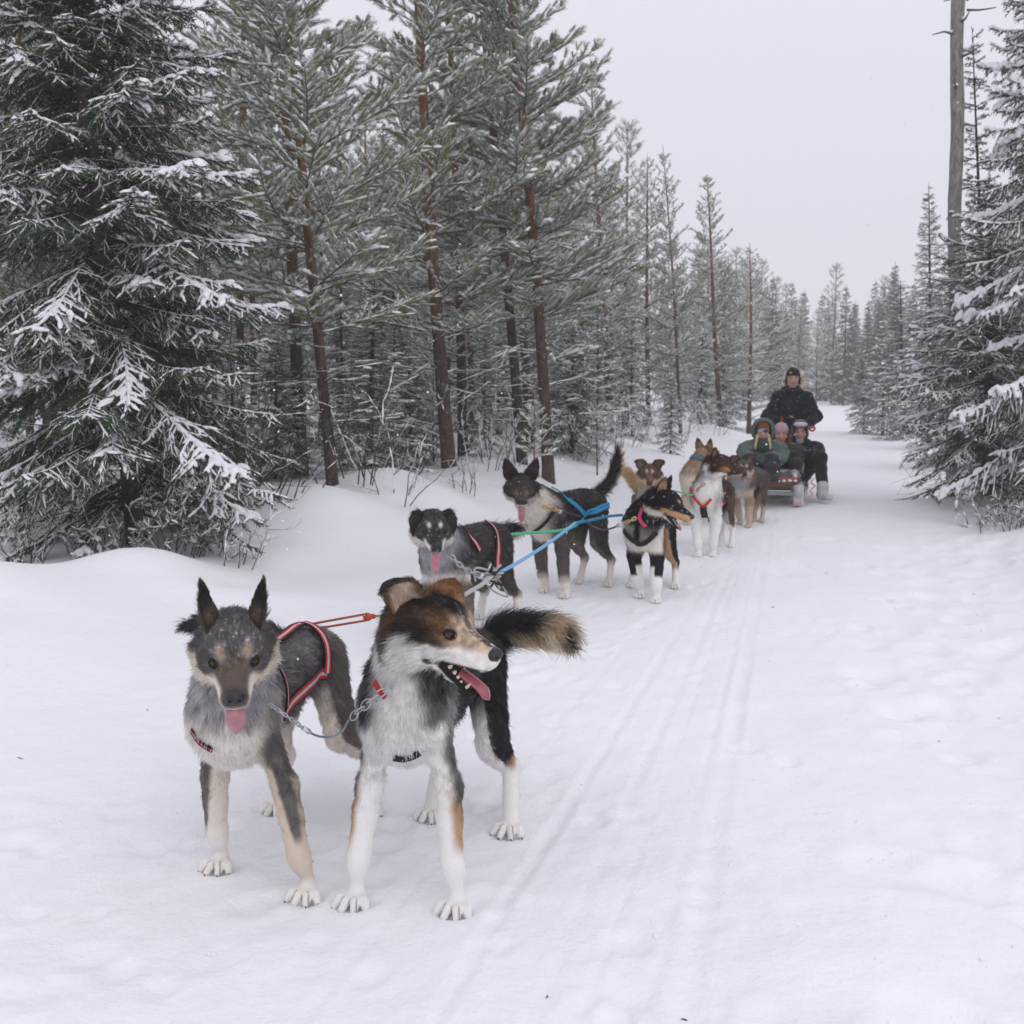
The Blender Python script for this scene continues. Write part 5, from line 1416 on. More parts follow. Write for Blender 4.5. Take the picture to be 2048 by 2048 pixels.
def generic_coat(top, legc, low, chest_z=0.44, mask=None, pale=(0.62, 0.55, 0.46), brow=(0.55, 0.45, 0.34), stripe=None, tail=None, neckfront=None, face_kw=None, legstart=(0.1, 0.3), head_fn=None, hindstart=(0.35, 0.6), lowz=0.7, chest_w=9.0, outer=None):
    top = np.array(top); legc = np.array(legc); low = np.array(low)
    def f(c):
        n = len(c['bu']); nz = c['nz']
        t = base_cols(n, top) * (1 + 0.35 * c['nf'] + 0.15 * nz)[:, None]
        ch = sstep(chest_z + 0.04, chest_z - 0.03, c['bz'] + 0.02 * nz) * np.clip(c['g']['body'] + c['fore'] + c['g']['neck'], 0, 1) * sstep(0.6, 0.9, c['bu'])
        ch *= np.exp(-(c['bv'] / chest_w) ** 4)
        ch = np.maximum(ch, sstep(0.40, 0.36, c['bz']) * c['g']['body'])
        t = mixm(t, low, np.clip(ch, 0, 1))
        if neckfront is not None: t = mixm(t, neckfront, c['g']['neck'] * sstep(-0.03, -0.06, c['hz']) * sstep(-0.14, -0.06, c['hx'] + 0.02 * nz))
        lg = np.maximum(c['fore'] * sstep(legstart[0], legstart[1], c['t'] + 0.05 * nz), c['hind'] * sstep(hindstart[0], hindstart[1], c['t'] + 0.1 * (c['out'] < 0.2)))
        t = mixm(t, mixm(base_cols(n, legc), low, sstep(lowz - 0.05, lowz + 0.08, c['t'])), np.clip(lg, 0, 1))
        if outer is not None: t = mixm(t, outer, np.clip(c['hind'] * sstep(0.2, 0.5, c['out']) * sstep(0.75, 0.55, c['t']), 0, 1) * 0.9)
        if stripe is not None:
            st = c['fore'] * sstep(0.2, 0.28, c['t']) * sstep(stripe[1], stripe[1] - 0.08, c['t']) * sstep(-0.5, 0.1, c['front']) * sstep(1.4, 0.9, np.abs(c['out'] - 0.2))
            t = mixm(t, stripe[0], np.clip(st, 0, 1) * 0.92)
        hm = sstep(0.35, 0.65, c['g']['head'])
        if head_fn: t = mixm(t, head_fn(c), hm)
        else: t = face(c, t, np.array(mask if mask is not None else top), np.array(pale), np.array(brow), **(face_kw or {}))
        if tail is not None:
            tc = mixm(base_cols(n, tail[0]), tail[1], sstep(0.005, -0.012, c['under']) * sstep(0.2, 0.45, c['t']) * sstep(0.95, 0.85, c['t']))
            t = mixm(t, tc, c['g']['tail'])
        sp = sstep(0.72, 0.95, fbm(c['V'] * 90, 9, 2)) * sstep(0.3, 0.45, c['bz']) * 0.5
        return mixm(t, A(0.7, 0.7, 0.73), sp)
    return f
TNG = lambda l, w=0.021, x=0.150, col=(0.42, 0.16, 0.19): dict(path=[(0.09, 0, -0.068), (x - 0.01, 0, -0.066), (x + 0.012, 0, -0.076), (x + 0.012, 0, -0.066 - l * 0.6), (x + 0.002, 0, -0.066 - l)], w=w, col=col)
DROP = lambda w, out, inn, tip, len_=0.07: dict(path=[(-0.014, 0.040, 0.034), (-0.004, 0.062, 0.040), (0.010, 0.078, 0.026), (0.020, 0.085, 0.000), (0.026, 0.087, 0.030 - len_)], open=[(-0.3, 0.0, -1.0), (-0.85, -0.55, 0.0)], w=w, out=out, inn=inn, tip=tip, curl=0.6, dark=0.55)
# --- 3
c3 = generic_coat((0.058, 0.052, 0.050), (0.16, 0.13, 0.105), (0.74, 0.71, 0.66), 0.42, (0.055, 0.048, 0.044), (0.70, 0.66, 0.60), (0.60, 0.54, 0.47), tail=((0.02, 0.019, 0.02), (0.48, 0.38, 0.26)), neckfront=(0.38, 0.38, 0.40), legstart=(0.14, 0.3), outer=(0.05, 0.045, 0.042),
    face_kw=dict(spot=0.0085, cheek_h=-0.030, bridge=0.030, bridge_col=A(0.025, 0.022, 0.022), cheek_front=0.02, spot_y=0.025, spot_z=0.033, muz_z=-0.026))
D3 = make_dog('dark dog with drooping ears and white eyebrow dots panting behind the two leaders',
    [G_(938, 1304), G_(852, 1300), G_(1030, 1248), G_(958, 1236)], at(893, 1108, 5.98), at(982, 1082, 6.52), at(866, 1050, 5.72), 0.16, -0.26,
    ([at(985, 1060, 6.7), at(1000, 1068, 6.82), at(1018, 1062, 6.88), at(1032, 1056, 6.88)], 0.85, 0.085), c3, s=1.0, hs=1.18,
    ears=(DROP(0.025, (0.035, 0.03, 0.03), (0.09, 0.07, 0.06), (0.02, 0.018, 0.018)),) * 2, jaw=0.22, tongue=TNG(0.105), h=0.0075, nfur=60000, frad=0.0011, eye=(0.05, 0.028, 0.015))
# --- 4
def head4(c):
    n = len(c['hx']); ay = mirror(c)
    f = base_cols(n, (0.040, 0.035, 0.033)) * (1 + 0.4 * c['nf'])[:, None]
    pal = sstep(0.004, -0.008, c['hz'] + 0.046) * sstep(-0.02, 0.01, c['hx']); f = mixm(f, A(0.55, 0.50, 0.44), pal)
    e = np.exp(-(((ay - 0.037) / 0.017) ** 2 + ((c['hz'] + 0.002) / 0.014) ** 2)) * (c['hx'] > 0.04); f = mixm(f, A(0.17, 0.12, 0.085), np.clip(e * 1.1, 0, 1))
    return f
c4 = generic_coat((0.034, 0.030, 0.028), (0.17, 0.14, 0.12), (0.72, 0.68, 0.62), 0.47, head_fn=head4, tail=((0.02, 0.018, 0.018), (0.45, 0.34, 0.22)), neckfront=(0.66, 0.62, 0.56), stripe=((0.07, 0.065, 0.066), 0.72), chest_w=0.085, lowz=0.72, outer=(0.055, 0.045, 0.04), hindstart=(0.2, 0.5))
E4 = UP_EAR(0.034, (0.04, 0.034, 0.032), (0.06, 0.045, 0.04), (0.018, 0.016, 0.016), h=0.115, splay=0.35, open_=(1.0, 0.35, 0.0))
D4 = make_dog('dark dog in a blue harness with big pricked ears and a raised bushy tail',
    [G_(1131, 1195), G_(1089, 1184), G_(1216, 1171), G_(1158, 1165)], at(1094, 1030, 7.45), at(1178, 1010, 7.95), at(1042, 970, 7.2), 0.02, -0.30,
    ([at(1188, 990, 8.1), at(1216, 968, 8.25), at(1232, 935, 8.3), at(1236, 902, 8.3)], 0.85, 0.075), c4, s=1.04, hs=1.14, ears=(E4, E4), jaw=0.30,
    tongue=TNG(0.105, 0.020), h=0.0085, nfur=50000, frad=0.0013, eye=(0.20, 0.11, 0.04), neck_r=0.9)
# --- 5
def head5(c):
    n = len(c['hx']); ay = mirror(c)
    f = base_cols(n, (0.010, 0.010, 0.012))
    pal = sstep(0.005, -0.006, c['hz'] + 0.030 - 0.10 * np.clip(c['hx'] - 0.07, 0, 1)) * sstep(0.015, 0.035, c['hx']); f = mixm(f, A(0.50, 0.29, 0.14), pal)
    low = sstep(-0.052, -0.064, c['hz']) * (c['hx'] < 0.12); f = mixm(f, A(0.72, 0.66, 0.58), low)
    sp = np.exp(-(((ay - 0.030) / 0.011) ** 2 + ((c['hz'] - 0.029) / 0.008) ** 2) ** 1.5) * (c['hx'] > 0.03); f = mixm(f, A(0.45, 0.30, 0.16), sp)
    return f
def c5(c):
    n = len(c['bu']); nz = c['nz']; t = base_cols(n, (0.011, 0.011, 0.013)) * (1 + 0.3 * c['nf'])[:, None]
    ch = sstep(0.53, 0.49, c['bz'] + 0.02 * nz) * sstep(0.30, 0.34, c['bz']) * np.clip(c['g']['body'] + c['fore'], 0, 1) * sstep(0.95, 1.12, c['bu'])
    t = mixm(t, A(0.74, 0.70, 0.63), np.clip(ch, 0, 1) * sstep(0.012, 0.028, np.abs(c['bv'] + 0.01) + 0.01 * nz))
    t = mixm(t, A(0.70, 0.66, 0.6), sstep(0.40, 0.36, c['bz']) * c['g']['body'])
    lg = c['fore'] * sstep(0.30, 0.38, c['t']); legc = mixm(base_cols(n, (0.013, 0.013, 0.016)), WHITE, sstep(0.60, 0.66, c['t'] + 0.15 * (c['out'] < -0.2))); t = mixm(t, legc, lg)
    hl_ = c['hind'] * sstep(0.25, 0.4, c['t'] + 0.2 * (c['front'] > 0.2)) * (c['out'] < 0.45); t = mixm(t, A(0.45, 0.30, 0.18), hl_); t = mixm(t, WHITE, c['hind'] * sstep(0.75, 0.82, c['t']))
    t = mixm(t, head5(c), sstep(0.35, 0.65, c['g']['head']))
    sp = sstep(0.70, 0.9, fbm(c['V'] * 80, 9, 2)) * sstep(0.3, 0.45, c['bz']) * 0.55
    return mixm(t, A(0.7, 0.7, 0.73), sp)
E5 = UP_EAR(0.030, (0.012, 0.012, 0.013), (0.40, 0.26, 0.16), (0.012, 0.012, 0.013), h=0.088, splay=0.1, open_=(0.8, 0.7, 0.0))
D5 = make_dog('glossy black dog with tan cheeks and white forelegs, mouth open, looking sideways',
    [G_(1312, 1204), G_(1279, 1194), G_(1350, 1175), G_(1262, 1172)], at(1287, 1052, 7.22), at(1316, 1040, 7.8), at(1330, 998, 7.05), 1.18, -0.42,
    ([at(1318, 1010, 8.05), at(1318, 1045, 8.15), at(1316, 1085, 8.15)], 0.8, 0.05), c5, s=1.03, hs=1.15, ears=(E5, E5), jaw=0.50,
    tongue=dict(path=[(0.07, 0, -0.078), (0.11, 0, -0.092), (0.145, 0, -0.106), (0.152, 0, -0.122)], w=0.014, col=(0.34, 0.10, 0.13)), h=0.0085, nfur=45000, frad=0.0013, teeth=True, eye=(0.04, 0.02, 0.012), furk=0.75)
# --- 6
c6 = generic_coat((0.17, 0.125, 0.095), (0.5, 0.4, 0.29), (0.70, 0.64, 0.55), 0.42, (0.105, 0.062, 0.042), (0.52, 0.38, 0.26), (0.52, 0.40, 0.28), tail=((0.42, 0.28, 0.15), (0.50, 0.37, 0.24)), neckfront=(0.40, 0.37, 0.36),
    face_kw=dict(spot=0.009, cheek_h=-0.016, bridge=0.026, bridge_col=A(0.16, 0.075, 0.05), spot_y=0.020, spot_z=0.034, muz_z=-0.020))
E6 = dict(path=[(-0.026, 0.046, 0.030), (-0.028, 0.062, 0.062), (-0.022, 0.078, 0.082), (-0.004, 0.094, 0.088), (0.010, 0.106, 0.078)], open=[(1.0, 0.2, 0.0), (0.2, 0.0, -1.0)], w=0.030, out=(0.09, 0.05, 0.035), inn=(0.33, 0.23, 0.17), tip=(0.05, 0.03, 0.025), curl=0.8, dark=0.65)
D6 = make_dog('brown-faced dog with folded ears peering over the back of the glossy black dog',
    [G_(1312, 1096), G_(1284, 1098), G_(1316, 1074), G_(1278, 1076)], at(1300, 1008, 9.65), at(1290, 998, 10.2), at(1299, 945, 9.45), -0.12, -0.22,
    ([at(1280, 985, 10.35), at(1268, 966, 10.4), at(1255, 946, 10.4), at(1242, 944, 10.4)], 0.9, 0.075), c6, s=0.98, hs=1.17, ears=(E6, E6), jaw=0.30, tongue=TNG(0.03, 0.020, 0.135), h=0.0105, nfur=26000, frad=0.0017, nose_col=(0.03, 0.018, 0.016), eye=(0.10, 0.06, 0.03))
# --- 7
c7 = generic_coat((0.33, 0.24, 0.16), (0.55, 0.46, 0.36), (0.66, 0.60, 0.50), 0.50, (0.24, 0.14, 0.07), (0.45, 0.32, 0.2), (0.4, 0.3, 0.2), outer=(0.30, 0.2, 0.13), tail=((0.2, 0.13, 0.08), (0.4, 0.3, 0.2)))
E7 = UP_EAR(0.030, (0.22, 0.13, 0.07), (0.5, 0.38, 0.3), (0.05, 0.035, 0.03), h=0.095, splay=0.2, open_=(1.0, 0.2, 0.0))
D7 = make_dog('tan dog with its head turned away, standing behind the brown-headed white dog',
    [G_(1391, 1044), G_(1373, 1048), G_(1450, 1034), G_(1430, 1036)], at(1388, 956, 11.25), at(1426, 950, 11.8), at(1412, 905, 11.25), 2.35, 0.0,
    ([at(1436, 935, 11.95), at(1446, 930, 12.05), at(1452, 945, 12.1)], 0.8, 0.05), c7, s=1.04, hs=1.12, ears=(E7, E7), h=0.0115, nfur=20000, frad=0.0019)
# --- 8
def head8(c):
    n = len(c['hx']); f = base_cols(n, (0.050, 0.026, 0.018)) * (1 + 0.5 * c['nf'])[:, None]
    ch = np.exp(-(((c['hx'] - 0.055) / 0.028) ** 2 + ((c['hz'] + 0.040) / 0.020) ** 2)); f = mixm(f, A(0.40, 0.21, 0.085), np.clip(ch * 1.2, 0, 1))
    f = mixm(f, A(0.76, 0.74, 0.70), sstep(-0.058, -0.068, c['hz']) * (c['hx'] < 0.07)); return mixm(f, A(0.76, 0.74, 0.7), sstep(-0.045, -0.06, c['hx']) * sstep(0.0, -0.02, c['hz']))
c8 = generic_coat((0.045, 0.032, 0.026), (0.78, 0.76, 0.73), (0.80, 0.79, 0.77), 0.62, head_fn=head8, neckfront=(0.78, 0.77, 0.74), chest_w=0.088, legstart=(0.0, 0.12), tail=((0.05, 0.035, 0.03), (0.5, 0.4, 0.3)), outer=(0.11, 0.075, 0.055))
E8 = UP_EAR(0.028, (0.055, 0.03, 0.02), (0.32, 0.2, 0.13), (0.03, 0.02, 0.016), h=0.065, splay=0.35, open_=(0.8, 0.7, 0.0))
D8 = make_dog('white-chested dog with a dark brown head in profile and a red harness',
    [G_(1425, 1112), G_(1396, 1113), G_(1463, 1094), G_(1442, 1092)], at(1413, 992, 9.12), at(1440, 984, 9.7), at(1436, 925, 9.0), 1.38, -0.10,
    ([at(1448, 965, 9.85), at(1452, 990, 9.95), at(1452, 1015, 9.95)], 0.7, 0.05), c8, s=1.03, hs=1.14, ears=(E8, E8), h=0.010, nfur=28000, frad=0.0016, eye=(0.05, 0.025, 0.015), neck_r=0.85)
# --- 9
c9 = generic_coat((0.10, 0.085, 0.075), (0.42, 0.33, 0.25), (0.50, 0.42, 0.33), 0.40, (0.075, 0.066, 0.062), (0.50, 0.40, 0.29), (0.48, 0.36, 0.24), neckfront=(0.36, 0.36, 0.38), stripe=((0.3, 0.22, 0.16), 0.5), outer=(0.10, 0.08, 0.065),
    face_kw=dict(spot=0.010, cheek_h=-0.018, bridge=0.026, bridge_col=A(0.06, 0.05, 0.048), spot_y=0.024, spot_z=0.028, muz_z=-0.016))
D9 = make_dog('small grey and tan dog with half-folded ears right in front of the sled',
    [G_(1497, 1055), G_(1480, 1048), G_(1523, 1045), G_(1508, 1044)], at(1482, 964, 11.0), at(1514, 956, 11.55), at(1485, 933, 10.8), -0.08, -0.18,
    ([at(1520, 945, 11.7), at(1526, 960, 11.8), at(1528, 980, 11.8)], 0.8, 0.05), c9, s=1.0, hs=1.12, ears=(E6, E6), jaw=0.22, tongue=TNG(0.035, 0.018, 0.14), h=0.0115, nfur=22000, frad=0.0019)
# ------------------------------------------------------------------ bare grey trunk on the right
def bare_trunk():
    Y = 14.3; b = at(1903, 1000, Y); t0 = at(1918, -120, Y)
    rng = np.random.default_rng(3)
    root = thing('dead_tree', 'tall bare grey trunk rising out of the top of the picture on the right', 'tree', (b[0], b[1], gz(b[0], b[1]) - 0.1))
    n = 30; s_ = np.linspace(0, 1, n)
    base = A(b[0], b[1], gz(b[0], b[1]) - 0.1); P = base + np.outer(s_, t0 - base)
    P[:, 0] += 0.012 * np.sin(s_ * 21); 
    mb = MB(); mb.tube(P, 0.088 - 0.012 * s_ + 0.004 * rng.normal(0, 1, n), 14, (0.29, 0.275, 0.265)); mb.build('trunk', M_BARK, root)
    st = MB(); sn = MB()
    for k in range(16):
        q = 0.40 + 0.58 * rng.random(); p = base + (t0 - base) * q; a = rng.random() * 6.28; d = A(math.cos(a), math.sin(a), 0.1)
        L = 0.12 + 0.22 * rng.random()
        st = MB(); st.tube(np.array([p + d * 0.07, p + d * (0.09 + L * 0.4), p + d * (0.09 + L) + A(0, 0, rng.normal(0, 0.04))]), [0.016, 0.012, 0.006], 5, (0.16, 0.145, 0.135)); st.build('branch_stub', M_BARK, root)
        sn = MB(); sn.ball(p + d * 0.125 + A(0, 0, 0.022), (0.035, 0.03, 0.018), None, None, 8, 5); sn.build('snow_cap', M_TSNOW, root)
    p = at(1934, 20, Y); st = MB(); st.tube(np.array([p, p + A(0.16, 0, 0.0), p + A(0.36, 0, 0.03)]), [0.016, 0.012, 0.006], 5, (0.14, 0.125, 0.115))
    st.build('dead_branch', M_BARK, root)
    p = at(1934, 0, Y); st = MB(); st.tube(np.array([p, p + A(0.06, 0, 0.06), p + A(0.07, 0, 0.16)]), [0.02, 0.014, 0.008], 5, (0.14, 0.125, 0.115))
    st.build('dead_branch', M_BARK, root)
bare_trunk()

# ------------------------------------------------------------------ shrubs and dry twigs
def twig_shrub(label, px, py, h, w, n, seed, leafy=0.0, col=(0.085, 0.065, 0.055), dz=0.0, snowy=0.5, kind='shrub', group=None, Y=None):
    P = base_of(px, py) if Y is None else at(px, py, Y)
    rng = np.random.default_rng(seed)
    root = thing(kind, label, kind, (P[0], P[1], gz(P[0], P[1]) - 0.03), group)
    t = Tree(seed); mb = MB()
    def grow(p, d, L, r, lev):
        k = 4; pts = [p]
        for i in range(k):
            d = nrm(d + rng.normal(0, 0.16, 3) + A(0, 0, 0.05)); pts.append(pts[-1] + d * L / k)
        pts = np.array(pts); mb.tube(pts, r * np.linspace(1, 0.35, k + 1), 4 if lev == 0 else 3, np.array(col) * (0.7 + 0.6 * rng.random()), cap=False)
        if rng.random() < snowy: t.line_snow(pts, r * 1.3 + 0.002)
        if leafy and rng.random() < leafy:
            for q in range(3): t.shoot(pts[-1] - d * 0.05, d + rng.normal(0, 0.5, 3), 0.07, 0.02, 0.4)
        if lev < 2:
            for i in range(int(2 + rng.random() * 3)):
                j = 1 + int(rng.random() * (k - 0.01)); grow(pts[j], nrm(d + rng.normal(0, 0.55, 3)), L * 0.5 * (0.6 + 0.6 * rng.random()), r * 0.55, lev + 1)
    base = np.array(root.location)
    for i in range(n):
        a = rng.random() * 6.28; q = w * math.sqrt(rng.random()) * 0.6
        grow(base + A(q * math.cos(a), q * math.sin(a), 0), nrm(A(math.cos(a) * 0.45, math.sin(a) * 0.45, 1)), h * (0.6 + 0.5 * rng.random()), 0.004 + 0.003 * h, 0)
    mb.build('twigs', M_BARK, root)['kind'] = 'stuff'
    if not t.sp: t.shoot(base, A(0, 0, 1), 0.02, 0.004, 0.0)
    m = t.finish('shrub', 14, 0.05, 0.3, (0.055, 0.06, 0.03), 0.3, True)
    for key, nm in (('crown', 'foliage'), ('snow', 'snow_cover')):
        if key == 'crown' and not leafy: continue
        me = m[key]; me.transform(Matrix.Translation(-Vector(root.location))); link(nm, me, root)['kind'] = 'stuff'
twig_shrub('tangle of dry brown twigs in the snow under the big dark spruce, left edge', 60, 1090, 0.5, 0.6, 12, 1, 0.25, snowy=0.15, Y=8.3)
twig_shrub('dry brown brush right under the trunk of the big dark spruce', 200, 1090, 0.4, 0.5, 12, 2, 0.3, snowy=0.15, Y=8.5)
twig_shrub('low green and brown brush just right of the big spruce trunk', 345, 1110, 0.42, 0.45, 18, 3, 0.6, snowy=0.25, Y=8.3)
twig_shrub('thin bent twigs poking out of the snow above the grey leader dog', 470, 1130, 0.35, 0.35, 6, 4)
twig_shrub('upright thin sapling stems beside the bushy low spruce', 800, 1005, 0.75, 0.35, 6, 5, 0.0, (0.07, 0.055, 0.05))
twig_shrub('bare twigs in the snow right above the floppy-eared dog', 935, 985, 0.42, 0.35, 7, 6)
twig_shrub('bare brush in front of the lone red-trunked pine', 960, 935, 0.7, 0.6, 12, 7)
twig_shrub('grey bare brush left of the tall pines behind the dogs', 1005, 925, 0.8, 0.7, 14, 8)
twig_shrub('snowy brush between the raised black tail and the blue-harnessed dog', 1150, 915, 0.8, 0.7, 14, 9, 0.2, snowy=0.9)
twig_shrub('pale frosted brush behind the brown-faced dog', 1240, 890, 0.85, 0.8, 14, 10, 0.2, (0.16, 0.14, 0.135), snowy=0.95)
twig_shrub('frosty twigs at the foot of the cross-tipped pine', 1345, 885, 0.9, 0.9, 14, 11, 0.2, (0.17, 0.15, 0.145), snowy=0.95)
twig_shrub('pale brush left of the green-jacketed passenger', 1425, 868, 0.8, 0.9, 12, 12, 0.0, (0.19, 0.17, 0.165), snowy=0.95)
twig_shrub('dark twiggy brush on the right bank at the picture edge', 2015, 1062, 0.30, 0.5, 18, 13, 0.4, snowy=0.8)
twig_shrub('few dry grass-like stems on the right snow bank', 1905, 1050, 0.22, 0.5, 5, 14)
for k, (px, py) in enumerate(((120, 1020), (430, 1010), (480, 1000), (540, 985), (700, 960), (760, 950), (850, 930), (1130, 900), (1190, 890), (1270, 880), (30, 1060), (380, 1030))):
    twig_shrub('brown leafless bush ' + ('beside the big dark spruce, left of its trunk', 'behind the right boughs of the big dark spruce', 'right of the big spruce boughs near the leaning pine', 'left of the slender leaning pine trunk', 'at the bushy low spruce, left side', 'at the bushy low spruce, right side', 'left of the lone red-trunked pine', 'left of the raised black tail in the forest', 'right of the raised black tail in the forest', 'left of the cross-tipped pine foot', 'at the left picture edge by the pine', 'behind the big spruce, low right')[k], px, py, 0.7 + 0.25 * (k % 3), 0.9, 7, 40 + k, 0.0, (0.075, 0.058, 0.05), snowy=0.12, kind='bush', group='leafless bushes of the left forest')
put(PINE_YOUNG, 'pine_sapling', 'knee-high snowy pine sapling right behind the blue-harnessed dog ears', 'sapling', (1070, 935), None, 0.85, 13.5, 0.5)
put(PINE_YOUNG, 'pine_sapling', 'frosted pine sapling beside the raised black tail', 'sapling', (1190, 905), None, 0.8, 17.0, 2.5)
put(SPR_FROST, 'spruce_sapling', 'small frosted spruce sapling behind the brown-faced dog', 'sapling', (1340, 890), None, 0.36, 20.0, 1.5)

def haze():
    me = bpy.data.meshes.new('haze')
    x0, x1, y0, y1, z0, z1 = -70, 90, -12, 135, -1.5, 16
    V = [(x, y, z) for x in (x0, x1) for y in (y0, y1) for z in (z0, z1)]
    me.from_pydata(V, [], [[0, 1, 3, 2], [4, 6, 7, 5], [0, 4, 5, 1], [2, 3, 7, 6], [0, 2, 6, 4], [1, 5, 7, 3]])
    m = bpy.data.materials.new('haze'); m.use_nodes = True; nt = m.node_tree; nt.nodes.clear()
    o = nt.nodes.new('ShaderNodeOutputMaterial'); v = nt.nodes.new('ShaderNodeVolumePrincipled')
    v.inputs['Color'].default_value = (0.985, 0.985, 0.995, 1); v.inputs['Density'].default_value = 0.0024; v.inputs['Anisotropy'].default_value = 0.2
    nt.links.new(v.outputs[0], o.inputs['Volume']); me.materials.append(m)
    ob = link('haze', me); ob['kind'] = 'stuff'; ob['label'] = 'thin snowy haze in the air over the trail'
# ------------------------------------------------------------------ the sled, the people and the lines
M_CLOTH = mat_tint('cloth', 0.85, 0.2, 130, 0.4, 0.006, sheen=0.1, vary=0.14, vscale=22)
M_SKIN = mat_tint('skin', 0.5, 0.4, 300, 0.2, 0.001)
M_WOOD = mat_tint('sled_wood', 0.7, 0.3, 60, 0.4, 0.003, vary=0.3, vscale=30)
M_HARD = mat_tint('hard_plastic', 0.25, 0.5)
RD = nrm(A(-ROAD, -1, 0)); RL = A(-RD[1], RD[0], 0)        # the way the sled faces and its own left
SO = on_ground(1546, 1010); SO[2] = gz(SO[0], SO[1])
def sp(f, l, z): return SO + RD * f + RL * l + A(0, 0, z)     # sled coordinates: forward, left, up
def build_sled():
    r = thing('dog_sled', 'wooden dog sled with pale upturned runners and a snowy red-brown front bow', 'sled', SO)
    WHT = (0.50, 0.50, 0.50); WD = (0.14, 0.066, 0.042); GRY = (0.30, 0.285, 0.27); DRK = (0.02, 0.02, 0.022)
    for sg in (1, -1):
        mb = MB(); l = 0.30 * sg
        P = bez([sp(-2.3, l, 0.03), sp(-1.2, l, 0.03), sp(-0.2, l, 0.03), sp(0.06, l, 0.06), sp(0.20, l, 0.16), sp(0.16, l * 0.97, 0.27)], 22)
        mb.tube(P, 0.045, 8, WHT, squash=(0.35, 1.0)); mb.build('runner', M_HARD, r)
        mb = MB(); mb.box(sp(0.165, l, 0.145), (0.03, 0.115, 0.24), basis(RD), (0.62, 0.62, 0.63), 0.008); mb.build('runner_guard', M_HARD, r)
        for f in (-0.25, -0.9, -1.5):
            mb = MB(); mb.tube(np.array([sp(f, l, 0.05), sp(f - 0.04, l * 0.95, 0.30)]), 0.018, 8, GRY); mb.build('stanchion', M_WOOD, r)
        mb = MB(); mb.tube(bez([sp(0.14, l, 0.28), sp(-0.3, l * 1.05, 0.40), sp(-0.9, l * 1.05, 0.52), sp(-1.55, l, 0.66), sp(-1.75, l * 0.9, 0.92)], 14), 0.017, 8, GRY); mb.build('side_rail', M_WOOD, r)
        mb = MB(); mb.tube(np.array([sp(-1.5, l, 0.05), sp(-1.68, l * 0.92, 0.5), sp(-1.76, l * 0.86, 0.93)]), 0.018, 8, GRY); mb.build('rear_post', M_WOOD, r)
        mb = MB(); mb.box(sp(-2.05, l, 0.085), (0.42, 0.09, 0.02), basis(RD), DRK, 0.004); mb.build('footboard', M_HARD, r)
    mb = MB(); mb.tube(bez([sp(-1.74, 0.27, 0.90), sp(-1.79, 0.14, 0.98), sp(-1.80, 0, 1.0), sp(-1.79, -0.14, 0.98), sp(-1.74, -0.27, 0.90)], 13), 0.018, 8, DRK); mb.build('handlebar', M_WOOD, r)
    for i in range(7):
        mb = MB(); mb.box(sp(-0.75, -0.24 + 0.08 * i, 0.305), (1.5, 0.066, 0.018), basis(RD), np.array(WD) * (0.8 + 0.06 * i), 0.004); mb.build('slat', M_WOOD, r)
    mb = MB(); mb.tube(bez([sp(0.10, 0.30, 0.30), sp(0.22, 0.16, 0.285), sp(0.26, 0, 0.28), sp(0.22, -0.16, 0.285), sp(0.10, -0.30, 0.30)], 14), 0.042, 9, WD, squash=(1.0, 0.6)); b = mb.build('front_bow', M_WOOD, r)
    rng = np.random.default_rng(8); sn = MB()
    for k in range(9):
        a = -0.26 + 0.065 * k; sn.ball(sp(0.25 - 0.9 * a * a + rng.normal(0, 0.01), a, 0.318 + 0.006 * rng.random()), (0.05, 0.020 + 0.02 * rng.random(), 0.012 + 0.012 * rng.random()), basis(RD), None, 8, 6)
    sn.build('snow_cover', M_TSNOW, r)
    mb = MB(); mb.tube(bez([sp(0.12, 0.29, 0.35), sp(0.24, 0.12, 0.345), sp(0.25, -0.05, 0.375), sp(0.14, -0.20, 0.40)], 12), 0.009, 7, (0.50, 0.12, 0.09)); mb.build('red_lashing', M_ROPE, r)
    for k in range(2):
        mb = MB(); mb.tube(np.array([sp(-0.25 - 0.65 * k, 0.31, 0.13), sp(-0.25 - 0.65 * k, -0.31, 0.13)]), 0.02, 8, GRY); mb.build('crossbar', M_WOOD, r)
    mb = MB(); mb.box(sp(0.0, 0.0, 0.15), (0.02, 0.56, 0.05), basis(RD), (0.55, 0.55, 0.56), 0.006); mb.build('front_board', M_HARD, r)
    mb = MB(); mb.box(sp(-1.25, 0, 0.11), (0.7, 0.42, 0.015), basis(RD), DRK, 0.004); mb.build('brake_mat', M_HARD, r)
    # orange cord hanging in loops on the sled's left and an orange tie on the handlebar
    rng = np.random.default_rng(5)
    pts = [at(1628, 957, 13.6), at(1622, 965, 13.5), at(1630, 972, 13.4), at(1621, 980, 13.3), at(1625, 990, 13.2), at(1615, 996, 13.1), at(1606, 1004, 12.9), at(1590, 1008, 12.7)]
    mb = MB(); mb.tube(bez(pts, 40), 0.007, 6, (0.80, 0.30, 0.26)); mb.build('hanging_cord', M_ROPE, r)
    mb = MB()
    P = bez([at(1618, 858, 14.3), at(1624, 853, 14.3), at(1630, 857, 14.3), at(1624, 862, 14.3), at(1619, 857, 14.28), at(1630, 854, 14.28)], 24); mb.tube(P, 0.012, 7, (0.50, 0.09, 0.04)); mb.build('orange_tie', M_ROPE, r)
    mb = MB(); mb.tube(bez([sp(-1.80, -0.02, 1.01), sp(-1.77, -0.02, 0.93), sp(-1.78, -0.03, 0.84)], 8), 0.015, 7, (0.40, 0.05, 0.03)); mb.build('red_strap', M_ROPE, r)
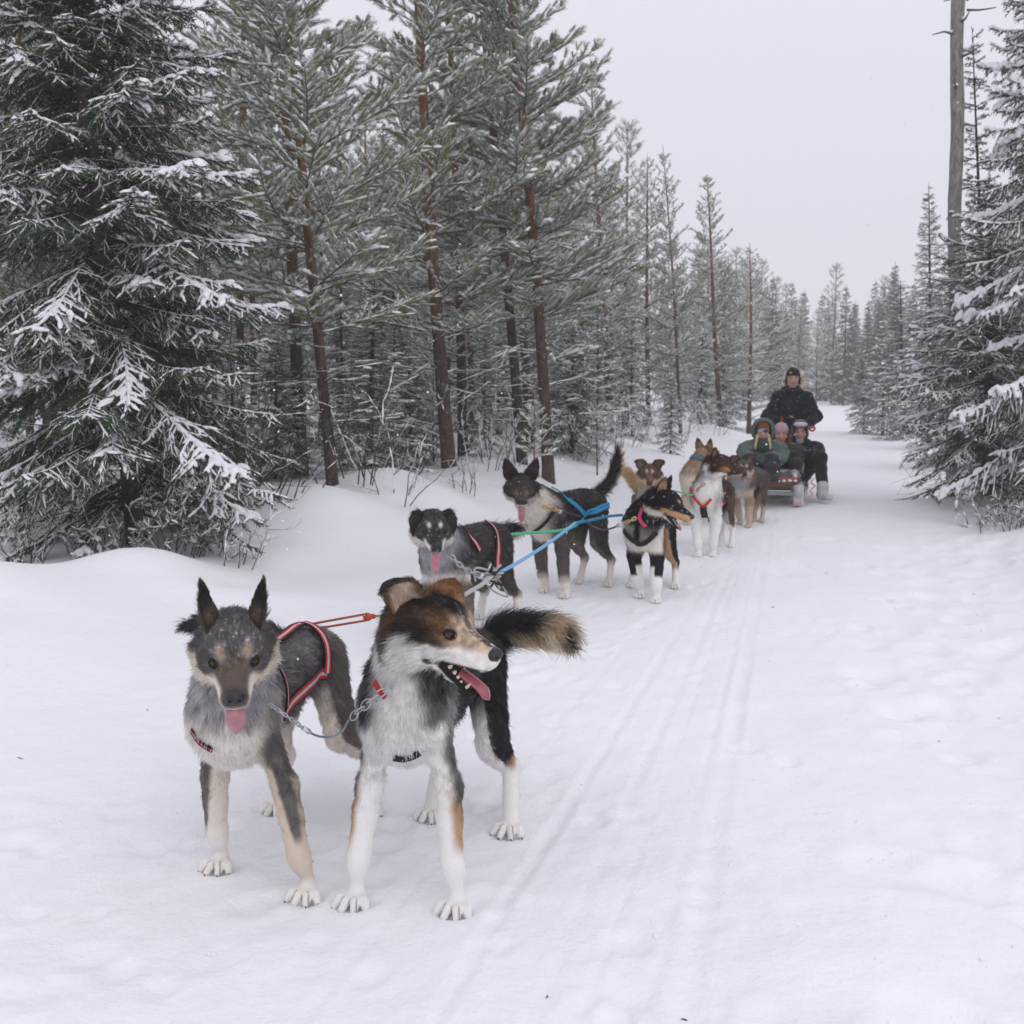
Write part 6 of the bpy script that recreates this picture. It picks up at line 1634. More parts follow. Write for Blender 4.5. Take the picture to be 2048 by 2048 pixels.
    # fur blanket over the seat
    pr = [ell(sp(-0.10, 0.03, 0.36), (0.26, 0.25, 0.07), basis(RD), k=0.03), ell(sp(0.10, -0.16, 0.36), (0.14, 0.12, 0.05), basis(RD), k=0.05), cone(sp(0.08, 0.24, 0.36), sp(-0.5, 0.27, 0.38), 0.07, 0.06, k=0.05)]
    f = Field(pr, 0.012); V, F = f.surface(1); V = V + 0.012 * fbm(V * 22, 4, 2)[:, None] * vnormals(V, F)
    t = mixm(base_cols(len(V), (0.16, 0.155, 0.16)), A(0.6, 0.58, 0.56), sstep(0.0, 0.7, fbm(V * 12, 8, 2)))
    bl = link('fur_blanket', raw_mesh('fur_blanket', V - SO, F, t, True, [M_CLOTH]))
    bl.location = tuple(SO); tag(bl, 'grey and white fur blanket spread over the front of the sled seat', 'blanket')
build_sled()

def skin_tint(c, hf):
    return c
def person(label, hip, face_yaw, head_c, sh, hands, knees, feet, jacket, trousers, skin=(0.52, 0.30, 0.24), hs=1.0, hand_col=(0.012, 0.014, 0.02), boot=(0.03, 0.03, 0.035), puff=1.0, standing=False, head_pitch=-0.05, elbows=None):
    """one continuous body under separate clothes; all joints are world points"""
    root = thing('person', label, 'person', (hip[0], hip[1], min(feet[0][2], feet[1][2])), None)
    HB = head_basis(face_yaw, head_pitch); Hd = np.asarray(head_c, float)
    def hd(x, y, z): return Hd + HB @ (A(x, y, z) * hs)
    chest = 0.5 * (sh[0] + sh[1]) + A(0, 0, -0.14)
    neck = 0.5 * (sh[0] + sh[1]) + A(0, 0, 0.06)
    el = elbows or [lerp(sh[i], hands[i], 0.48) + A(0, 0, -0.07) - RD * 0.05 + nrm(sh[i] - sh[1 - i]) * 0.035 for i in (0, 1)]
    g = lambda n: dict(grp=n)
    P = [ell(hd(-0.01, 0, 0.03), A(0.095, 0.076, 0.095) * hs, HB, k=0.03, **g('head')), ell(hd(0.035, 0, -0.035), A(0.060, 0.060, 0.085) * hs, HB, k=0.03, **g('head')),
         ell(hd(0.055, 0, -0.095), A(0.030, 0.032, 0.024) * hs, HB, k=0.03, **g('head')), cone(hd(0.090, 0, 0.0), hd(0.112, 0, -0.038), 0.011 * hs, 0.017 * hs, k=0.015, **g('head')),
         ell(hd(0.088, 0, -0.072), A(0.012, 0.026, 0.010) * hs, HB, k=0.01, **g('head')),
         cone(hd(-0.02, 0, -0.08), neck, 0.055 * hs, 0.06, k=0.03, **g('head')), cone(neck, lerp(chest, hip, 0.3), 0.08, 0.13, k=0.05), cone(chest, hip, 0.13, 0.13, k=0.05), cone(sh[0], sh[1], 0.055, k=0.05)]
    for sg in (1, -1):
        P += [ell(hd(0.062, 0.046 * sg, -0.03), A(0.025, 0.022, 0.022) * hs, HB, k=0.02, **g('head')), ell(hd(-0.005, 0.078 * sg, -0.015), A(0.020, 0.008, 0.032) * hs, HB, k=0.01, **g('head')),
              ell(hd(0.088, 0.032 * sg, 0.008), A(0.012, 0.016, 0.010) * hs, HB, k=0.012, sub=True), ell(hd(0.078, 0.032 * sg, 0.028), A(0.018, 0.024, 0.008) * hs, HB, k=0.015, **g('head'))]
    for i in (0, 1):
        P += [cone(sh[i], el[i], 0.050, 0.040, k=0.03), cone(el[i], hands[i], 0.038, 0.028, k=0.03)]
        hip_i = hip + nrm(sh[i] - sh[1 - i]) * 0.09
        P += [cone(hip_i, knees[i], 0.085, 0.058, k=0.04), cone(knees[i], feet[i] + A(0, 0, 0.08), 0.055, 0.040, k=0.04)]
    f = Field(P, 0.010); V, F = f.surface(1); c = f.ctx(V)
    q = (V - Hd) @ HB / hs
    t = base_cols(len(V), skin)
    red = np.exp(-(((np.abs(q[:, 1]) - 0.04) / 0.02) ** 2 + ((q[:, 2] + 0.035) / 0.022) ** 2)) * (q[:, 0] > 0.03); t = mixm(t, A(0.55, 0.20, 0.17), red * 0.6)
    eye = np.exp(-(((np.abs(q[:, 1]) - 0.032) / 0.013) ** 2 + ((q[:, 2] - 0.006) / 0.006) ** 2) ** 2) * (q[:, 0] > 0.05); t = mixm(t, A(0.03, 0.02, 0.02), np.clip(eye, 0, 1))
    brow = np.exp(-(((np.abs(q[:, 1]) - 0.034) / 0.020) ** 2 + ((q[:, 2] - 0.030) / 0.006) ** 2) ** 2) * (q[:, 0] > 0.05); t = mixm(t, A(0.10, 0.06, 0.04), np.clip(brow, 0, 1) * 0.8)
    lip = np.exp(-((q[:, 1] / 0.026) ** 2 + ((q[:, 2] + 0.070 - 3 * q[:, 1] ** 2) / 0.008) ** 2) ** 2) * (q[:, 0] > 0.05); t = mixm(t, A(0.36, 0.10, 0.09), np.clip(lip, 0, 1))
    link('body', raw_mesh('person_body', V - np.array(root.location), F, t, True, [M_SKIN]), root)
    # jacket
    J = [cone(sh[0], sh[1], 0.082 * puff, k=0.06), cone(chest, hip + A(0, 0, 0.02), 0.175 * puff, 0.185 * puff, k=0.08, flat=(nrm(A(*np.cross(sh[1] - sh[0], A(0, 0, 1)))), 0.78)),
         cone(neck + A(0, 0, -0.03), neck + A(0, 0, 0.055), 0.105, 0.085, k=0.05)]
    for i in (0, 1): J += [cone(neck + A(0, 0, 0.02), sh[i], 0.085, 0.085 * puff, k=0.05), cone(sh[i], el[i], 0.092 * puff, 0.076 * puff, k=0.05), cone(el[i], lerp(el[i], hands[i], 0.86), 0.076 * puff, 0.055 * puff, k=0.04)]
    fj = Field(J, 0.011); V, F = fj.surface(1)
    wr = fbm(V * np.array([[9, 9, 16]]), 15, 3); V = V + vnormals(V, F) * (0.015 * wr)[:, None]
    t = base_cols(len(V), jacket) * (1 + 0.18 * wr)[:, None]
    sn = sstep(0.75, 1.0, fbm(V * 55, 9, 2)) * 0.45; t = mixm(t, A(0.6, 0.6, 0.62), sn)
    link('jacket', raw_mesh('jacket', V - np.array(root.location), F, t, True, [M_CLOTH]), root)
    T_ = []
    for i in (0, 1):
        hip_i = hip + nrm(sh[i] - sh[1 - i]) * 0.09
        T_ += [cone(hip_i, knees[i], 0.115, 0.085, k=0.05), cone(knees[i], feet[i] + A(0, 0, 0.14), 0.083, 0.065, k=0.04)]
    ft = Field(T_, 0.011); V, F = ft.surface(1); wr = fbm(V * 12, 16, 3); V = V + vnormals(V, F) * (0.007 * wr)[:, None]
    link('trousers', raw_mesh('trousers', V - np.array(root.location), F, base_cols(len(V), trousers) * (1 + 0.2 * wr)[:, None], True, [M_CLOTH]), root)
    for i in (0, 1):
        fdir = nrm((knees[i] - hip) * A(1, 1, 0)) if not standing else RD
        B = [cone(feet[i] + A(0, 0, 0.17), feet[i] + A(0, 0, 0.06), 0.072, 0.066, k=0.03), cone(feet[i] + A(0, 0, 0.055) - fdir * 0.04, feet[i] + A(0, 0, 0.045) + fdir * 0.15, 0.055, 0.045, k=0.03, flat=(A(0, 0, 1), 0.9))]
        V, F = Field(B, 0.010).surface(1); link('boot', raw_mesh('boot', V - np.array(root.location), F, base_cols(len(V), boot), True, [M_CLOTH]), root)
        a = nrm(hands[i] - el[i]); sd = nrm(np.cross(a, A(0, 0, 1))); ins = sd * (1 if np.dot(sd, sh[1 - i] - sh[i]) > 0 else -1)
        M_ = [cone(hands[i] - a * 0.07, hands[i] - a * 0.01, 0.050, 0.043, k=0.02), ell(hands[i] + a * 0.03, (0.060, 0.046, 0.034), basis(a), k=0.02), cone(hands[i] + a * 0.01 + ins * 0.03, hands[i] + a * 0.05 + ins * 0.055 , 0.019, 0.016, k=0.015)]
        for q_ in (-0.027, -0.009, 0.009, 0.027): M_.append(cone(hands[i] + a * 0.05 + sd * q_, hands[i] + a * (0.105 - abs(q_) * 0.5) + sd * q_ * 1.05 - A(0, 0, 0.018), 0.013, 0.010, k=0.006))
        V, F = Field(M_, 0.0065).surface(1); link('glove', raw_mesh('glove', V - np.array(root.location), F, base_cols(len(V), hand_col), True, [M_CLOTH]), root)
    return dict(root=root, hd=hd, HB=HB, Hd=Hd, hs=hs, neck=neck, fj=fj)
def soft(name, prims, h, col, root, mat=None, var=0.15, keep=None):
    V, F = Field(prims, h).surface(1); w = fbm(V * 26, 3, 2)
    c_ = col(V) if callable(col) else base_cols(len(V), col)
    o = link(name, raw_mesh(name, V - np.array(root.location), F, np.clip(c_ * (1 + var * w)[:, None], 0.003, 0.9), True, [mat or M_CLOTH]), root); return o
def hat(p, col, cuff=0.0, name='hat', low=0.028, h=0.006):
    hd, HB, hs = p['hd'], p['HB'], p['hs']
    pr = [ell(hd(-0.012, 0, 0.040), A(0.108, 0.090, 0.105) * hs, HB, k=0.01), cone(hd(0.2, 0, -0.075 + low), hd(-0.2, 0, -0.105 + low), 0.085 * hs, 0.085 * hs, k=0.012, sub=True),
          cone(hd(0.2, 0.06, -0.075 + low), hd(-0.2, 0.06, -0.105 + low), 0.085 * hs, 0.085 * hs, k=0.012, sub=True), cone(hd(0.2, -0.06, -0.075 + low), hd(-0.2, -0.06, -0.105 + low), 0.085 * hs, 0.085 * hs, k=0.012, sub=True)]
    return soft(name, pr, h, col, p['root'])
CAMY = -0.22
# driver standing on the runners
d_sh = [sp(-2.02, 0.175, 1.36), sp(-2.02, -0.175, 1.36)]
hx = at(1588, 757, 15.0); off = hx - sp(-2.02, 0, 1.63); off[1] = 0
SHIFT = np.array([off[0], 0, off[2]])
d_sh = [v + SHIFT for v in d_sh]
drv = person('standing driver in a black parka and black beanie with a pale fur-trimmed hood', sp(-2.05, 0, 0.95) + SHIFT, CAMY, sp(-2.0, 0, 1.63) + SHIFT, d_sh,
    [sp(-1.80, 0.22, 0.96) + SHIFT * A(1, 1, 0.4), sp(-1.80, -0.22, 0.96) + SHIFT * A(1, 1, 0.4)], [sp(-1.98, 0.17, 0.55) + SHIFT * 0.5, sp(-1.98, -0.17, 0.55) + SHIFT * 0.5], [sp(-2.05, 0.28, 0.095), sp(-2.05, -0.28, 0.095)],
    (0.010, 0.012, 0.017), (0.010, 0.011, 0.015), hs=1.06, puff=1.08, standing=True, head_pitch=0.02, elbows=[sp(-1.96, 0.315, 1.12) + SHIFT, sp(-1.96, -0.315, 1.12) + SHIFT])
hat(drv, (0.012, 0.012, 0.014))
hd = drv['hd']
soft('hat_flaps', [ell(hd(0.0, 0.082 * s_, -0.03), A(0.035, 0.014, 0.055) * 1.06, drv['HB'], k=0.01) for s_ in (1, -1)], 0.006, (0.012, 0.012, 0.014), drv['root'])
mb = MB(); mb.ball(hd(0.093, -0.032, 0.072), (0.008, 0.018, 0.013), drv['HB'], (0.65, 0.40, 0.04), 8, 6); mb.build('hat_patch', M_CLOTH, drv['root'])
soft('fur_ruff', [cone(hd(-0.06, 0.10, 0.05), hd(-0.05, 0.13, -0.07), 0.045, 0.05, k=0.03), cone(hd(-0.05, 0.13, -0.07), hd(-0.03, 0.10, -0.14), 0.05, 0.04, k=0.03), cone(hd(-0.08, -0.09, 0.03), hd(-0.06, -0.11, -0.08), 0.035, 0.04, k=0.03), cone(hd(-0.09, 0.08, 0.06), hd(-0.10, -0.08, 0.04), 0.04, 0.035, k=0.03)],
     0.008, lambda V: mixm(base_cols(len(V), (0.62, 0.54, 0.42)), A(0.30, 0.22, 0.13), sstep(0.0, 0.8, fbm(V * 30, 2, 2))), drv['root'], var=0.3)
soft('hood', [ell(hd(-0.07, 0, -0.13), A(0.10, 0.155, 0.06), drv['HB'], k=0.03), ell(hd(0.02, 0, -0.155), A(0.10, 0.12, 0.045), drv['HB'], k=0.03)], 0.010, (0.010, 0.012, 0.017), drv['root'])
# passengers
def sitter(label, px, py, Y, fl, jacket, trousers, yaw, hs=1.0, puff=1.0, knee_out=0.0, boot=(0.03, 0.03, 0.035), lean=0.0, sw=0.185, hand_f=0.30, legs_l=None, hc=(0.014, 0.017, 0.028)):
    H_ = at(px, py, Y)
    fw_ = RD; L_ = RL
    hip = A(H_[0], H_[1], H_[2] - 0.66) - fw_ * 0.04; hip[2] = max(hip[2], SO[2] + 0.42)
    sc_ = H_ + A(0, 0, -0.235) - fw_ * 0.03
    sh_ = [sc_ + L_ * sw, sc_ - L_ * sw]
    lo = L_ * (knee_out if legs_l is None else legs_l)
    kn = [hip + fw_ * 0.40 + L_ * 0.14 + lo + A(0, 0, 0.13), hip + fw_ * 0.40 - L_ * 0.14 + lo + A(0, 0, 0.13)]
    fe = [hip + fw_ * 0.60 + L_ * 0.15 + lo * 1.3, hip + fw_ * 0.60 - L_ * 0.15 + lo * 1.3]
    for f_ in fe: f_[2] = SO[2] + (0.33 if legs_l is None else 0.05)
    ha = [hip + fw_ * (hand_f + 0.04) + L_ * 0.13 + A(0, 0, 0.185), hip + fw_ * (hand_f + 0.04) - L_ * 0.13 + A(0, 0, 0.185)]
    return person(label, hip, yaw, H_, sh_, ha, kn, fe, jacket, trousers, hs=hs, puff=puff, boot=boot, hand_col=hc)
p1 = sitter('front passenger in a grey-green hooded jacket with mirrored glasses and blond braids', 1526, 862, 13.15, 0, (0.105, 0.138, 0.120), (0.010, 0.014, 0.026), -0.20, hs=0.98, puff=1.12, sw=0.195)
hat(p1, (0.20, 0.075, 0.026), low=0.034)
hd = p1['hd']
def ring(p, r, z0, n, fwd=0.0):
    return [p['hd'](fwd + 0.02 * math.cos(0), r * math.sin(a), z0 + r * 1.12 * math.cos(a)) for a in np.linspace(-2.5, 2.5, n)]
rg = [hd(0.055 - 0.035 * (1 - math.cos(a)) * 0.6, 0.118 * math.sin(a), 0.012 + 0.128 * math.cos(a)) for a in np.linspace(-2.45, 2.45, 13)]
soft('hood', [cone(a, b, 0.026, k=0.02) for a, b in zip(rg[:-1], rg[1:])] + [ell(hd(-0.075, 0, 0.01), A(0.085, 0.130, 0.145), p1['HB'], k=0.02), ell(hd(0.05, 0, 0.005), A(0.11, 0.095, 0.115), p1['HB'], k=0.02, sub=True)], 0.008, (0.100, 0.130, 0.115), p1['root'])
soft('neck_gaiter', [cone(hd(0.03, 0, -0.10), hd(0.05, 0, -0.17), 0.066, 0.10, k=0.03)], 0.008, (0.05, 0.065, 0.055), p1['root'])
soft('hood_lining', [cone(a, b, 0.016, k=0.015) for a, b in zip([lerp(v, hd(-0.02, 0, 0.01), 0.20) for v in rg[:-1]], [lerp(v, hd(-0.02, 0, 0.01), 0.20) for v in rg[1:]])], 0.007, (0.012, 0.012, 0.012), p1['root'])
soft('glasses', [ell(hd(0.098, 0.030 * s_, 0.008), A(0.012, 0.032, 0.020), p1['HB'], k=0.012) for s_ in (1, -1)], 0.0045, lambda V: mixm(base_cols(len(V), (0.04, 0.05, 0.09)), A(0.16, 0.38, 0.62), sstep(0.01, -0.02, (V - p1['Hd']) @ p1['HB'][:, 1])), p1['root'], M_HARD, 0.05)
for s_ in (1, -1):
    pr = []
    P = bez([hd(0.06, 0.062 * s_, -0.045), hd(0.085, 0.075 * s_, -0.10), hd(0.115, 0.085 * s_, -0.16), hd(0.125, 0.090 * s_, -0.215)], 10)
    for i in range(9): pr.append(ell(P[i], (0.022 - 0.0012 * i, 0.018, 0.016 + 0.004 * (i % 2)), k=0.006))
    soft('braid', pr, 0.0055, (0.50, 0.41, 0.27), p1['root'])
p2 = sitter('middle passenger in a pink knitted hat and dark brown jacket', 1562, 868, 13.75, 0, (0.045, 0.040, 0.036), (0.014, 0.016, 0.022), -0.22, hs=1.02, puff=1.2, knee_out=0.05)
hat(p2, (0.48, 0.31, 0.36), low=0.018)
hd = p2['hd']
soft('hair', [cone(hd(0.0, 0.080 * s_, -0.02), hd(0.035, 0.105 * s_, -0.16), 0.035, 0.030, k=0.02) for s_ in (1, -1)] + [cone(hd(-0.06, 0, -0.03), hd(-0.05, 0, -0.12), 0.08, 0.08, k=0.03)], 0.008, (0.13, 0.048, 0.022), p2['root'])
soft('collar', [cone(hd(0.02, 0, -0.125), hd(0.03, 0, -0.18), 0.075, 0.10, k=0.03)], 0.008, (0.02, 0.019, 0.018), p2['root'])
p3 = sitter('rear passenger in black ski clothes with white goggles pushed up on a black helmet', 1600, 864, 13.9, 0, (0.012, 0.013, 0.017), (0.010, 0.011, 0.014), -0.22, hs=1.04, puff=1.2, legs_l=0.12, boot=(0.55, 0.55, 0.55))
hd = p3['hd']
soft('helmet', [ell(hd(-0.015, 0, 0.050), A(0.122, 0.108, 0.110), p3['HB'], k=0.02), ell(hd(-0.03, 0, -0.03), A(0.095, 0.112, 0.10), p3['HB'], k=0.03), ell(hd(0.10, 0, -0.02), A(0.10, 0.074, 0.095), p3['HB'], k=0.015, sub=True)], 0.007, (0.012, 0.012, 0.014), p3['root'], M_HARD, 0.05)
soft('goggles', [ell(hd(0.085, 0, 0.098), A(0.030, 0.085, 0.032), p3['HB'], k=0.012)], 0.006, lambda V: mixm(base_cols(len(V), (0.62, 0.62, 0.66)), A(0.02, 0.02, 0.022), sstep(-0.018, -0.028, ((V - p3['Hd']) @ p3['HB'][:, 2]) - 0.098)), p3['root'], M_HARD, 0.1)
mb = MB(); mb.tube(np.array([hd(0.094, y, 0.062 + 2.0 * y * y) for y in np.linspace(-0.065, 0.065, 9)]), 0.008, 6, (0.45, 0.04, 0.22)); mb.build('goggle_rim', M_HARD, p3['root'])
soft('neck_gaiter', [cone(hd(0.055, 0, -0.09), hd(0.06, 0, -0.105), 0.048, 0.052, k=0.02)], 0.007, (0.36, 0.37, 0.36), p3['root'])
soft('collar', [cone(hd(-0.01, 0, -0.11), hd(0.0, 0, -0.17), 0.100, 0.12, k=0.03)], 0.009, (0.012, 0.012, 0.015), p3['root'])
for k in range(3):
    mb = MB(); o = hd(0.135, 0.055 - 0.032 * k, -0.215 - 0.01 * k); o = p3['fj'].project(o[None], 0.004)[0]; mb.box(o, (0.006, 0.012, 0.06), p3['HB'], (0.6, 0.6, 0.62)); mb.build('jacket_stripe', M_CLOTH, p3['root'])

# ------------------------------------------------------------------ harnesses
def hp(d, u, v, z):
    """point in a dog's own body coordinates: along hip to chest, to its left, above the hip line"""
    L = np.linalg.norm(d['C'] - d['Hp']); return lerp(d['Hp'], d['C'], u) + d['lf'] * v * d['k'] + A(0, 0, z * d['k'])
RED = (0.50, 0.035, 0.04); SIL = (0.52, 0.52, 0.54); BLK = (0.016, 0.016, 0.018); BLU = (0.035, 0.24, 0.46); PNK = (0.55, 0.06, 0.14)
RS = [BLK, RED, RED, SIL, SIL, RED, RED, BLK]
strap(D1, [hp(D1, 0.92, 0.10, -0.02), hp(D1, 0.62, 0.13, 0.0), hp(D1, 0.40, 0.13, -0.005), hp(D1, 0.22, 0.125, -0.01)], 0.042, 'harness_strap', RS, 0.018)
strap(D1, [hp(D1, 0.22, 0.125, -0.01), hp(D1, 0.17, 0.11, 0.06), hp(D1, 0.12, 0.06, 0.10), hp(D1, 0.08, 0.0, 0.13)], 0.036, 'harness_strap', RS, 0.020)
strap(D1, [hp(D1, 0.98, 0.02, 0.16), hp(D1, 0.90, 0.07, 0.14), hp(D1, 0.86, 0.11, 0.08), hp(D1, 0.90, 0.12, 0.0)], 0.042, 'harness_strap', RS, 0.020)
strap(D1, [hp(D1, 0.80, 0.02, 0.16), hp(D1, 0.50, 0.02, 0.15), hp(D1, 0.25, 0.01, 0.14), hp(D1, 0.08, 0.0, 0.13)], 0.035, 'harness_strap', [BLK, RED, SIL, RED, BLK], 0.018)
strap(D1, [at(422, 1450, 2.93), at(429, 1464, 2.92), at(438, 1477, 2.91)], 0.016, 'chest_strap', [BLK, RED, BLK], 0.006)
strap(D2, [at(792, 1496, 2.89), at(806, 1503, 2.89), at(820, 1500, 2.89), at(828, 1486, 2.90)], 0.024, 'chest_pad', [BLK, BLK], 0.007, 16)
strap(D2, [at(768, 1362, 2.84), at(778, 1374, 2.83), at(792, 1384, 2.83)], 0.014, 'collar', [RED, RED], 0.022, 16)
strap(D3, [hp(D3, 0.95, 0.05, 0.14), hp(D3, 0.80, 0.10, 0.08), hp(D3, 0.70, 0.12, 0.0)], 0.035, 'harness_strap', [BLK, RED, SIL, RED], 0.020, 20)
strap(D3, [hp(D3, 0.25, 0.02, 0.12), hp(D3, 0.22, 0.09, 0.07), hp(D3, 0.22, 0.12, -0.02), hp(D3, 0.28, 0.11, -0.12)], 0.032, 'harness_strap', [BLK, RED, SIL, RED], 0.020, 24)
strap(D4, [hp(D4, 1.0, 0.03, 0.17), hp(D4, 0.80, 0.09, 0.10), hp(D4, 0.55, 0.12, 0.0), hp(D4, 0.40, 0.13, -0.04)], 0.032, 'harness_strap', [BLU, BLU], 0.022, 26)
strap(D4, [hp(D4, 0.40, 0.13, -0.04), hp(D4, 0.15, 0.13, -0.01), hp(D4, -0.1, 0.12, 0.0)], 0.045, 'harness_strap', [BLU, BLU], 0.022, 20)
strap(D4, [hp(D4, 0.40, 0.13, -0.04), hp(D4, 0.62, 0.12, -0.12), hp(D4, 0.85, 0.08, -0.17)], 0.028, 'harness_strap', [BLU, BLU], 0.022, 20)
strap(D4, [hp(D4, 1.16, 0.11, 0.06), hp(D4, 1.28, 0.06, -0.04), hp(D4, 1.30, 0.0, -0.09)], 0.022, 'chest_strap', [BLK, BLK], 0.020, 20)
strap(D5, [D5['hd'](-0.10, -0.09, -0.10), D5['hd'](-0.07, -0.07, -0.15), D5['hd'](-0.03, -0.03, -0.175)], 0.022, 'collar', [PNK, PNK], 0.020, 16)
strap(D5, [hp(D5, 1.22, -0.10, -0.02), hp(D5, 1.30, -0.03, -0.09), hp(D5, 1.30, 0.02, -0.12), hp(D5, 1.22, 0.10, -0.02)], 0.035, 'chest_strap', [BLK, BLK], 0.016, 24)
strap(D8, [hp(D8, 1.16, -0.10, 0.06), hp(D8, 1.28, -0.03, -0.03), hp(D8, 1.30, 0.01, -0.07), hp(D8, 1.26, 0.06, -0.01)], 0.022, 'chest_strap', [RED, RED], 0.020, 24)
strap(D8, [hp(D8, 1.0, 0.11, 0.06), hp(D8, 0.85, 0.12, -0.02), hp(D8, 0.75, 0.12, -0.08), hp(D8, 0.35, 0.12, -0.09)], 0.030, 'harness_strap', [RED, RED], 0.020, 24)
strap(D8, [hp(D8, 1.30, 0.01, -0.07), hp(D8, 1.28, 0.01, -0.14), hp(D8, 1.15, 0.01, -0.20)], 0.055, 'chest_pad', [BLK, BLK], 0.018, 14)
strap(D9, [hp(D9, 1.05, 0.06, 0.12), hp(D9, 0.95, 0.11, 0.05), hp(D9, 0.95, 0.11, -0.02)], 0.025, 'harness_strap', [PNK, RED], 0.020, 18)
strap(D7, [D7['hd'](-0.05, 0.08, -0.10), D7['hd'](-0.09, 0.06, -0.06), D7['hd'](-0.12, 0.0, -0.04), D7['hd'](-0.09, -0.06, -0.06)], 0.03, 'collar', [(0.10, 0.17, 0.26)] * 2, 0.018, 18)

# ------------------------------------------------------------------ ropes, cables, chains
def rope(name, label, cat, pts, r, col, n=40, sag=0.0, twist=True, group=None):
    P = bez(pts, n) if len(pts) > 2 else np.asarray(pts[0]) + np.outer(np.linspace(0, 1, n), np.asarray(pts[1]) - np.asarray(pts[0]))
    s_ = np.linspace(0, 1, n); P = P - np.outer(sag * 4 * s_ * (1 - s_), A(0, 0, 1))
    mb = MB()
    cols = np.array(col, float)
    t = cols[np.arange(n) % len(cols)] if cols.ndim == 2 else col
    mb.tube(P, r, 7, t)
    o = mb.build(name, M_ROPE, None, P[0]); return tag(o, label, cat, group)
def chain(name, label, pts, n, r, col, cable=None, mat=None):
    """links along a curve, then optionally a plain cable"""
    P = bez(pts, n + 1); c0 = P[0]
    root = thing(name, label, 'chain', c0)
    me = None
    for i in range(n):
        a, b = P[i], P[i + 1]; d = b - a; L = np.linalg.norm(d)
        mb = MB(); k = 16; an = np.linspace(0, 2 * np.pi, k, endpoint=False); h = L * 0.72; w = L * 0.34
        loop = np.stack([np.cos(an) * h, np.sin(an) * w, 0 * an], 1); loop = np.concatenate([loop, loop[:1]])
        B = basis(d); B = B if i % 2 else B[:, [0, 2, 1]] * np.array([1, 1, -1])
        mb.tube(0.5 * (a + b) + loop @ B.T, r, 6, col, cap=False); mb.build('link', mat or M_STEEL, root)
    if cable is not None:
        mb = MB(); mb.tube(bez(cable[0], 26), cable[1], 7, cable[2]); mb.build('cable', M_STEEL if len(cable) < 4 else cable[3], root)
        mb = MB(); q = np.asarray(cable[0][0]); q2 = bez(cable[0], 26)[3]; mb.tube(np.array([q, lerp(q, q2, 0.5), q2]), cable[1] * 2.3, 8, (0.62, 0.63, 0.66)); mb.build('ferrule', M_STEEL, root)
    return root
c_a = [at(538, 1408, 2.78), at(562, 1424, 2.76), at(585, 1440, 2.77), at(606, 1456, 2.80)]
chain('neckline_chain', 'short steel chain and cable hanging between the collars of the two leaders', c_a, 10, 0.0018, (0.42, 0.44, 0.47),
      ([at(606, 1456, 2.80), at(632, 1471, 2.83), at(660, 1474, 2.86), at(684, 1462, 2.87), at(697, 1440, 2.85)], 0.0032, (0.24, 0.26, 0.29)))
chain('neckline_clip', 'steel snap hook and chain at the neck of the tricolour leader', [at(703, 1436, 2.83), at(722, 1418, 2.80), at(745, 1398, 2.77), at(772, 1380, 2.76), at(786, 1374, 2.77)], 7, 0.0021, (0.45, 0.47, 0.50))
tug1 = D1['fld'].project(hp(D1, 0.12, 0.02, 0.12)[None], 0.012, 20)[0]
tog = at(735, 1234, 3.95)
rope('tug_line', 'upper of the two thin orange-red cords behind the grey leader', 'rope', [tug1 + A(0, 0, 0.006), tog + A(0, 0, 0.012)], 0.0042, [(0.50, 0.10, 0.05), (0.50, 0.10, 0.05), (0.10, 0.04, 0.03)], 60)
rope('tug_line', 'lower of the two thin orange-red cords behind the grey leader', 'rope', [tug1 + A(0, 0, -0.012), tog - A(0, 0, 0.012)], 0.0042, [(0.50, 0.10, 0.05), (0.50, 0.10, 0.05), (0.10, 0.04, 0.03)], 60)
mb = MB(); mb.ball(tog, (0.018, 0.014, 0.016), None, (0.50, 0.10, 0.05), 10, 8); mb.ball(tog + A(0.018, 0.01, 0), (0.013, 0.01, 0.010), None, (0.45, 0.09, 0.05), 10, 8); tag(mb.build('rope_knot', M_ROPE, None, tog), 'small orange knot joining the two red cords behind the grey leader', 'knot')
rope('snap_line', 'short yellow-green line between the orange knot and the head of the tricolour leader', 'rope', [tog + A(0.03, 0.02, 0), at(775, 1230, 4.05), at(815, 1226, 4.3), at(905, 1205, 4.7)], 0.0048, [(0.30, 0.30, 0.12), (0.10, 0.45, 0.14)], 40)
knot = at(985, 1152, 5.75)
rope('gang_line', 'pale frosted rope from the leaders to the tangled knot by the drooping-eared dog', 'rope', [at(905, 1205, 4.7), at(938, 1184, 5.2), at(965, 1168, 5.5), knot], 0.011, [(0.48, 0.48, 0.48), (0.40, 0.40, 0.41)], 40)
gl = at(1150, 1046, 7.0)
rope('gang_line', 'light blue rope slanting from the tangled knot up to the blue-harnessed dog', 'rope', [knot, gl], 0.0105, [(0.17, 0.38, 0.60), (0.22, 0.44, 0.66)], 60, 0.02)
rope('tow_line', 'blue line from the slanting light blue rope back toward the glossy black dog', 'rope', [gl, at(1185, 1040, 7.35), at(1215, 1033, 7.6), at(1244, 1030, 7.8)], 0.010, BLU, 30)
rope('tow_line', 'bright green and blue line from the drooping-eared dog tail to the blue-harnessed dog', 'rope', [at(1003, 1070, 6.55), at(1060, 1066, 6.75), at(1120, 1061, 6.9), at(1152, 1050, 7.0)], 0.0095, [(0.09, 0.42, 0.12), (0.12, 0.50, 0.16), (0.08, 0.28, 0.40)], 60)
rope('thin_cord', 'thin olive cord from the drooping-eared dog harness to the green line', 'rope', [hp(D3, 0.1, 0.0, 0.12), at(985, 1072, 6.52), at(1003, 1070, 6.55)], 0.005, (0.22, 0.22, 0.12), 24)
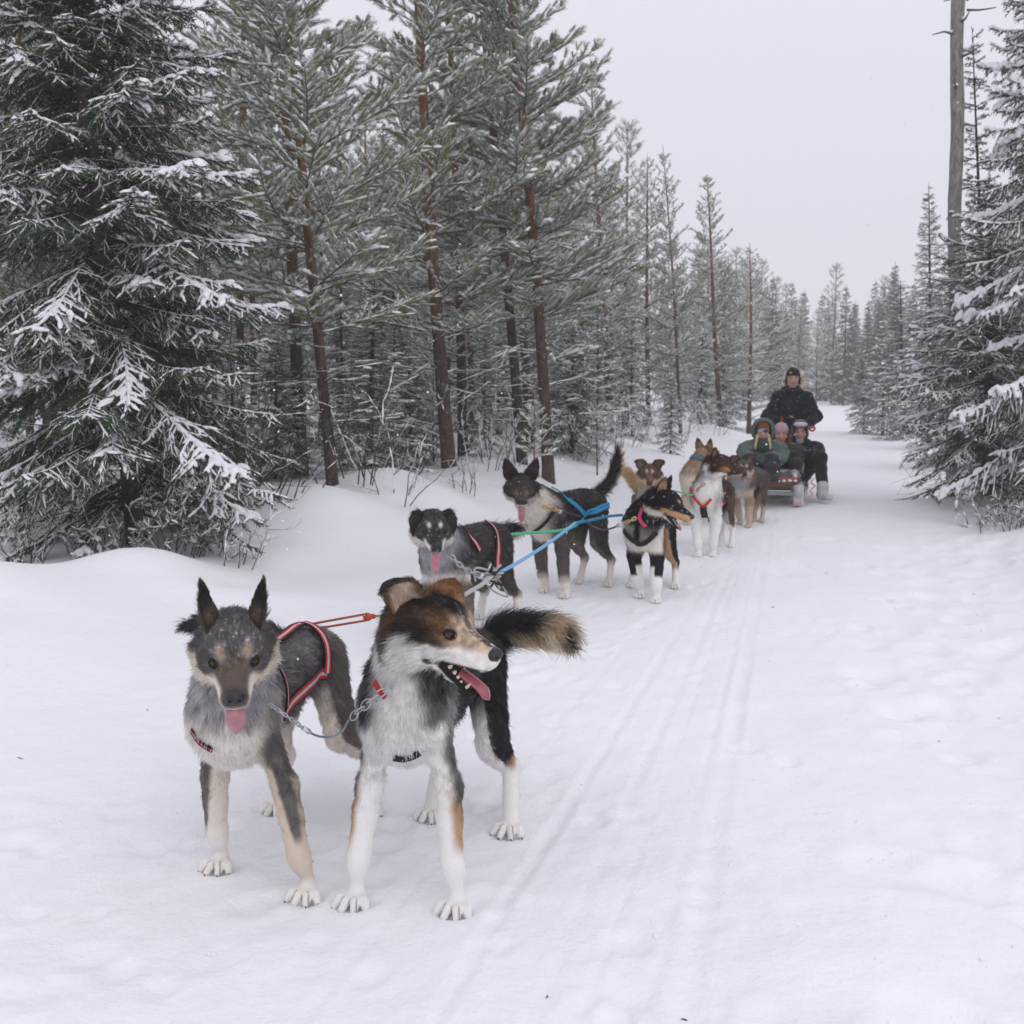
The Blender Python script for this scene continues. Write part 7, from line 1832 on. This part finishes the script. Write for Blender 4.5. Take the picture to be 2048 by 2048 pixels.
mb = MB(); mb.tube(bez([at(1000, 1066, 6.55), at(1008, 1064, 6.55), at(1013, 1070, 6.55), at(1007, 1077, 6.55), at(1000, 1072, 6.55)], 16), 0.011, 7, (0.03, 0.42, 0.20)); tag(mb.build('rope_loop', M_ROPE, None, at(1005, 1070, 6.55)), 'green spliced loop at the end of the bright green line', 'rope')
chain('neck_chain', 'frosted chain from the collar of the drooping-eared dog to the tangled knot', [at(903, 1112, 5.62), at(918, 1128, 5.62), at(938, 1143, 5.65), at(960, 1150, 5.7)], 7, 0.006, (0.36, 0.36, 0.37), ([at(960, 1150, 5.7), at(968, 1158, 5.72), knot], 0.009, (0.48, 0.48, 0.47), M_ROPE))
rk = np.random.default_rng(6)
mb = MB()
for q in range(7):
    P = bez([knot + rk.normal(0, 1, 3) * A(0.035, 0.03, 0.03) for _ in range(6)], 30); mb.tube(P, 0.0065, 6, [(0.46, 0.45, 0.43), (0.40, 0.38, 0.36), (0.03, 0.03, 0.035)][q % 3])
P = bez([knot + A(0.02, 0, 0), knot + A(0.05, 0, -0.05), knot + A(0.08, 0, -0.11), knot + A(0.02, 0, -0.09), knot + A(-0.03, 0, -0.05)], 24); mb.tube(P, 0.0045, 6, (0.30, 0.29, 0.27))
tag(mb.build('rope_knot', M_ROPE, None, knot), 'big tangled frosty knot of rope and clips beside the drooping-eared dog', 'knot')
chain('neck_chain', 'brass and steel chain at the neck of the blue-harnessed dog', [at(1086, 1014, 7.1), at(1098, 1014, 7.1), at(1108, 1018, 7.12), at(1118, 1023, 7.15)], 4, 0.006, (0.50, 0.33, 0.14), ([at(1118, 1023, 7.15), at(1135, 1027, 7.2), at(1160, 1033, 7.3)], 0.006, (0.05, 0.045, 0.05)))
chain('neck_chain', 'brass clip and dark cable joining the glossy black dog to the blue line', [at(1271, 1036, 6.98), at(1262, 1041, 6.98), at(1254, 1044, 7.0), at(1246, 1047, 7.02)], 4, 0.006, (0.45, 0.32, 0.16), ([at(1246, 1047, 7.02), at(1225, 1056, 7.1), at(1205, 1060, 7.15), at(1185, 1052, 7.15), at(1172, 1042, 7.1)], 0.006, (0.07, 0.07, 0.085)))
chain('neck_chain', 'brass chain at the neck of the brown-headed white dog', [at(1408, 967, 8.85), at(1400, 975, 8.85), at(1393, 982, 8.88)], 3, 0.007, (0.42, 0.32, 0.20), ([at(1393, 982, 8.88), at(1375, 988, 9.0), at(1355, 1000, 9.0)], 0.006, (0.20, 0.21, 0.23)))
rope('thin_cord', 'thin green cord running from the glossy black dog toward the brown-headed white dog', 'rope', [at(1344, 981, 7.6), at(1385, 990, 8.8)], 0.006, (0.15, 0.40, 0.20), 24)

# ------------------------------------------------------------------ falling snow
def snowfall():
    rng = np.random.default_rng(12); n = 2600
    Y = 1.6 + 16 * rng.random(n) ** 0.8; px = rng.uniform(-60, 2108, n); py = rng.uniform(-60, 1500, n)
    D = np.array([ray(a, b) for a, b in zip(px, py)]); P = np.array([0, 0, CAM_H]) + D * (Y / D[:, 1])[:, None]
    P = P[P[:, 2] > 0.15]; r = 0.0011 + 0.0013 * rng.random(len(P)) + 0.00012 * P[:, 1]
    O = np.array([[1, 0, 0], [-1, 0, 0], [0, 1, 0], [0, -1, 0], [0, 0, 1], [0, 0, -1]], float)
    F = np.array([[0, 2, 4], [2, 1, 4], [1, 3, 4], [3, 0, 4], [2, 0, 5], [1, 2, 5], [3, 1, 5], [0, 3, 5]])
    V = (P[:, None, :] + O[None] * r[:, None, None]).reshape(-1, 3); FF = (F[None] + 6 * np.arange(len(P))[:, None, None]).reshape(-1, 3)
    o = link('falling_snow', raw_mesh('falling_snow', V, FF, None, True, [M_TSNOW])); o['kind'] = 'stuff'; o['label'] = 'fine snowflakes falling through the air'

def litter():
    rng = np.random.default_rng(31); mb = MB()
    for _ in range(26):
        y = 2.2 + 10 * rng.random() ** 1.6; x = ROAD * y - 3.2 + 4.6 * rng.random(); z = float(ground_z(x, y)[0]) + 0.002
        a = rng.random() * 3.14; L = 0.005 + 0.013 * rng.random() ** 2; d = A(math.cos(a), math.sin(a), rng.normal(0, 0.15)) * L
        p = A(x, y, z); mb.tube(np.array([p - d, p + d * 0.2 + A(0, 0, 0.001), p + d]), [0.0016, 0.0018, 0.0008], 4, np.array((0.12, 0.085, 0.05)) * (0.6 + 0.8 * rng.random()), cap=False)
    o = mb.build('needle_litter', M_BARK); o['kind'] = 'stuff'; o['label'] = 'scattered needles and bark crumbs on the packed snow'
    me = MB()
    for _ in range(450):
        y = 2.1 + 9 * rng.random() ** 1.5; x = ROAD * y - 2.9 + 4.4 * rng.random(); r = 0.002 + 0.005 * rng.random() ** 3
        me.ball(A(x, y, float(ground_z(x, y)[0]) + r * 0.3), r * (0.7 + 0.6 * rng.random(3)), None, None, 6, 4)
    o = me.build('snow_crumbs', M_TSNOW); o['kind'] = 'stuff'; o['label'] = 'small crumbs of kicked-up snow on the trail'
litter()
snowfall()
build_ground()
haze()
